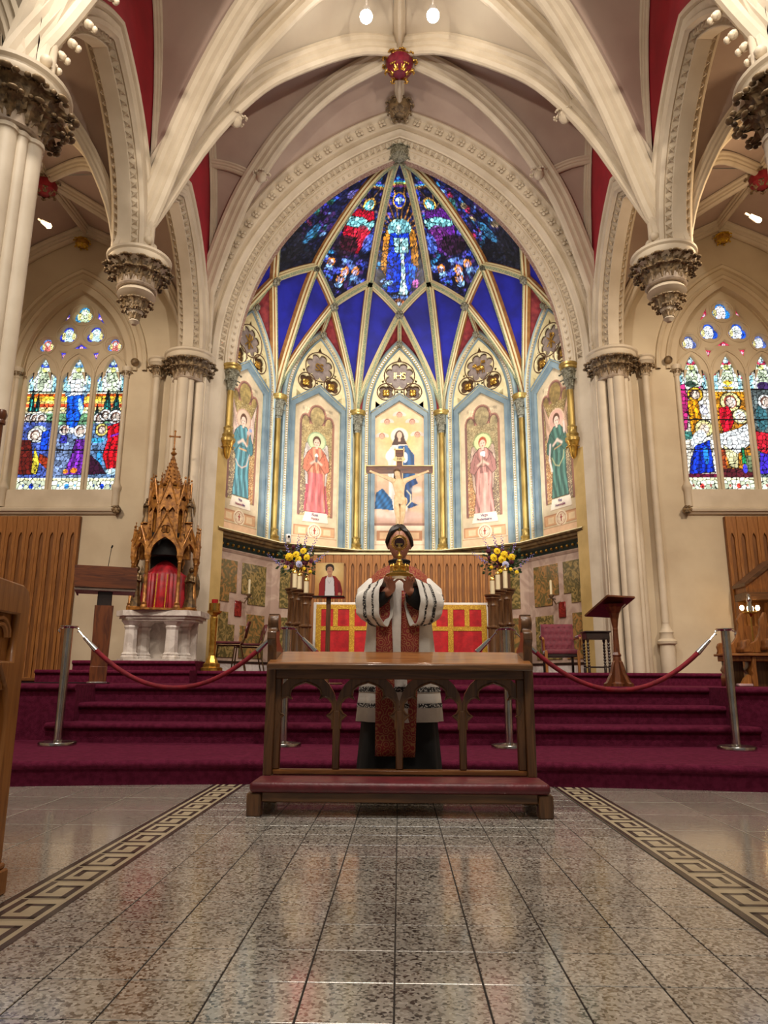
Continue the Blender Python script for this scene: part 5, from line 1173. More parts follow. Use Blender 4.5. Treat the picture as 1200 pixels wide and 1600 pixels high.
# ---- kneeler in front
def kneeler():
    t = empty('kneeler', (0, 4.6, 0), 0, 'wide oak communion kneeler with sloping desk, traceried front and red leather pad', 'kneeler')
    for sx in (-1, 1):
        mb = MB(); x0, x1 = (sx*.81-.04, sx*.81+.04)
        mb.bbox((x0, -.34, 0), (x1, -.26, .125)); mb.bbox((x0, .18, 0), (x1, .26, .13)); mb.bbox((x0, -.30, .05), (x1, .24, .12)); mb.build('foot', M_OAK if 0 else M_DOAK, t)
        # shaped end post with scroll top
        mb = MB(); out = [(-.05, .18), (.06, .18), (.05, .60), (.20, .80), (.22, .93), (.09, .97), (.05, 1.0)]
        out += [(.05+.055*math.cos(a)-.02, 1.075+.055*math.sin(a)+.01) for a in [-.9+k*.42 for k in range(9)]]
        out += [(-.045, 1.05), (-.08, 1.03), (-.085, .985), (-.055, .95), (-.05, .90)]
        M = Matrix(((0, 1, 0, 0), (1, 0, 0, 0), (0, 0, 1, 0), (0, 0, 0, 1)))
        mb.prism(out, sx*.79-.028, sx*.79+.028, M); o = mb.build('end_panel', M_DOAK, t); b = o.modifiers.new('b', 'BEVEL'); b.width = .006; b.segments = 2
        mb = MB(); mb.prism([(-.02, 1.035), (.03, 1.035), (.03, 1.145), (-.02, 1.145)], sx*.79-.032, sx*.79+.032, M); mb.lathe([(.052, -.033), (.055, -.028), (.055, .028), (.052, .033)], (0, 0, 0), 20)
        k = len(mb.v)-80
        for i in range(k, len(mb.v)): x, y, z = mb.v[i]; mb.v[i] = (sx*.79+z, x+.005, y+1.09)
        mb.build('scroll', M_DOAK, t)
    mb = MB(); mb.bbox((-.765, -.03, .185), (.765, .04, .215)); mb.build('bottom_rail', M_OAKX, t)
    mb = MB(); mb.bbox((-.765, -.035, .745), (.765, .02, .81)); mb.build('apron', M_DOAKX, t)
    # desk board, sloping towards the kneeling person
    mb = MB(); o2 = [(-.80, -.13), (.80, -.13), (.80, .12), (.74, .2), (-.74, .2), (-.80, .12)]
    vs = []
    for dz in (0, .03):
        for x, y in o2: vs.append((x, y, .812+(y+.13)*.24+dz))
    mb.add(vs, [(5, 4, 3, 2, 1, 0), (6, 7, 8, 9, 10, 11)]+[(i, (i+1) % 6, (i+1) % 6+6, i+6) for i in range(6)])
    o = mb.build('desk_top', M_OAKX, t, smooth=False); b = o.modifiers.new('b', 'BEVEL'); b.width = .006; b.segments = 2
    mb = MB(); mb.bbox((-.80, -.16, .80), (.80, -.128, .835)); mb.build('desk_lip', M_DOAKX, t)
    # four traceried bays
    W4 = .385; xs = [-.77+W4*k for k in range(5)]
    for k in (1, 2, 3): mb = MB(); mb.bbox((xs[k]-.022, -.02, .215), (xs[k]+.022, .025, .56)); mb.build('mullion', M_DOAK, t)
    for sx in (-1, 1): mb = MB(); mb.bbox((sx*.745-.03, -.02, .215), (sx*.745+.02, .025, .75)); mb.build('mullion', M_DOAK, t)
    R = [(W4/2-.024, .45), (W4/2-.026, .50), (W4/2-.060, .53), (W4/2-.038, .54), (W4/2-.022, .565), (W4/2-.026, .60), (W4/2-.05, .63), (W4/2-.078, .640), (W4/2-.108, .625), (W4/2-.094, .648), (W4/2-.100, .680), (W4/2-.126, .703), (W4/2-.155, .716), (0, .728)]
    OUT = [(0, .748), (W4/2-.085, .748), (W4/2-.05, .715), (W4/2-.018, .665), (W4/2-.001, .61), (W4/2-.001, .45)]
    for k in range(4):
        cx = (xs[k]+xs[k+1])/2
        for q in (-1, 1):
            mb = MB(); mb.prism([(cx+q*x, z) for x, z in OUT[::-1][:0]+R+OUT], -.014, .02); mb.build('traceried_spandrel', M_DOAK, t, smooth=False)
            mb = MB(); mb.tube([(cx+q*x, -.014, z) for x, z in R], .0075, 6); mb.build('arch_moulding', M_DOAK, t)
    mb = MB(); pts = []
    bm = bmesh.new()
    # leather pad
    mb.bbox((-.835, -.36, .128), (.835, -.05, .185), .022); o = mb.build('leather_pad', M_LEATHER, t)
    mb = MB(); mb.bbox((-.77, -.325, .075), (.77, -.29, .13)); mb.bbox((-.77, -.08, .075), (.77, -.05, .185)); mb.build('pad_board', M_DOAKX, t)
    mb = MB(); mb.bbox((-.77, .19, .05), (.77, .22, .09)); mb.build('rear_rail', M_DOAKX, t)
kneeler()

# ---- stanchions and ropes
def stanchion(x, y, lab):
    t = empty('stanchion', (x, y, .17), 0, lab, 'stanchion', None)
    mb = MB(); mb.lathe([(.158, 0), (.16, .02), (.155, .03), (.12, .036), (.05, .04), (.04, .045)], n=40); mb.build('base', M_STEEL, t)
    mb = MB(); mb.lathe([(.037, .04), (.037, 1.03)], n=24, caps=False); mb.build('post', M_STEEL, t)
    mb = MB(); mb.lathe([(.037, 1.015), (.046, 1.02), (.05, 1.025), (.078, 1.03), (.078, 1.036), (.03, 1.042), (0, 1.044)], n=28); mb.build('cap', M_CHROME, t)
    for a in (0, PI): mb = MB(); mb.tube([(math.cos(a)*.05, 0, 1.02), (math.cos(a)*.085, 0, 1.015), (math.cos(a)*.095, 0, .995), (math.cos(a)*.08, 0, .98)], .006, 6); mb.build('hook', M_CHROME, t)
    return t
ST = [(-3.0, 6.58, 'steel stanchion at far left, beside the oak pew end'), (-1.02, 6.62, 'steel stanchion behind the left half of the kneeler'), (.96, 6.62, 'steel stanchion behind the right half of the kneeler'), (2.92, 6.62, 'steel stanchion at far right of the steps')]
for s in ST: stanchion(*s)
def rope(a, b, sag, lab):
    t = empty('barrier_rope', (a[0], a[1], 0), 0, lab, 'rope'); A, B = Vector((0, 0, a[2])), Vector((b[0]-a[0], b[1]-a[1], b[2])); n = 32; P = []
    for i in range(n+1):
        u = i/n; p = A.lerp(B, u); p.z -= sag*4*u*(1-u)*(1+.0*u); P.append(p)
    mb = MB(); mb.tube(P[3:-3], .021, 10); mb.build('velvet_cord', M_VELVET, t)
    for q in ([P[0], P[1], P[1], P[2]+(P[3]-P[2])*1.1], [P[-1], P[-2], P[-2], P[-3]+(P[-4]-P[-3])*1.1]):
        mb = MB(); mb.tube([q[0], q[1]], .007, 6); mb.tube([q[1], q[3]], [.016, .025], 12); mb.build('chrome_end', M_CHROME, t)
h = 1.165
rope((-2.91, 6.58, h), (-1.11, 6.62, h), .50, 'crimson velvet rope sagging between the two left stanchions')
rope((-.93, 6.62, h), (.87, 6.62, h), .50, 'crimson velvet rope behind the priest, between the middle stanchions')
rope((1.05, 6.62, h), (2.83, 6.62, h), .50, 'crimson velvet rope sagging between the two right stanchions')

# ---- wooden lectern, left
t = empty('lectern', (-3.36, 8.2, .686), rad(21), 'modern walnut lectern with microphone, left of the marble side altar', 'lectern')
mb = MB(); mb.prism([(-.33, 1.055), (.33, 1.055), (.32, 1.28), (-.345, 1.28)], -.14, -.115); mb.build('front_board', M_WAL, t, smooth=False)
M = Matrix(((0, 1, 0, 0), (1, 0, 0, 0), (0, 0, 1, 0), (0, 0, 0, 1)))
for x in (-.32, .30): mb = MB(); mb.prism([(-.115, 1.06), (.3, 1.0), (.3, 1.12), (-.115, 1.27)], x, x+.02, M); mb.build('side_board', M_WAL, t, smooth=False)
mb = MB(); mb.add([(-.345, -.14, 1.28), (.325, -.14, 1.28), (.325, .32, 1.12), (-.345, .32, 1.12), (-.345, -.14, 1.298), (.325, -.14, 1.298), (.325, .32, 1.138), (-.345, .32, 1.138)], [(3, 2, 1, 0), (4, 5, 6, 7), (0, 1, 5, 4), (1, 2, 6, 5), (2, 3, 7, 6), (3, 0, 4, 7)]); mb.build('reading_top', M_WAL, t, smooth=False)
mb = MB(); mb.bbox((-.33, -.12, 1.02), (.32, .28, 1.055)); mb.build('shelf', mat('pale_grey_laminate', (186, 172, 160), rough=.5), t)
mb = MB(); mb.bbox((-.08, -.06, .84), (.075, .08, 1.03)); mb.build('upper_post', M_BLACKW, t)
mb = MB(); P = []
for z, w in ((.17, .088), (.86, .10)): P.append([(-w, -.09, z), (w, -.09, z), (w, .09, z), (-w, .09, z)])
mb.grid(P, closed=True); mb.add(P[1], [(0, 1, 2, 3)]); mb.build('post', M_WALV, t, smooth=False)
mb = MB(); mb.bbox((-.09, -.095, .02), (.09, .095, .19)); mb.build('base_block', M_WALV, t)
mb = MB(); mb.bbox((-.11, -.13, 0), (.10, .13, .022)); mb.build('foot_plate', M_STEEL, t)
mb = MB(); mb.tube([(.0, .0, 1.22), (.0, .0, 1.30)], .014, 8); mb.tube([(.0, 0, 1.30), (.01, -.01, 1.42), (.02, -.02, 1.53)], .004, 6); mb.tube([(.02, -.02, 1.53), (.03, -.03, 1.56)], .009, 8); mb.build('microphone', M_DARK, t)
tag(MB().tube([(-5.2, 8.6, .694), (-4.7, 8.3, .694), (-4.4, 8.6, .694), (-3.9, 8.2, .694), (-3.5, 8.25, .694), (-3.3, 8.4, .694)], .007, 6).build('cable', M_DARK), 'thin black cable lying on the carpet beside the lectern', 'cable')

# ---- marble side altar with the gilt shrine
t = empty('marble_side_altar', (-3.63, 11.07, 1.0), 0, 'white marble side altar on octagonal legs, carrying the gilded shrine', 'altar')
mb = MB(); o8 = lambda w, d, c: [(-w+c, -d), (w-c, -d), (w, -d+c), (w, d), (-w, d), (-w, -d+c)]
def slab(mb, ol, z0, z1):
    n = len(ol); mb.add([(x, y, z0) for x, y in ol]+[(x, y, z1) for x, y in ol], [tuple(range(n))[::-1], tuple(range(n, 2*n))]+[(i, (i+1) % n, (i+1) % n+n, i+n) for i in range(n)])
slab(mb, o8(.64, .34, .16), .66, .74); slab(mb, o8(.60, .31, .16), .62, .66); slab(mb, o8(.56, .28, .14), .585, .62); mb.build('top_slab', M_WMARB, t, smooth=False)
mb = MB(); slab(mb, o8(.58, .32, .15), 0, .03); mb.build('plinth', M_WMARB, t, smooth=False)
for x in (-.40, .22):
    for y, k in ((-.16, 0), (.12, .10)):
        mb = MB(); mb.lathe([(.13, .03), (.135, .06), (.115, .08), (.125, .10), (.10, .13), (.092, .46), (.11, .50), (.10, .52), (.15, .58), (.16, .59)], (x+k, y, 0), 8); mb.build('leg', M_WMARB, t, smooth=False)
mb = MB(); mb.bbox((-.5, .2, .03), (.5, .25, .586)); mb.build('back_slab', M_WMARB, t)

M_SHR = mat('gilded_oak', (178, 122, 56), (118, 74, 34), .38, .35, scale=16, bump=.15, bscale=40)
def shrine():
    t = empty('gothic_shrine', (-3.64, 11.08, 1.742), rad(13), 'gilded Gothic shrine with a tall crocketed spire on the marble side altar', 'shrine')
    R = .47; A = [rad(a) for a in (-90-66, -90-22, -90+22, -90+66, 90-22, 90+22)]; A = [rad(-90+22.5+45*k) for k in range(8)]
    V = [(.235, -.36), (.46, -.16), (.46, .16), (.22, .30), (-.22, .30), (-.46, .16), (-.46, -.16), (-.235, -.36)]
    mb = MB(); slab(mb, [(x*1.1, y*1.12) for x, y in V], 0, .03); mb.build('base', M_SHR, t, smooth=False)
    H1 = .80
    for k, (x, y) in enumerate(V):
        mb = MB(); mb.lathe([(.05, .03), (.05, .06), (.035, .08), (.042, .10), (.028, .12), (.025, H1-.1), (.035, H1-.08), (.028, H1-.06), (.05, H1), (.052, H1+.02)], (x, y, 0), 10); mb.build('colonnette', M_SHR, t)
        mb = MB(); mb.cb((x, y, H1+.13), (.085, .085, .24)); mb.lathe([(.055, H1+.24), (.06, H1+.26), (.04, H1+.30), (.005, H1+.46)], (x, y, 0), 4)
        for z in (.33, .38, .43, .49): mb.ball((x, y, H1+z), .02 if z < .45 else .016, 5, sc=(1.2, 1.2, .7))
        mb.tube([(x, y, H1+.44), (x, y, H1+.54)], .006, 5); mb.ball((x, y, H1+.54), .012, 5); mb.build('pinnacle', M_SHR, t)
    for k in range(8):
        (x0, y0), (x1, y1) = V[k], V[(k+1) % 8]; c = Vector(((x0+x1)/2, (y0+y1)/2, 0)); L = math.hypot(x1-x0, y1-y0); d = Vector((x1-x0, y1-y0, 0)).normalized(); nrm = Vector((d.y, -d.x, 0))
        M = Matrix(((d.x, -nrm.x, 0, c.x), (d.y, -nrm.y, 0, c.y), (0, 0, 1, 0), (0, 0, 0, 1))); w = L/2; front = (k == 7); g = 1.0 if front else .62
        ap = H1+(.30 if front else .22)
        hole = [(-w+.04, H1-.02), (-w+.05, H1+.08)]+[(-(w-.055)*(1-(u/5)**1.8), H1+.09+(ap-H1-.09)*(u/5)**.9) for u in range(6)]
        hole = hole+[(-x, z) for x, z in hole[::-1][1:]]
        top = H1+(.66 if front else .46)
        gable = [(-w, H1+.0)]+[(-w, H1+.12), (0, top), (w, H1+.12), (w, H1+.0)]
        ol = [(-w, H1), (-w, H1+.12), (0, top), (w, H1+.12), (w, H1)]+hole[::-1]
        holes = [ol]
        if front: holes.append(foil(0, H1+.42, .065, 4, PI/4))
        else: holes.append([(-.035, H1+.27), (.035, H1+.27), (0, H1+.36)])
        plate('gable', holes, -.025, .025, M_SHR, t, M, .006)
        mb = MB(); mb.M = M; mb.tube([(-w-.01, -.035, H1+.12), (0, -.035, top+.02)], .014, 6); mb.tube([(w+.01, -.035, H1+.12), (0, -.035, top+.02)], .014, 6)
        for q in (-1, 1):
            for u in (.2, .4, .6, .8): mb.ball((q*w*(1-u), -.03, H1+.12+(top-H1-.12)*u+.02), .016, 4)
        mb.ball((0, -.03, top+.05), .022, 5); mb.build('gable_moulding', M_SHR, t)
    # upper storey
    R2 = .27; V2 = [(.13, -.22), (.27, -.10), (.27, .10), (.13, .2), (-.13, .2), (-.27, .10), (-.27, -.10), (-.13, -.22)]
    mb = MB(); mb.lathe([(.25, H1+.1), (.25, H1+1.05), (.22, H1+1.12), (.17, H1+1.18), (.001, H1+1.18)], n=8, sy=.85, a0=rad(22.5), a1=rad(382.5)); mb.build('upper_drum', M_SHR, t, smooth=False)
    for k, (x, y) in enumerate(V2):
        mb = MB(); mb.cb((x, y, H1+.70), (.06, .06, .8)); mb.lathe([(.045, H1+1.10), (.03, H1+1.14), (.004, H1+1.26)], (x, y, 0), 4)
        for z in (1.20, 1.25, 1.30): mb.ball((x, y, H1+z), .016, 5)
        mb.tube([(x, y, H1+1.2), (x, y, H1+1.36)], .006, 5); mb.build('upper_pinnacle', M_SHR, t)
        (x1, y1) = V2[(k+1) % 8]; d = Vector((x1-x, y1-y, 0)).normalized(); nrm = Vector((d.y, -d.x, 0)); c = Vector(((x+x1)/2, (y+y1)/2, 0)); w = math.hypot(x1-x, y1-y)/2
        M = Matrix(((d.x, -nrm.x, 0, c.x), (d.y, -nrm.y, 0, c.y), (0, 0, 1, 0), (0, 0, 0, 1)))
        plate('upper_gable', [[(-w, H1+.70), (-w, H1+.84), (0, H1+1.24), (w, H1+.84), (w, H1+.70), (w*.5, H1+.80), (0, H1+.72), (-w*.5, H1+.80)], foil(0, H1+.95, .042, 3, PI/2)], -.04, .0, M_SHR, t, M, .004)
        mb = MB(); mb.M = M; mb.tube([(-w, -.045, H1+.84), (0, -.045, H1+1.26)], .012, 6); mb.tube([(w, -.045, H1+.84), (0, -.045, H1+1.26)], .012, 6); mb.ball((0, -.04, H1+1.30), .02, 5); mb.tube([(0, -.04, H1+.3), (0, -.04, H1+.76)], .012, 6); mb.build('upper_gable_moulding', M_SHR, t)
    z0 = H1+1.18; z1 = 2.52
    mb = MB(); mb.lathe([(.19, z0), (.20, z0+.02), (.16, z0+.04), (.012, z1)], n=8); mb.build('spire', M_SHR, t, smooth=False)
    mb = MB()
    for k in range(8):
        for u in range(7):
            f = u/7; r = .165*(1-f)+.012; z = z0+.06+(z1-z0-.08)*f; mb.ball((r*math.cos(A[k]), r*math.sin(A[k]), z), .018-.008*f, 4)
    tag(mb.build('crockets', M_SHR, t), kind='stuff')
    mb = MB(); z = z1-.02; mb.lathe([(.012, z), (.045, z+.03), (.05, z+.05), (.02, z+.07), (.012, z+.10), (.03, z+.12), (.01, z+.14), (.008, z+.22)], n=8); mb.cb((0, 0, z+.31), (.022, .02, .22)); mb.cb((0, 0, z+.33), (.15, .02, .022))
    for x, zz in ((-.075, .33), (.075, .33), (0, .42)): mb.ball((x, 0, z+zz), .02, 5)
    mb.build('finial_cross', M_SHR, t)
    mb = MB(); P = []
    for i in range(49):
        a = PI+PI*i/48; w = 1+.05*math.sin(i*2.1); P.append([(.33*w*math.cos(a), .22*w*math.sin(a)-.0, .03), (.32*w*math.cos(a), .21*w*math.sin(a), .56), (.27*math.cos(a), .18*math.sin(a), .60), (.12*math.cos(a), .09*math.sin(a), .74), (.03*math.cos(a), .02*math.sin(a), .80)])
    mb.grid(P); mb.build('scarlet_veil', mat('deep_red_silk', (168, 12, 28), (120, 6, 20), .5, scale=9), t)
    for x in (-.10, .05): mb = MB(); mb.tube([(x, -.236, .04), (x+.015, -.228, .56)], .007, 5); mb.build('gold_braid', M_YELSILK, t)
    mb = MB(); mb.lathe([(.33, .85), (.33, 1.2), (.001, 1.25)], n=12, sy=.8); mb.lathe([(.24, .03), (.24, .9)], (0, .12, 0), 12, sy=.6); mb.build('niche_shade_drums', M_DARK, t)  # black drums put inside the shrine to stand for its shaded interior
shrine()
def angel_statue(x, y, z, h, lab, rz=0):
    t = empty('angel_statuette', (x, y, z), rz, lab, 'statue'); m = mat('bronze_gilt', (110, 84, 48), (66, 50, 32), .4, .5, scale=20); k = h
    mb = MB(); mb.lathe([(.16*k, 0), (.15*k, .04*k), (.10*k, .3*k), (.09*k, .55*k), (.12*k, .72*k), (.09*k, .80*k), (.03*k, .84*k), (.03*k, .87*k)], n=14, lob=.07, lobn=6, sy=.8)
    mb.tube([(-.10*k, 0, .76*k), (-.11*k, -.06*k, .62*k), (0, -.11*k, .66*k), (.11*k, -.06*k, .62*k), (.10*k, 0, .76*k)], .035*k, 6); mb.ball((0, 0, .93*k), .065*k, 8); mb.build('robed_body', m, t)
    for s in (-1, 1):
        mb = MB(); P = []
        for i in range(7):
            u = i/6; P.append([(s*(.03+.02*u)*k, .09*k, (.78-.0*u)*k+(.22 if u > .5 else .3*u)*k*0+.18*k*math.sin(u*PI)*(.5)), (s*(.06+.14*math.sin(u*PI*.8))*k, .12*k, (1.04-.82*u)*k)])
        mb.grid(P); mb.grid([[(a, b+.012*k, c) for a, b, c in r] for r in P]); mb.build('wing', m, t)
    mb = MB(); mb.lathe([(.17*k, -.04*k), (.17*k, 0), (.001, 0)], n=12); mb.build('plinth', M_SHR, t)
for x, z, h_, l in ((-4.03, 1.80, .62, 'bronze angel statuette at the lower left of the gilded shrine'), (-3.25, 1.80, .62, 'bronze angel statuette at the lower right of the gilded shrine'), (-4.02, 3.13, .40, 'small bronze angel high on the left of the gilded shrine'), (-3.34, 3.13, .40, 'small bronze angel high on the right of the gilded shrine')):
    angel_statue(x+.04, (10.85 if x < -3.7 else 11.02) if z < 2 else 11.02, z, h_, l)
    if z > 2: tag(MB().cb((x+.04, 11.04, 2.83), (.09, .09, .57)).build('shrine_buttress', M_SHR, None, smooth=False), f'small gilded buttress under the high {"left" if x < -3.7 else "right"} angel of the shrine', 'buttress')

# ---- brass votive stand
t = empty('votive_stand', (-2.80, 10.95, .862), 0, 'tall brass floor candlestick with red votive glass, beside the folding chairs', 'candlestick')
mb = MB(); mb.lathe([(.17, 0), (.17, .04), (.13, .06), (.13, .10), (.10, .12), (.085, .16), (.055, .22), (.05, .5), (.058, .78), (.045, .80), (.05, .82), (.11, .86), (.115, .885), (.001, .89)], n=8); mb.build('stand', M_GOLD, t, smooth=False)
mb = MB(); mb.lathe([(.082, .89), (.082, 1.0)], n=20, caps=False); mb.lathe([(.078, 1.0), (.078, .89)], n=20, caps=False); mb.build('gallery', M_BRASS, t)
mb = MB(); mb.lathe([(.044, .89), (.05, 1.06), (.047, 1.06), (.04, .93), (.001, .93)], n=18); mb.build('red_glass', mat('ruby_glass', (170, 10, 24), (150, 6, 20), .1, coat=1), t)
mb = MB(); mb.ball((0, 0, 1.03), .018, 8); mb.build('flame', M_FLAME, t)

# ---- chairs
def stack_chair(x, y, rz, lab):
    t = empty('stacking_chair', (x, y, .862), rz, lab, 'chair')
    mb = MB(); mb.bbox((-.21, -.21, .415), (.21, .21, .45), .012); mb.build('seat', M_LEATHER, t)
    mb = MB(); P = []
    for i in range(9):
        u = i/8*2-1; w = math.sqrt(max(0, 1-u*u*.9)); P.append([(-.20*w, .23+.03*(1+u), .64+.13*u), (0, .26+.03*(1+u), .64+.13*u), (.20*w, .23+.03*(1+u), .64+.13*u), (.20*w, .21+.03*(1+u), .64+.13*u), (0, .235+.03*(1+u), .64+.13*u), (-.20*w, .21+.03*(1+u), .64+.13*u)])
    mb.grid(P, closed=True); mb.build('backrest', M_LEATHER, t)
    m = mat('bronze_tube', (120, 96, 66), (96, 74, 50), .3, .8)
    for s in (-1, 1):
        mb = MB(); mb.tube([(s*.22, -.23, 0), (s*.21, -.19, .42)], .011, 6); mb.build('leg', m, t)
        mb = MB(); mb.tube([(s*.22, .26, 0), (s*.21, .17, .40), (s*.205, .22, .5), (s*.17, .25, .68)], .011, 6); mb.build('leg', m, t)
        mb = MB(); mb.tube([(s*.21, -.2, .40), (s*.21, .18, .40)], .01, 6); mb.build('seat_rail', m, t)
stack_chair(-2.66, 11.45, rad(-80), 'folding-style chair with dark red seat, nearer the brass votive stand'); stack_chair(-2.50, 12.05, rad(-72), 'dark red metal-legged chair behind the nearer one, before the onyx wall')
def armchair():
    t = empty('armchair', (2.48, 11.42, .862), rad(-4), 'open armchair with button-tufted burgundy back and wooden arms', 'armchair'); m = mat('burgundy_upholstery', (116, 30, 50), (98, 22, 42), .7, scale=30, sheen=.4)
    mb = MB(); mb.bbox((-.24, -.25, .27), (.24, .2, .35), .03); mb.build('seat', m, t)
    P = []; n = 22; mth = 20
    for i in range(mth+1):
        v = i/mth; row = []
        for j in range(n+1):
            u = j/n; d = 0
            for a in range(5):
                for b in range(4):
                    cu = (a+.5+(.5 if b % 2 else 0))/5.4; cv = (b+.6)/4.2; d += .022*math.exp(-((u-cu)**2*500+(v-cv)**2*420))
            e = min(u, 1-u, v, 1-v); row.append(((u-.5)*.50, .17+.08*v+d-(.035 if e > .01 else 0)*min(1, e*12), .33+v*.43))
        P.append(row)
    mb = MB(); mb.grid(P); mb.add([P[0][0], P[0][-1], P[-1][-1], P[-1][0]]+[(x, y+.06, z) for x, y, z in (P[0][0], P[0][-1], P[-1][-1], P[-1][0])], [(4, 5, 6, 7), (0, 1, 5, 4), (1, 2, 6, 5), (2, 3, 7, 6), (3, 0, 4, 7)]); mb.build('backrest', m, t)
    for a in range(5):
        for b in range(4):
            cu = (a+.5+(.5 if b % 2 else 0))/5.4; cv = (b+.6)/4.2
            if cu < .97: mb = MB(); mb.ball(((cu-.5)*.5, .165+.08*cv, .33+cv*.43), .011, 5); mb.build('button', m, t)
    for s in (-1, 1):
        mb = MB(); mb.tube([(s*.26, .2, .52), (s*.275, 0, .53), (s*.28, -.2, .52), (s*.275, -.25, .49), (s*.27, -.22, .44), (s*.265, -.2, .33)], .017, 8); mb.build('arm', M_OAK, t)
        mb = MB(); mb.tube([(s*.275, .1, .545), (s*.28, -.17, .55)], .026, 8); mb.build('arm_pad', m, t)
        mb = MB(); mb.bbox((s*.24-.02, -.25, 0), (s*.24+.02, -.21, .33)); mb.build('leg', M_OAK, t); mb = MB(); mb.bbox((s*.22-.018, .2, 0), (s*.22+.018, .24, .45)); mb.build('leg', M_BLACKW, t)
    mb = MB(); mb.bbox((-.23, -.24, .235), (.23, .2, .275)); mb.build('seat_rail', M_BLACKW, t)
armchair()
t = empty('side_table', (2.91, 10.93, .862), 0, 'small dark side table with turned legs, right of the armchair', 'table')
mb = MB(); mb.bbox((-.19, -.16, .575), (.19, .16, .60)); mb.build('top', M_BLACKW, t); mb = MB(); mb.bbox((-.17, -.14, .48), (.17, .14, .575)); mb.build('apron', M_BLACKW, t)
for x in (-.15, .15):
    for y in (-.12, .12):
        mb = MB(); mb.lathe([(.02, 0), (.022, .06), (.014, .08), (.024, .10)]+[(.012+.01*(k % 2), .12+.022*k) for k in range(15)]+[(.022, .46), (.022, .5)], (x, y, 0), 10); mb.build('leg', M_BLACKW, t)
mb = MB(); mb.bbox((-.16, -.13, .07), (.16, -.11, .09)); mb.bbox((-.16, .11, .07), (.16, .13, .09)); mb.build('stretcher', M_BLACKW, t)

# ---- oak book stand, right
t = empty('book_stand', (2.42, 8.25, .686), 0, 'tall oak book stand with a tilted desk, right of the armchair', 'book stand')
mb = MB(); mb.lathe([(.05, .24), (.045, .3), (.042, .32), (.05, .34), (.036, .37), (.03, .6), (.032, .62), (.03, .64), (.045, .74), (.06, .80), (.10, .87), (.14, .90)], n=8); mb.build('pillar', M_WALV, t, smooth=False)
mb = MB(); mb.lathe([(.13, 0), (.13, .03), (.08, .05), (.05, .25)], n=8); mb.build('plinth', M_WALV, t, smooth=False)
for k in range(4):
    mb = MB(); mb.M = Matrix.Rotation(k*PI/2+.4, 4, 'Z'); mb.prism([(.04, 0), (.19, 0), (.19, .03), (.16, .045), (.10, .14), (.06, .26), (.04, .28)], -.02, .02); mb.build('foot', M_WALV, t, smooth=False)
E1 = Vector((.92, .39, 0)); S1 = Vector((-.15*1.1, .39, -.19)); c0 = Vector((.06, -.12, .97)); nn = E1.cross(S1).normalized()*.022
mb = MB(); q = [c0-E1*.19, c0+E1*.19, c0+E1*.19+S1, c0-E1*.19+S1]; mb.add([p for p in q]+[p+(-nn if nn.z < 0 else nn) for p in q], [(3, 2, 1, 0), (4, 5, 6, 7), (0, 1, 5, 4), (1, 2, 6, 5), (2, 3, 7, 6), (3, 0, 4, 7)]); mb.build('desk', M_WAL, t, smooth=False)

# ---- altar, candles, screen, crucifix
t = empty('high_altar', (.03, 12.75, .862), 0, 'altar with scarlet frontal banded in gold and white linen top', 'altar')
mb = MB(); mb.bbox((-1.5, -.3, 1.15), (1.5, .4, 1.18)); mb.bbox((-1.5, -.315, 1.08), (1.5, -.295, 1.17)); mb.build('linen', M_LINEN, t); mb = MB(); mb.box((-1.46, -.26, 0), (1.46, .38, 1.15)); mb.build('altar_block', M_OAK, t, smooth=False)
for s in (-1, 1): mb = MB(); mb.box((s*1.47-.03, -.325, .02), (s*1.47+.03, -.24, 1.17)); mb.build('linen_side', M_LINEN, t, smooth=False)
mb = MB(); mb.box((-1.45, -.325, .02), (1.45, -.27, 1.13)); mb.build('scarlet_frontal', M_REDSILK, t, smooth=False)
def rib_(x0, x1, z0, z1): q = -.338 if x1-x0 < 1 else -.333; mb = MB(); mb.box((x0, q, z0), (x1, -.3255, z1)); mb.build('gold_ribbon', M_YELSILK, t, smooth=False)
rib_(-1.45, 1.45, 1.06, 1.14); rib_(-1.45, 1.45, .70, .77)
for x in (-1.41, -.84, -.28, .28, .84, 1.41): rib_(x-.045, x+.045, .02, 1.06)
for x in (-1.12, -.56, 0, .56, 1.12): rib_(x-.04, x+.04, .77, 1.06)
M_OAKS = mat('shaded_oak_backing', (140, 90, 44), (114, 70, 32), .5, kind='wood', scale=5, stretch=(6, 6, .5))  # oak darkened in colour to give the grooves their shade
def board_mesh(name, w, z0, z1, arch_z, mtl):
    s = w*.5; hw = w*.19
    hole = [(-hw, z0+.06), (-hw, arch_z-.10), (-hw*.72, arch_z-.05), (0, arch_z), (hw*.72, arch_z-.05), (hw, arch_z-.10), (hw, z0+.06)]
    o = plate(name, [[(-s+.006, z0), (-s+.006, z1), (s-.006, z1), (s-.006, z0)], hole], -.034, 0, mtl, None, None, .003); me = o.data; bpy.data.objects.remove(o); return me
t = empty('oak_screen', (.08, 14.0, .862), 0, 'oak panelled screen with pointed grooves behind the high altar', 'screen')
bmh = board_mesh('screen_board', .155, 0, 2.26, 2.1, M_OAK)
for k in range(26): inst('board', bmh, t, (-1.98+.0775+k*.1525, -.05, 0))
mb = MB(); mb.box((-2.0, -.05, 0), (2.0, .04, 2.26)); mb.build('backing', M_OAKS, t, smooth=False); mb = MB(); mb.bbox((-2.02, -.1, 2.26), (2.02, .06, 2.30)); mb.build('top_rail', M_CREAM, t)
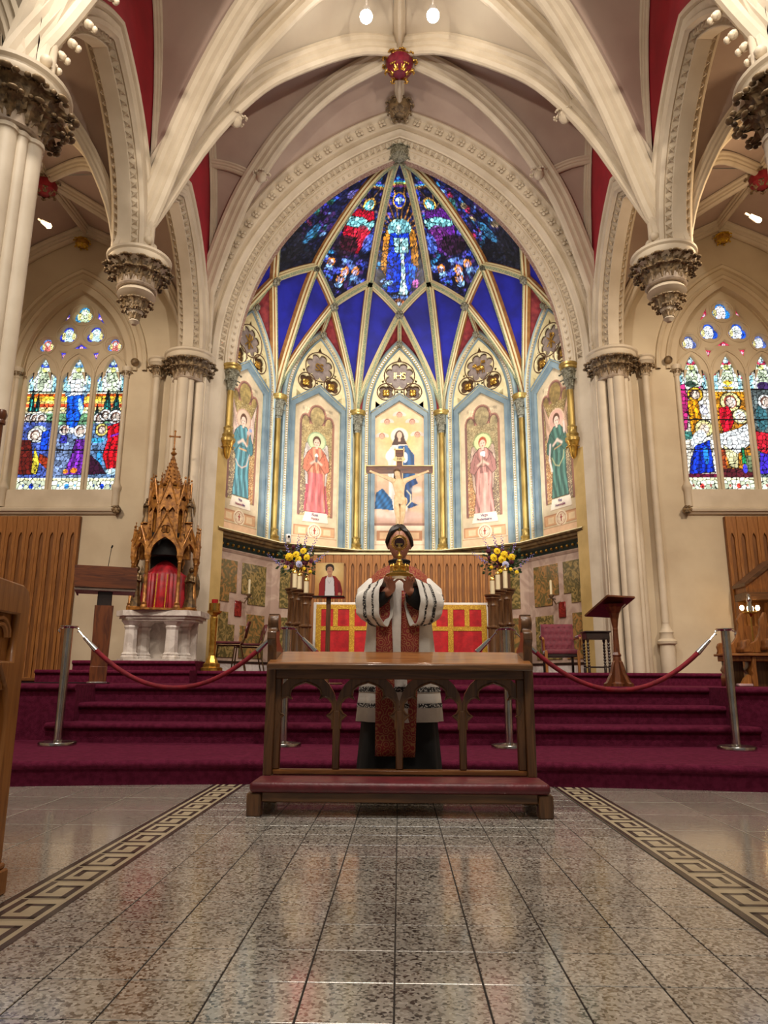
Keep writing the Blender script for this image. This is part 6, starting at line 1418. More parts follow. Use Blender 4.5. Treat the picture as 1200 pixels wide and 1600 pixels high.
for s, sd in ((-1, 'left'), (1, 'right')):
    x0, x1 = sorted((s*5.44, s*8.1)); z0 = .862 if s > 0 else .70; z0 = .70
    t = empty('wall_panelling', (0, 11.94, 0), 0, f'golden oak wall panelling with pointed grooves under the {sd} aisle window', 'panelling')
    bm2 = board_mesh('panelling_board', .182, z0, 3.44, 3.16, M_OAK)
    for k in range(15): inst('board', bm2, t, (s*(5.53+k*.178), 0, 0))
    mb = MB(); mb.box((x0, 0, z0), (x1, .05, 3.44)); mb.build('backing', M_OAKS, t, smooth=False); mb = MB(); mb.bbox((x0, -.05, z0), (x1, .0, z0+.05)); mb.build('skirting', M_OAKX, t)

def corpus():
    vs = {'pelvis': (0.01, 0, 4.20, .085), 'belly': (0, -.01, 4.33, .075), 'chest': (-.01, -.02, 4.50, .10), 'neck': (-.02, -.03, 4.64, .045), 'head': (-.045, -.07, 4.74, .062), 'crown': (-.05, -.06, 4.82, .05),
          'sl': (-.13, -.01, 4.61, .055), 'el': (-.34, .0, 4.70, .034), 'wl': (-.54, .02, 4.79, .022), 'hl': (-.60, .02, 4.82, .026), 'sr': (.12, -.01, 4.61, .055), 'er': (.33, 0, 4.70, .034), 'wr': (.53, .02, 4.79, .022), 'hr': (.59, .02, 4.82, .026),
          'tl': (-.06, -.02, 4.14, .075), 'kl': (-.03, -.08, 3.86, .052), 'al': (.0, -.02, 3.56, .03), 'fl': (.0, -.08, 3.47, .028), 'tr': (.07, -.02, 4.14, .075), 'kr': (.06, -.08, 3.86, .052), 'ar': (.02, -.04, 3.58, .03), 'fr': (.01, -.1, 3.49, .028)}
    ed = [('pelvis', 'belly'), ('belly', 'chest'), ('chest', 'neck'), ('neck', 'head'), ('head', 'crown'), ('chest', 'sl'), ('sl', 'el'), ('el', 'wl'), ('wl', 'hl'), ('chest', 'sr'), ('sr', 'er'), ('er', 'wr'), ('wr', 'hr'), ('pelvis', 'tl'), ('tl', 'kl'), ('kl', 'al'), ('al', 'fl'), ('pelvis', 'tr'), ('tr', 'kr'), ('kr', 'ar'), ('ar', 'fr')]
    return vs, ed
def skin_mesh(name, vs, ed, root, sub=2):
    keys = list(vs); me = bpy.data.meshes.new(name); me.from_pydata([vs[k][:3] for k in keys], [(keys.index(a), keys.index(b)) for a, b in ed], [])
    o = bpy.data.objects.new('tmp', me); COL.objects.link(o); md = o.modifiers.new('s', 'SKIN'); md.use_smooth_shade = True
    for i, k in enumerate(keys):
        sv = me.skin_vertices[0].data[i]; r = vs[k][3]; sv.radius = (r, r if len(vs[k]) < 5 else vs[k][4]); sv.use_root = (k == root)
    ss = o.modifiers.new('u', 'SUBSURF'); ss.levels = sub; ss.render_levels = sub
    dg = bpy.context.evaluated_depsgraph_get(); out = bpy.data.meshes.new_from_object(o.evaluated_get(dg)); bpy.data.objects.remove(o); out.name = name; return out
t = empty('crucifix', (.0, 13.92, 3.16), 0, 'large carved crucifix standing on the oak screen before the central mural', 'crucifix')
mb = MB(); mb.cb((0, .05, 1.05), (.11, .05, 2.1)); mb.cb((0, .05, 1.70), (1.36, .052, .14)); mb.cb((0, .05, 2.03), (.18, .052, .16)); o = mb.build('cross', M_WAL, t, smooth=False)
mb = MB()
for s in (-1, 1):
    mb.cb((s*.062, .02, .80), (.016, .03, 1.64)); mb.cb((s*.062, .02, 1.87), (.016, .03, .2)); mb.cb((s*.68, .02, 1.70), (.02, .04, .20)); mb.cb((s*.37, .02, 1.777), (.62, .03, .016)); mb.ball((s*.675, .02, 1.61), .022, 5); mb.cb((s*.09, .02, 2.06), (.016, .03, .22))
mb.cb((0, .02, 2.12), (.22, .03, .025)); mb.build('cream_edging', mat('cream_gilt', (236, 208, 150), (220, 186, 120), .4), t, smooth=False)
mb = MB(); mb.bbox((-.105, -.005, 1.87), (.105, .02, 1.95)); mb.ball((-.105, .005, 1.91), .02, 5); mb.ball((.105, .005, 1.91), .02, 5); s_ = mb.build('title_scroll', mat('cream_gilt', (236, 208, 150)), t)
mono_text('INRI', .065, T3(0, -.012, 1.91), s_, M_BROWN, 'lettering', .002)
vs, ed = corpus(); me = skin_mesh('corpus', vs, ed, 'pelvis'); me.materials.append(M_PIVORY); me.transform(T3(0, -.05, -3.16)); o = bpy.data.objects.new('carved_figure', me); COL.objects.link(o); o.parent = t
mb = MB(); P = []
for i in range(7):
    u = i/6; P.append([(.01+(.11+.02*math.sin(k*2.1+u*5))*math.cos(2*PI*k/20), -.05+(.10+.012*math.sin(k*2.1))*math.sin(2*PI*k/20), 1.12-u*.17-.03*math.cos(2*PI*k/20)) for k in range(20)])
mb.grid(P, closed=True); mb.ball((.13, -.08, 1.02), .035, 6, sc=(.8, .8, 2)); mb.build('loincloth', M_PIVORY, t)
mb = MB(); mb.tube([(-.048+.064*math.cos(a), -.115+.064*math.sin(a), 1.63+.01*math.sin(3*a)) for a in [k*PI/8 for k in range(16)]], .012, 5, closed=True); mb.ball((-.05, -.09, 1.61), .07, 7, sc=(1, .9, 1.1)); mb.tube([(-.09, -.08, 1.6), (-.10, -.07, 1.5), (-.08, -.08, 1.44)], .02, 6); mb.build('hair_and_crown', M_BROWN, t)

def pedestal(x, y, h, r, lab):
    t = empty('candle_pedestal', (x, y, .862), 0, lab, 'pedestal')
    mb = MB(); mb.lathe([(r*1.35, 0), (r*1.35, .1), (r*1.1, .14), (r*.95, .18), (r*.9, h*.55), (r*1.1, h*.56), (r*1.15, h*.575), (r*.85, h*.60), (r*.8, h-.2), (r*.95, h-.17), (r*.85, h-.15), (r*.9, h-.10), (r*1.2, h-.06), (r*1.1, h-.045), (r*1.35, h-.02), (r*1.35, h), (.001, h)], n=16, lob=.05, lobn=4); mb.build('column', M_DOAK, t)
    for k in range(4): a = PI/4+k*PI/2; mb = MB(); mb.tube([(r*.8*math.cos(a), r*.8*math.sin(a), .18), (r*.8*math.cos(a), r*.8*math.sin(a), h-.15)], .02, 7); mb.build('colonnette', M_DOAK, t)
    return t
def candle(x, y, z, h, lab):
    t = empty('altar_candle', (x, y, z), 0, lab, 'candle'); mb = MB(); mb.lathe([(.038, 0), (.038, h), (.03, h+.003), (.001, h+.003)], n=18); mb.build('wax', M_WAX, t)
    mb = MB(); mb.lathe([(.041, h-.02), (.041, h+.02), (.03, h+.035), (.018, h+.05), (.022, h+.06), (.006, h+.085)], n=14); mb.build('brass_follower', M_BRASS, t)
for s, sd, L in ((-1, 'left', ((-1.734, 11.9, 1.345, .115, .27), (-1.603, 11.55, 1.283, .10, .24), (-1.451, 11.22, 1.184, .09, .21))), (1, 'right', ((1.744, 11.9, 1.345, .115, .32), (1.573, 11.55, 1.283, .10, .27), (1.441, 11.22, 1.175, .09, .24)))):
    for (x, y, h_, r, ch), w in zip(L, ('tallest', 'middle', 'shortest')):
        pedestal(x, y, h_, r, f'{w} oak column pedestal of three, {sd} of the altar'); candle(x, y, .862+h_, ch, f'cream candle with brass cap on the {w} {sd} pedestal')

def bouquet(x, y, z, lab, flip):
    st = empty('flower_pedestal', (x, y, .862), 0, f'square oak post carrying the {"left" if flip < 0 else "right"} flowers', 'pedestal'); mb = MB(); mb.bbox((-.12, -.1, 0), (.12, .1, z-.862)); mb.build('post', M_DOAK, st)
    t = empty('flower_arrangement', (x, y, z), 0, lab, 'flowers'); rs = random.Random(5+flip)
    mb = MB(); mb.lathe([(.07, 0), (.09, .03), (.11, .1), (.10, .14), (.001, .14)], n=16); mb.build('bowl', M_BRASS, t)
    def bloom(r, m, nm, lay=2):
        mb = MB()
        for l in range(lay):
            for k in range(9):
                a = k*2*PI/9+l*.35; q = r*(1-.35*l); mb.ball((q*.62*math.cos(a), -r*.2*(l+1), q*.62*math.sin(a)), q*.34, 4, sc=(1, .5, 1))
        mb.ball((0, -r*.35*lay, 0), r*.3, 5); return mb.mesh(nm, m)
    ym, mm, wm = bloom(.068, M_YEL, 'yellow_bloom'), bloom(.05, M_MAR, 'maroon_bloom'), bloom(.065, mat('white_lilac_petals', (196, 196, 226), (170, 172, 210)), 'pale_bloom')
    def pl(nm, me, px, pz, py=-.12, s=1.):
        inst(nm, me, t, (px, py, pz), (rs.uniform(-.3, .3), 0, rs.uniform(-.5, .5)), (s, s, s))
    for px, pz in ((-.02, .30), (.10, .36), (-.14, .26), (.16, .25), (.02, .22)): pl('yellow_flower', ym, px*flip*-1, pz, -.17, rs.uniform(.85, 1.15))
    for k in range(17): a = rs.uniform(0, 2*PI); rr = rs.uniform(.08, .30); pl('maroon_flower', mm, rr*math.cos(a), .26+rr*.62*math.sin(a), -.10-rs.random()*.08, rs.uniform(.6, 1.))
    pl('pale_flower', wm, .03, .13, -.2)
    for px, pz in ((-.05, -.0), (.12, .03), (-.2, .06), (.22, -.02)): pl('small_yellow_flower', ym, px, pz+.03, -.16, .5)
    sp = MB()
    for k in range(16): sp.ball((.018*math.cos(k*2.4), .018*math.sin(k*2.4), .02*k), .017-.0006*k, 4)
    sm_ = sp.mesh('flower_spike', M_LIL)
    for px, pz, a in ((-.02, .42, .05), (-.16, .38, -.35), (.18, .40, .45), (.08, .46, .2), (-.30, .20, -.9), (.27, .24, .9)): inst('lilac_spike', sm_, t, (px*-flip, -.05, pz-.06), (0, a*-flip, 0))
    mb = MB()
    for k in range(170):
        a = rs.uniform(0, 2*PI); rr = rs.uniform(.05, .36); c = Vector((rr*math.cos(a), rs.uniform(-.14, .1), .2+rr*.72*math.sin(a))); d = Vector((math.cos(a), rs.uniform(-.5, .3), math.sin(a)+.2)).normalized(); u = d.cross(Vector((0, 1, .2))).normalized()
        L = rs.uniform(.04, .09); w = L*.28; mb.add([c, c+d*L*.5+u*w, c+d*L, c+d*L*.5-u*w], [(0, 1, 2, 3)])
    for k in range(20): a = rs.uniform(.2, PI-.2); mb.tube([(0, 0, .1), (.3*math.cos(a), -.03, .15+.3*math.sin(a))], .004, 4)
    tag(mb.build('greenery', M_LEAFG, t), kind='stuff')
bouquet(-1.72, 12.2, 2.50, 'flowers with yellow, maroon and lilac blooms behind the left candles', -1); bouquet(1.74, 12.2, 2.50, 'flowers with yellow, maroon and lilac blooms behind the right candles', 1)

# ---- display stand with a portrait photograph
t = empty('display_stand', (-.88, 9.0, .686), 0, 'thin wooden stand with a flat shelf holding a portrait', 'stand')
mb = MB(); mb.bbox((-.028, -.02, .02), (.028, .02, 1.05)); mb.build('pole', M_DOAK, t); mb = MB(); mb.bbox((-.20, -.08, 1.05), (.20, .10, 1.07)); mb.build('shelf', M_BLACKW, t); mb = MB(); mb.bbox((-.18, -.15, 0), (.18, .15, .022)); mb.build('base', M_DOAK, t)
t = empty('portrait_photo', (-.88, 9.03, 1.757), 0, 'photo of a dark-haired person in red jacket and white shirt', 'picture')
X, Z, P3 = flat_grid(-.175, .18, 0, .42, .0042, -.013); P = Paint(X, Z, (196, 138, 66)); P.put(np.clip(1.1-np.hypot(X-.02, Z-.33)*3.4, 0, 1), (246, 222, 160)); P.noise(.04, 12)
P.poly([(-.13, 0), (-.125, .16), (-.09, .24), (0, .27), (.08, .25), (.14, .18), (.17, .06), (.16, 0)], (150, 22, 26)); P.poly([(-.05, 0), (-.055, .2), (-.02, .265), (.03, .265), (.065, .2), (.07, 0)], (226, 222, 224)); P.line([(-.05, .25), (-.055, 0)], .008, (90, 10, 16)); P.line([(.06, .24), (.075, 0)], .008, (90, 10, 16)); P.poly([(.10, .2), (.15, .14), (.16, .03), (.12, .02)], (120, 14, 20))
P.rect(-.02, .24, .03, .30, (186, 130, 100)); P.ell(.005, .335, .042, .058, (202, 150, 118)); P.ell(.002, .372, .052, .038, (46, 32, 24)); P.ell(-.038, .35, .012, .03, (46, 32, 24)); P.ell(.047, .35, .012, .03, (46, 32, 24)); P.ell(.005, .345, .035, .03, (202, 150, 118)); P.ell(-.012, .345, .007, .004, (40, 26, 20)); P.ell(.02, .345, .007, .004, (40, 26, 20)); P.line([(-.01, .308), (.018, .308)], .005, (150, 70, 60)); P.line([(-.02, .2), (0, .16), (.02, .2)], .003, (150, 150, 156)); P.ell(.13, .03, .02, .018, (196, 140, 108))
paint_mesh('print', P3, None, P.C, M_PAINT, t); mb = MB(); mb.box((-.175, -.012, 0), (.18, .0, .422)); mb.build('board', mat('pale_card', (214, 196, 160)), t, smooth=False)

# ---- choir stall, right edge
M_STALL = mat('honey_oak', (146, 92, 42), (112, 66, 28), .4, kind='wood', scale=5, stretch=(5, 5, .7), coat=.2)
t = empty('choir_stall', (4.05, 9.5, .686), 0, 'carved oak choir stall with scrolled arms at the right edge', 'stall')
def fl(px, py): return ((px-1125)*.0081+(1025-py)*.0010+.04, .374+(1025-py)*.0082)
out = [(1127, 1021), (1128, 1016), (1126, 1010), (1128, 1005), (1132, 1003.5), (1136, 1005), (1139, 1009), (1144, 1008), (1150, 1004), (1156, 995), (1158, 985), (1159, 974), (1157, 970), (1157, 966), (1160, 962), (1163, 957), (1166, 958), (1168, 963), (1168, 985), (1170, 996), (1175, 1002), (1180, 1004), (1187, 1000), (1192, 990), (1194, 978), (1193, 972), (1193, 966), (1196, 962), (1199, 955), (1203, 957), (1206, 985), (1212, 1000), (1212, 1018)]
plate('scrolled_back', [[fl(*p) for p in out]], .10, .15, M_STALL, t, None, .008)
plate('scrolled_arm', [[fl(1156, 1019), fl(1156, 1012), fl(1158, 1009), fl(1157, 1004), fl(1160, 1000), fl(1165, 1000), fl(1166, 1004), fl(1163, 1008), fl(1167, 1012), fl(1170, 1018)]], -.12, .10, M_STALL, t, None, .006)
plate('scrolled_arm', [[fl(1194, 1015), fl(1194, 1010), fl(1196, 1006), fl(1195, 1001), fl(1199, 997), fl(1204, 1000), fl(1206, 1015)]], -.12, .10, M_STALL, t, None, .006)
mb = MB(); mb.bbox((.02, -.16, .375), (1.1, .14, .405)); mb.build('ledge', M_OAKX, t); mb = MB(); mb.bbox((.05, -.10, .31), (1.1, .10, .375)); mb.build('frieze', M_STALL, t)
for x in (.07, .36, .72):
    plate('end_support', [[(x, 0), (x, .12), (x+.02, .16), (x, .2), (x+.03, .26), (x+.03, .375), (x+.075, .375), (x+.07, .2), (x+.075, 0)]], -.13, .10, M_STALL, t, None, .005)
mb = MB(); mb.box((.1, .08, 0), (.36, .1, .31)); mb.box((.45, .08, 0), (.72, .1, .31)); mb.build('panel', M_DOAK, t, smooth=False)
t = empty('kneeling_cushion', (4.33, 9.42, .686), 0, 'pale hassock with a wooden block under the oak stall', 'cushion'); mb = MB(); mb.bbox((-.09, -.05, 0), (.10, .05, .035), .008); mb.build('pad', mat('pink_linen', (206, 170, 170)), t); mb = MB(); mb.prism([(-.04, .035), (.09, .035), (.09, .12), (.05, .15), (.0, .1)], -.03, .03); mb.build('block', M_OAK, t, smooth=False)
t = empty('stall_canopy', (5.95, 11.7, 0), 0, 'gabled oak stall canopy in front of the right panelling', 'canopy')
mb = MB(); mb.prism([(-.52, 2.26), (0, 2.66), (.52, 2.26), (.52, 2.21), (0, 2.58), (-.52, 2.21)], -.25, .19); mb.build('gable_moulding', M_DOAKX, t, smooth=False); mb = MB(); mb.prism([(-.48, 2.12), (-.48, 2.24), (0, 2.58), (.48, 2.24), (.48, 2.12)], -.2, .19); mb.build('gable_panel', M_STALL, t, smooth=False)
mb = MB(); mb.bbox((-.5, -.23, 2.0), (.5, .19, 2.12)); mb.build('frieze', M_DOAKX, t); 
for x in (-.46, .46): mb = MB(); mb.bbox((x-.04, .1, .72), (x+.04, .19, 2.0)); mb.build('post', M_STALL, t)
mb = MB(); mb.bbox((-.42, .12, .7), (.42, .19, 1.62)); mb.build('seat_back', M_STALL, t); t2 = MB(); t2.prism([p for p in foil(-.2, 1.42, .06, 4, PI/4)], .10, .125); t2.build('carved_rosette', M_BLACKW, t)
t = empty('brass_lamp', (5.42, 11.35, 0), 0, 'brass figure lamp with two small lights in front of the stall canopy', 'lamp')
mb = MB(); mb.lathe([(.10, .686), (.10, .70), (.02, .74), (.012, 1.72), (.05, 1.76), (.11, 1.78), (.11, 1.80), (.03, 1.82)], n=16); mb.build('stand', M_BRASS, t)
mb = MB(); mb.lathe([(.05, 1.80), (.055, 1.86), (.03, 1.93), (.045, 1.98), (.025, 2.02), (.03, 2.06), (.0, 2.1)], n=12); mb.build('figure', M_CHROME, t)
for x in (-.12, .12): mb = MB(); mb.ball((x, 0, 1.86), .032, 7, sc=(1, 1, 1.3)); mb.build('light', M_WBULB, t)

# ---- wall candle brackets
for s, sd in ((-1, 'left'), (1, 'right')):
    M = facetM(s*60); p = M @ Vector((s*-.05, -.30, 0))
    t = empty('wall_candle_bracket', (p.x, p.y, 0), 0, f'single candle on an ornate wall bracket, {sd} marble wall', 'sconce'); o_ = (M @ Vector((s*-.05, -.09, 0)))-p
    mb = MB(); mb.tube([(o_.x, o_.y, 2.15), (o_.x*.5, o_.y*.5, 2.1), (0, 0, 2.22)], .012, 6); mb.lathe([(.02, 2.2), (.05, 2.24), (.055, 2.26), (.02, 2.27)], n=12); mb.tube([(-.08, 0, 2.18), (0, 0, 2.2), (.08, 0, 2.18)], .01, 6); mb.build('bracket', M_CAP, t)
    mb = MB(); mb.lathe([(.022, 2.27), (.022, 2.52), (.001, 2.53)], n=12); mb.build('candle', M_WAX, t)
t = empty('security_camera', (-2.18, 13.88, 3.365), 0, 'small white dome security camera on the apse cornice', 'camera'); mb = MB(); mb.lathe([(.04, 0), (.04, .06), (.055, .10), (.05, .15), (.0, .17)], n=16); mb.build('housing', M_WMARB, t); mb = MB(); mb.ball((0.02, -.04, .10), .026, 8); mb.build('lens', M_DARK, t)

# ---- lamps
for sx, sd in ((-1, 'left'), (1, 'right')):
    t = empty('ridge_spotlight', (sx*.50, 8.86, 10.42), 0, f'glaring white spotlight under the vault ridge, {sd} of the roof boss', 'lamp')
    mb = MB(); mb.lathe([(.09, .0), (.085, .04), (.06, .14), (.03, .18)], n=16, caps=False); mb.tube([(0, 0, .15), (0, .0, .75)], .015, 6); mb.build('housing', M_WMARB, t); mb = MB(); mb.lathe([(.001, .01), (.085, .01)], n=16, caps=False); mb.ball((0, 0, .0), .095, 12); mb.build('bulb', M_BULB, t)
    t = empty('aisle_spotlight', (sx*4.98, 8.98, 7.0), 0, f'small warm spotlight fixed beside the {sd} pillar', 'lamp')
    mb = MB(); mb.tube([(-.10, 0, .07), (0, 0, 0)], [.03, .045], 12, caps=False); mb.tube([(-.10, 0, .07), (-.16, 0, .11)], .015, 6); mb.build('housing', M_WMARB, t); mb = MB(); mb.ball((.01, -.01, -.01), .036, 8); mb.build('bulb', M_WBULB, t)
# ---- pew end and flag in the left foreground
t = empty('oak_pew', (-1.405, 2.5, 0), 0, 'carved oak pew end in the left foreground', 'pew'); Mx = Matrix(((0, 1, 0, 0), (1, 0, 0, 0), (0, 0, 1, 0), (0, 0, 0, 1)))
ol = [(-.25, .10), (.245, .10), (.235, 1.03), (.215, 1.065), (.18, 1.08), (-.25, 1.10)]
def slot(cz, h): return [(.06+.075*math.cos(a), cz+h*math.sin(a)) for a in [k*PI/10 for k in range(20)]]
plate('end_panel', [ol, [(.0, .16), (.0, .60), (.02, .70), (.08, .78), (.14, .70), (.16, .60), (.16, .16)], [(.0+.0, .80), (.16, .80), (.165, .97), (.0, .97)]], -.0, .035, M_OAK, t, Mx @ Matrix.Scale(-1, 4, (0, 1, 0)) , .006)
mb = MB(); mb.box((-.06, -.25, .10), (-.03, .24, 1.07)); mb.build('panel_back', M_OAK, t, smooth=False)
for (cz, hh) in ((.885, .055), (.70, .045)):
    for r in (.062, .042):
        mb = MB(); mb.tube([(-.022, .082+r*math.cos(a), cz+r*1.1*math.sin(a)) for a in [k*PI/8 for k in range(13)]], .010, 6); mb.build('carved_loop', M_OAK, t)
mb = MB(); mb.bbox((-.075, -.28, 0), (.018, .262, .085)); mb.bbox((-.065, -.27, .085), (.01, .252, .105)); mb.build('base_block', M_OAK, t)
mb = MB(); mb.bbox((-1.3, -.2, .40), (-.06, .2, .44)); mb.build('seat', M_OAKX, t); mb = MB(); mb.bbox((-1.3, .14, .12), (-.06, .18, 1.02)); mb.build('backrest', M_OAKX, t)
t = empty('church_flag', (-2.36, 4.0, 0), 0, 'yellow flag on a wooden pole at the left edge', 'flag'); mb = MB(); mb.lathe([(.16, 0), (.16, .03), (.05, .06), (.03, .12), (.015, .14)], n=20); mb.build('base', M_BRASS, t); mb = MB(); mb.lathe([(.017, .1), (.017, 2.2), (.028, 2.205), (.028, 2.22), (.024, 2.23), (.034, 2.26), (.024, 2.29), (.0, 2.30)], n=12); mb.build('pole', M_WALV, t)
mb = MB(); P = [[(-.02-.05*k/8*8*.125+(.012*math.sin(k*1.3))-.30*k/12, -.02+.05*math.sin(k*1.1), 2.12-i*.12-.02*k) for k in range(12)] for i in range(5)]; mb.grid(P); o = mb.build('cloth', mat('yellow_silk', (232, 204, 30), (214, 182, 20), .6), t); sd_ = o.modifiers.new('s', 'SOLIDIFY'); sd_.thickness = .004
# ================================================================== THE PRIEST AND THE MONSTRANCE
def loft(mb, secs, n=28, mi=None, capa=False, capb=False, fold=0., fn=9, fph=0.):
    """secs: (center, axis u, axis v, ru, rv, fold scale)"""
    P = []
    for s_ in secs:
        c, u, v, ru, rv = s_[:5]; fk = s_[5] if len(s_) > 5 else 1.; c, u, v = Vector(c), Vector(u), Vector(v); row = []
        for k in range(n):
            a = 2*PI*k/n; f = 1+fold*fk*(math.sin(fn*a+fph)+.5*math.sin((fn*1.7//1)*a+1.3)); row.append(c+u*(ru*f*math.cos(a))+v*(rv*f*math.sin(a)))
        P.append(row)
    mb.grid(P, closed=True)
    if capa: mb.add(P[0], [tuple(range(n))[::-1]])
    if capb: mb.add(P[-1], [tuple(range(n))])
    return P
def priest():
    PY = 5.05
    t = empty('priest', (0, PY, 0), 0, 'person in white surplice, black cassock and red brocade stole raising a gold monstrance', 'person')
    # skeleton (local coordinates, facing -y)
    V = {'pel': (0, 0, .93, .14, .11), 'bel': (0, .01, 1.10, .135, .10), 'che': (0, .01, 1.30, .15, .11), 'nk0': (0, .02, 1.46, .07), 'nk1': (0, .0, 1.54, .058), 'hd': (0, -.01, 1.60, .06)}
    E = [('pel', 'bel'), ('bel', 'che'), ('che', 'nk0'), ('nk0', 'nk1'), ('nk1', 'hd')]
    for s, q in ((-1, 'l'), (1, 'r')):
        V.update({'s'+q: (s*.17, .02, 1.41, .062), 'e'+q: (s*.212, -.06, 1.23, .042), 'w'+q: (s*.062, -.26, 1.315, .027, .034), 'p'+q: (s*.042, -.292, 1.352, .024, .036),
                  'h'+q: (s*.09, 0, .88, .10), 'k'+q: (s*.10, -.01, .48, .065), 'a'+q: (s*.10, .02, .09, .042), 't'+q: (s*.115, -.14, .035, .035)})
        E += [('che', 's'+q), ('s'+q, 'e'+q), ('e'+q, 'w'+q), ('w'+q, 'p'+q), ('pel', 'h'+q), ('h'+q, 'k'+q), ('k'+q, 'a'+q), ('a'+q, 't'+q)]
        # fingers curl up under and around the foot of the monstrance
        F = [((.036, -.325, 1.362), (.020, -.345, 1.376), (.000, -.352, 1.386)), ((.052, -.318, 1.370), (.048, -.348, 1.382), (.032, -.366, 1.389)), ((.064, -.306, 1.376), (.070, -.338, 1.388), (.060, -.364, 1.396)), ((.074, -.290, 1.380), (.086, -.318, 1.392), (.084, -.342, 1.402))]
        for i, (a, b, c) in enumerate(F):
            r = .0095-.0007*i
            for nm, p, rr in (('a', a, r), ('b', b, r*.92), ('c', c, r*.8)): V[f'f{i}{nm}{q}'] = (s*p[0], p[1], p[2], rr)
            E += [('p'+q, f'f{i}a{q}'), (f'f{i}a{q}', f'f{i}b{q}'), (f'f{i}b{q}', f'f{i}c{q}')]
        for nm, p, rr in (('a', (.078, -.268, 1.362), .011), ('b', (.098, -.278, 1.390), .010), ('c', (.096, -.290, 1.418), .0085)): V[f'th{nm}{q}'] = (s*p[0], p[1], p[2], rr)
        E += [('w'+q, 'tha'+q), ('tha'+q, 'thb'+q), ('thb'+q, 'thc'+q)]
    me = skin_mesh('body', V, E, 'pel', 2)
    # head: sculpted ellipsoid joined to the same surface
    bm = bmesh.new(); bm.from_mesh(me); hb = bmesh.new(); bmesh.ops.create_uvsphere(hb, u_segments=48, v_segments=36, radius=1.)
    for v in hb.verts:
        x, y, z = v.co; jaw = 1-.30*max(0, -z)**1.3; X = x*.076*jaw; Y = y*.098*(1-.12*max(0, -z)); Z = z*.122
        g = lambda a, b, c, d: math.exp(-((x-a)**2+(z-b)**2)/c)*d*(1 if y < 0 else 0)
        Y -= g(0, -.12, .018, .024)+g(0, .05, .010, .012)+g(0, -.52, .03, .006)+g(0, -.80, .05, .010)+g(.33, .16, .02, .004)+g(-.33, .16, .02, .004)
        Y += g(.36, .02, .022, .012)+g(-.36, .02, .022, .012)+g(0, -.60, .006, .004)
        v.co = (X, Y-.012, Z+1.675)
    for s in (-1, 1):
        eb = bmesh.ops.create_uvsphere(hb, u_segments=12, v_segments=8, radius=1.)
        for v in eb['verts']: x, y, z = v.co; v.co = (s*.078+x*.010, .0+y*.02, 1.672+z*.032)
    tmp = bpy.data.meshes.new('h'); hb.to_mesh(tmp); hb.free(); bm.from_mesh(tmp); bm.to_mesh(me); bm.free()
    for p in me.polygons: p.use_smooth = True
    me.materials.clear(); me.materials.append(M_SKIN); o = bpy.data.objects.new('body', me); COL.objects.link(o); o.parent = t
    rm = o.modifiers.new('join', 'REMESH'); rm.mode = 'VOXEL'; rm.voxel_size = .0045; rm.use_smooth_shade = True; sm = o.modifiers.new('sm', 'SMOOTH'); sm.iterations = 3; sm.factor = .4
    # eyes and lips
    mb = MB()
    for s in (-1, 1): mb.ball((s*.028, -.088, 1.680), .011, 8, sc=(1.2, .6, .7))
    mb.build('eyes', M_WMARB, t); mb = MB()
    for s in (-1, 1): mb.ball((s*.028, -.0945, 1.680), .005, 6, sc=(1, .4, 1)); mb.tube([(s*.012, -.108, 1.702), (s*.03, -.108, 1.708), (s*.048, -.098, 1.70)], .0035, 5)
    mb.build('pupils_and_brows', M_HAIR, t); mb = MB(); mb.tube([(-.022, -.100, 1.610), (0, -.106, 1.613), (.022, -.100, 1.610)], .0045, 6); mb.build('lips', mat('lips', (150, 84, 76)), t)
    # combed-back hair, parted on his left
    mb = MB(); P = []; n = 30; m = 14
    for i in range(m+1):
        th = i/m; row = []
        for k in range(n):
            a = 2*PI*k/n; front = max(0, -math.sin(a)); side = abs(math.cos(a)); lim = .60*PI*(1-.60*front**1.2)*(1 if side < .8 else .92); e = th*lim
            w = .013*(1+.45*math.sin(9*a+3*th)+.25*math.sin(17*a-4*th))*(1 if th < .97 else .2)+.012*front*(1-th)+.009*side*th+.006*math.sin(a*1-.6)*front
            row.append(((.076+w)*math.sin(e)*math.cos(a), (.100+w)*math.sin(e)*math.sin(a)-.008, 1.675+(.123+w+.010*front*math.sin(e))*math.cos(e)))
        P.append(row)
    mb.grid(P, closed=True); mb.build('hair', M_HAIR, t)
    Xu, Yu, Zu = (1, 0, 0), (0, 1, 0), (0, 0, 1)
    mb = MB(); loft(mb, [((0, 0, z), Xu, Yu, rx, ry, f) for z, rx, ry, f in ((.012, .285, .22, 1), (.2, .275, .20, 1), (.5, .25, .18, .7), (.9, .20, .15, .3), (1.2, .17, .13, 0), (1.36, .175, .12, 0), (1.44, .12, .09, 0), (1.475, .078, .078, 0), (1.555, .072, .078, 0))], 40, fold=.045, fn=7); mb.build('cassock', M_BLACK, t)
    mb = MB(); mb.tube([(.071*math.cos(a), .003+.076*math.sin(a), 1.555) for a in [k*PI/12 for k in range(24)]], .009, 6, closed=True); mb.build('collar', M_BLACK, t)
    mb = MB(); mb.cb((0, -.078, 1.55), (.03, .012, .022)); mb.build('collar_tab', M_LINEN, t)
    # surplice
    mb = MB(); S = [((0, -.01, z), Xu, Yu, rx, ry, f) for z, rx, ry, f in ((.475, .285, .215, 1.1), (.62, .272, .205, 1), (.80, .25, .19, .9), (.95, .235, .18, .7), (1.12, .22, .165, .5), (1.28, .215, .15, .3), (1.38, .205, .135, .15), (1.43, .175, .118, 0))]
    loft(mb, S, 56, fold=.035, fn=8, fph=.6); o = mb.build('surplice', M_LINEN, t); sd = o.modifiers.new('s', 'SOLIDIFY'); sd.thickness = .004
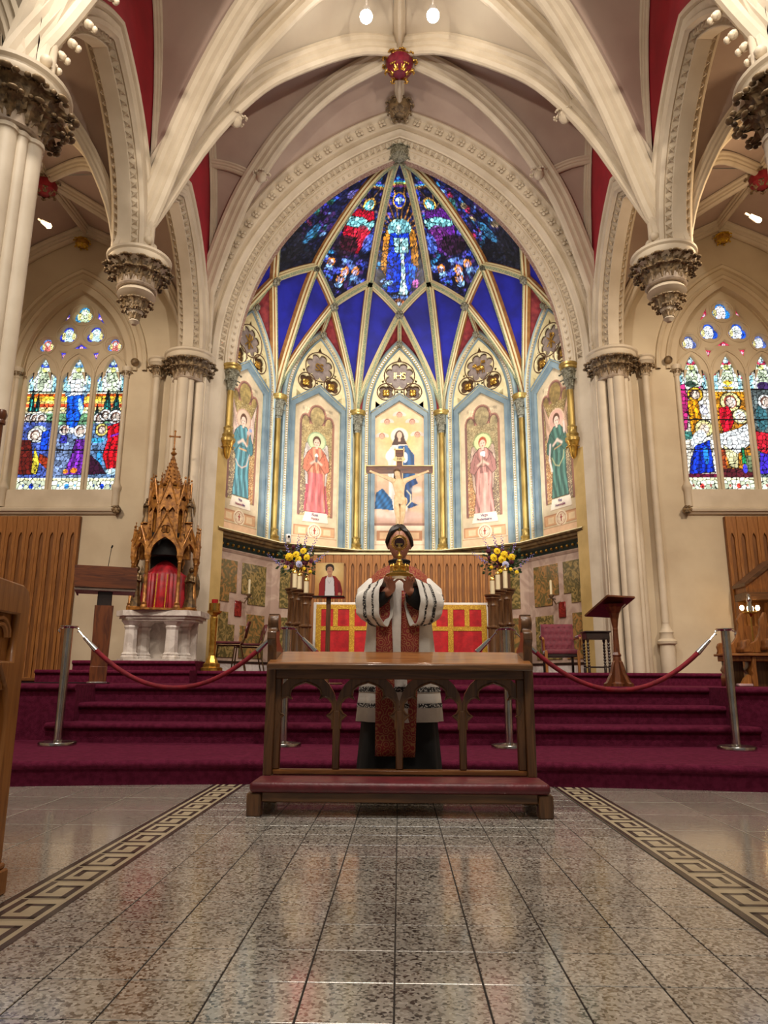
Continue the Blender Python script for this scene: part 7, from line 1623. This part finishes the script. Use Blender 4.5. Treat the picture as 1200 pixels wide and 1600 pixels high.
    M_LACE = mat('drawn_thread_band', (212, 208, 200), (34, 32, 34), .8, kind='voronoi', scale=95)
    def band(z, w):
        mb = MB(); 
        def at(zz):
            for a, b in zip(S[:-1], S[1:]):
                if a[0][2] <= zz <= b[0][2]:
                    u = (zz-a[0][2])/(b[0][2]-a[0][2]); return ((0, -.01, zz), Xu, Yu, a[3]+(b[3]-a[3])*u+.0035, a[4]+(b[4]-a[4])*u+.0035, a[5]+(b[5]-a[5])*u)
        loft(mb, [at(z), at(z+w*.5), at(z+w)], 56, fold=.035, fn=8, fph=.6); mb.build('embroidered_band', M_LACE, t)
    band(.565, .028); band(.665, .034)
    # wide sleeves
    for s in (-1, 1):
        def sec(c, u, v, ru, rv, f=1): return ((s*c[0], c[1], c[2]), (s*u[0], u[1], u[2]), v, ru, rv, f)
        SS = [sec((.12, .0, 1.385), (.45, .0, .9), Yu, .06, .07, 0), sec((.165, .0, 1.375), (.62, .0, .78), Yu, .078, .085, 0), sec((.215, -.02, 1.33), (.9, .0, .35), Yu, .085, .09, .3), sec((.232, -.075, 1.245), (.85, -.45, .05), (0, .3, .95), .078, .115, .6), sec((.19, -.145, 1.235), (.72, -.69, 0), (0, .05, 1), .074, .128, 1), sec((.135, -.20, 1.240), (.72, -.69, 0), (0, 0, 1), .070, .140, 1), sec((.088, -.248, 1.245), (.72, -.69, 0), (0, 0, 1), .066, .152, 1)]
        mb = MB(); loft(mb, SS, 36, fold=.05, fn=6, fph=s); o = mb.build('sleeve', M_LINEN, t); sd = o.modifiers.new('s', 'SOLIDIFY'); sd.thickness = .005
        for (i, u0, u1) in ((4, .05, .40), (5, .1, .36), (2, .55, .8)):
            mb = MB(); R = []
            for u in (u0, u1):
                a, b = SS[i], SS[i+1]; l = lambda p, q: tuple(x+(y-x)*u for x, y in zip(p, q)); R.append((l(a[0], b[0]), l(a[1], b[1]), l(a[2], b[2]), a[3]+(b[3]-a[3])*u+.009, a[4]+(b[4]-a[4])*u+.009, a[5]+(b[5]-a[5])*u))
            loft(mb, R, 36, fold=.05, fn=6, fph=s); mb.build('embroidered_band', M_LACE, t)
        mb = MB(); loft(mb, [sec((.205, -.08, 1.235), (.72, -.69, 0), (.3, .3, .9), .055, .06), sec((.15, -.15, 1.255), (.72, -.69, 0), (.3, .3, .9), .06, .07), sec((.080, -.235, 1.295), (.72, -.69, 0), (.3, .3, .9), .046, .062), sec((.068, -.25, 1.31), (.72, -.69, 0), (.3, .3, .9), .036, .046)], 18); mb.build('cassock_cuff', M_BLACK, t)
    # brocade stole: yoke over the shoulders and two long panels
    mb = MB(); P = []
    for i in range(9):
        u = i/8; row = []
        for k in range(41):
            a = -PI/2+.30+(2*PI-.60)*k/40; cx, sy = math.cos(a), math.sin(a); rx = .075+.142*u; ry = .078+.085*u+(.045*u if sy < 0 else 0); z = 1.515-.028*u-(.10*u**2.2)*(1-abs(cx)*.15)-.15*max(0, -sy)*u**1.3
            row.append((rx*cx, ry*sy-.01-.02*max(0, -sy)*u, z))
        P.append(row)
    mb.grid(P); o = mb.build('stole_yoke', M_BROC, t); sd = o.modifiers.new('s', 'SOLIDIFY'); sd.thickness = .008; sd.offset = 1
    for x0t, x1t, x0b, x1b, zb in ((-.155, -.06, -.155, -.012, .27), (.015, .145, -.002, .10, .265)):
        mb = MB(); P = []
        for i in range(13):
            u = i/12; z = 1.33+(zb-1.33)*u; yy = -.180-.055*u; P.append([(x0t+(x0b-x0t)*u+((x1t+(x1b-x1t)*u)-(x0t+(x0b-x0t)*u))*k/6, yy-.012*math.sin(k+.5*i)*.4-(.0 if abs(k-3) < 3 else -.01), z) for k in range(7)])
        mb.grid(P); o = mb.build('stole_panel', M_BROC, t); sd = o.modifiers.new('s', 'SOLIDIFY'); sd.thickness = .006
    for s in (-1, 1): mb = MB(); mb.bbox((s*.115-.045, -.22, 0), (s*.115+.045, .06, .055), .02); mb.build('shoe', M_DARK, t)
    # monstrance
    mt = empty('monstrance', (0, PY-.30, 1.40), 0, 'ornate gold monstrance with a dark round window held before the face', 'monstrance')
    mb = MB(); mb.lathe([(.088, 0), (.092, .006), (.092, .02), (.086, .026), (.066, .03), (.062, .04), (.001, .04)], n=8); mb.build('foot', M_BRASS, mt, smooth=False)
    mb = MB()
    for k in range(8):
        a = k*PI/4; r = .056; x, y = r*math.cos(a), r*math.sin(a); mb.lathe([(.008, .04), (.006, .07), (.01, .075), (.002, .09)], (x, y, 0), 6); b = a+PI/4; mb.tube([(x, y, .07), ((x+r*math.cos(b))/2, (y+r*math.sin(b))/2, .082), (r*math.cos(b), r*math.sin(b), .07)], .004, 5)
    mb.lathe([(.045, .04), (.038, .06), (.044, .07), (.03, .08), (.034, .09), (.02, .10), (.022, .11), (.009, .125), (.018, .135), (.02, .145), (.008, .16), (.008, .185)], n=14); mb.build('stem', M_GOLD, mt)
    Cz = .235
    mb = MB(); mb.tube([(.033*math.cos(a), 0, Cz+.033*math.sin(a)) for a in [k*PI/16 for k in range(32)]], .0035, 8, closed=True); mb.tube([(.041*math.cos(a), 0, Cz+.041*math.sin(a)) for a in [k*PI/16 for k in range(32)]], .0028, 6, closed=True); mb.build('ring', M_BRASS, mt)
    mb = MB()
    for k in range(28): a = k*PI/14; mb.ball((.049*math.cos(a), 0, Cz+.049*math.sin(a)), .006, 5); mb.tube([(.04*math.cos(a), 0, Cz+.04*math.sin(a)), ((.057+.005*(k % 2))*math.cos(a), 0, Cz+(.057+.005*(k % 2))*math.sin(a))], [.003, .001], 4)
    mb.build('beaded_rays', M_GOLD, mt)
    R = Matrix(((1, 0, 0, 0), (0, 0, -1, 0), (0, 1, 0, Cz), (0, 0, 0, 1)))
    mb = MB(); mb.M = R; mb.lathe([(.001, -.01), (.032, -.01), (.032, .01), (.001, .01)], n=28); mb.build('relic_window', mat('dark_crimson_glass', (44, 12, 14), (30, 8, 10), .15, coat=.6), mt)
    mb = MB(); mb.cb((0, -.014, Cz-.012), (.042, .004, .008)); mb.lathe([(.014, -.034), (.01, -.02), (.006, -.01)], (0, -.014, Cz), 8); mb.build('relic_holder', M_BRASS, mt)
    mb = MB(); mb.cb((0, 0, Cz+.078), (.006, .006, .036)); mb.cb((0, 0, Cz+.082), (.026, .006, .006)); mb.build('cross', M_GOLD, mt)
priest()

# ================================================================== repeats share a group
GROUPS = {'stanchion': 'steel stanchions on the carpeted step', 'barrier_rope': 'crimson velvet barrier ropes', 'altar_candle': 'altar candles on oak pedestals', 'candle_pedestal': 'oak candle pedestals flanking the altar',
 'apse_column': 'gilded columns around the apse', 'gilded_colonnette': 'short corbelled colonnettes of the chancel arch', 'ceiling_boss': 'carved bosses of the vaults', 'arcade_arch': 'arcade arches of the nave', 'clustered_pillar': 'clustered nave pillars',
 'pendant_corbel': 'hanging corbel capitals', 'clustered_respond': 'clustered responds of the chancel arch', 'slender_wall_shaft': 'slender wall shafts', 'painted_blind_window': 'painted blind windows of the apse',
 'stained_glass_roof_light': 'stained glass lights of the apse vault', 'stacking_chair': 'dark red chairs at the left of the sanctuary', 'flower_arrangement': 'flower arrangements beside the altar', 'flower_pedestal': 'oak posts under the flowers',
 'angel_statuette': 'bronze angels of the gilded shrine', 'ridge_spotlight': 'spotlights under the vault ridge', 'aisle_spotlight': 'small aisle spotlights', 'wall_panelling': 'oak panelling under the aisle windows', 'leaf_knot': 'leaf knots on the vault ribs',
 'rib_crockets': 'crocket rows on the front ribs', 'wall_candle_bracket': 'candle brackets on the marble wall', 'shrine_buttress': 'small buttresses of the gilded shrine'}
for o in list(COL.objects):
    if o.parent is None and o.get('label'):
        k = o.name.split('.')[0]
        if k in GROUPS: o['group'] = GROUPS[k]
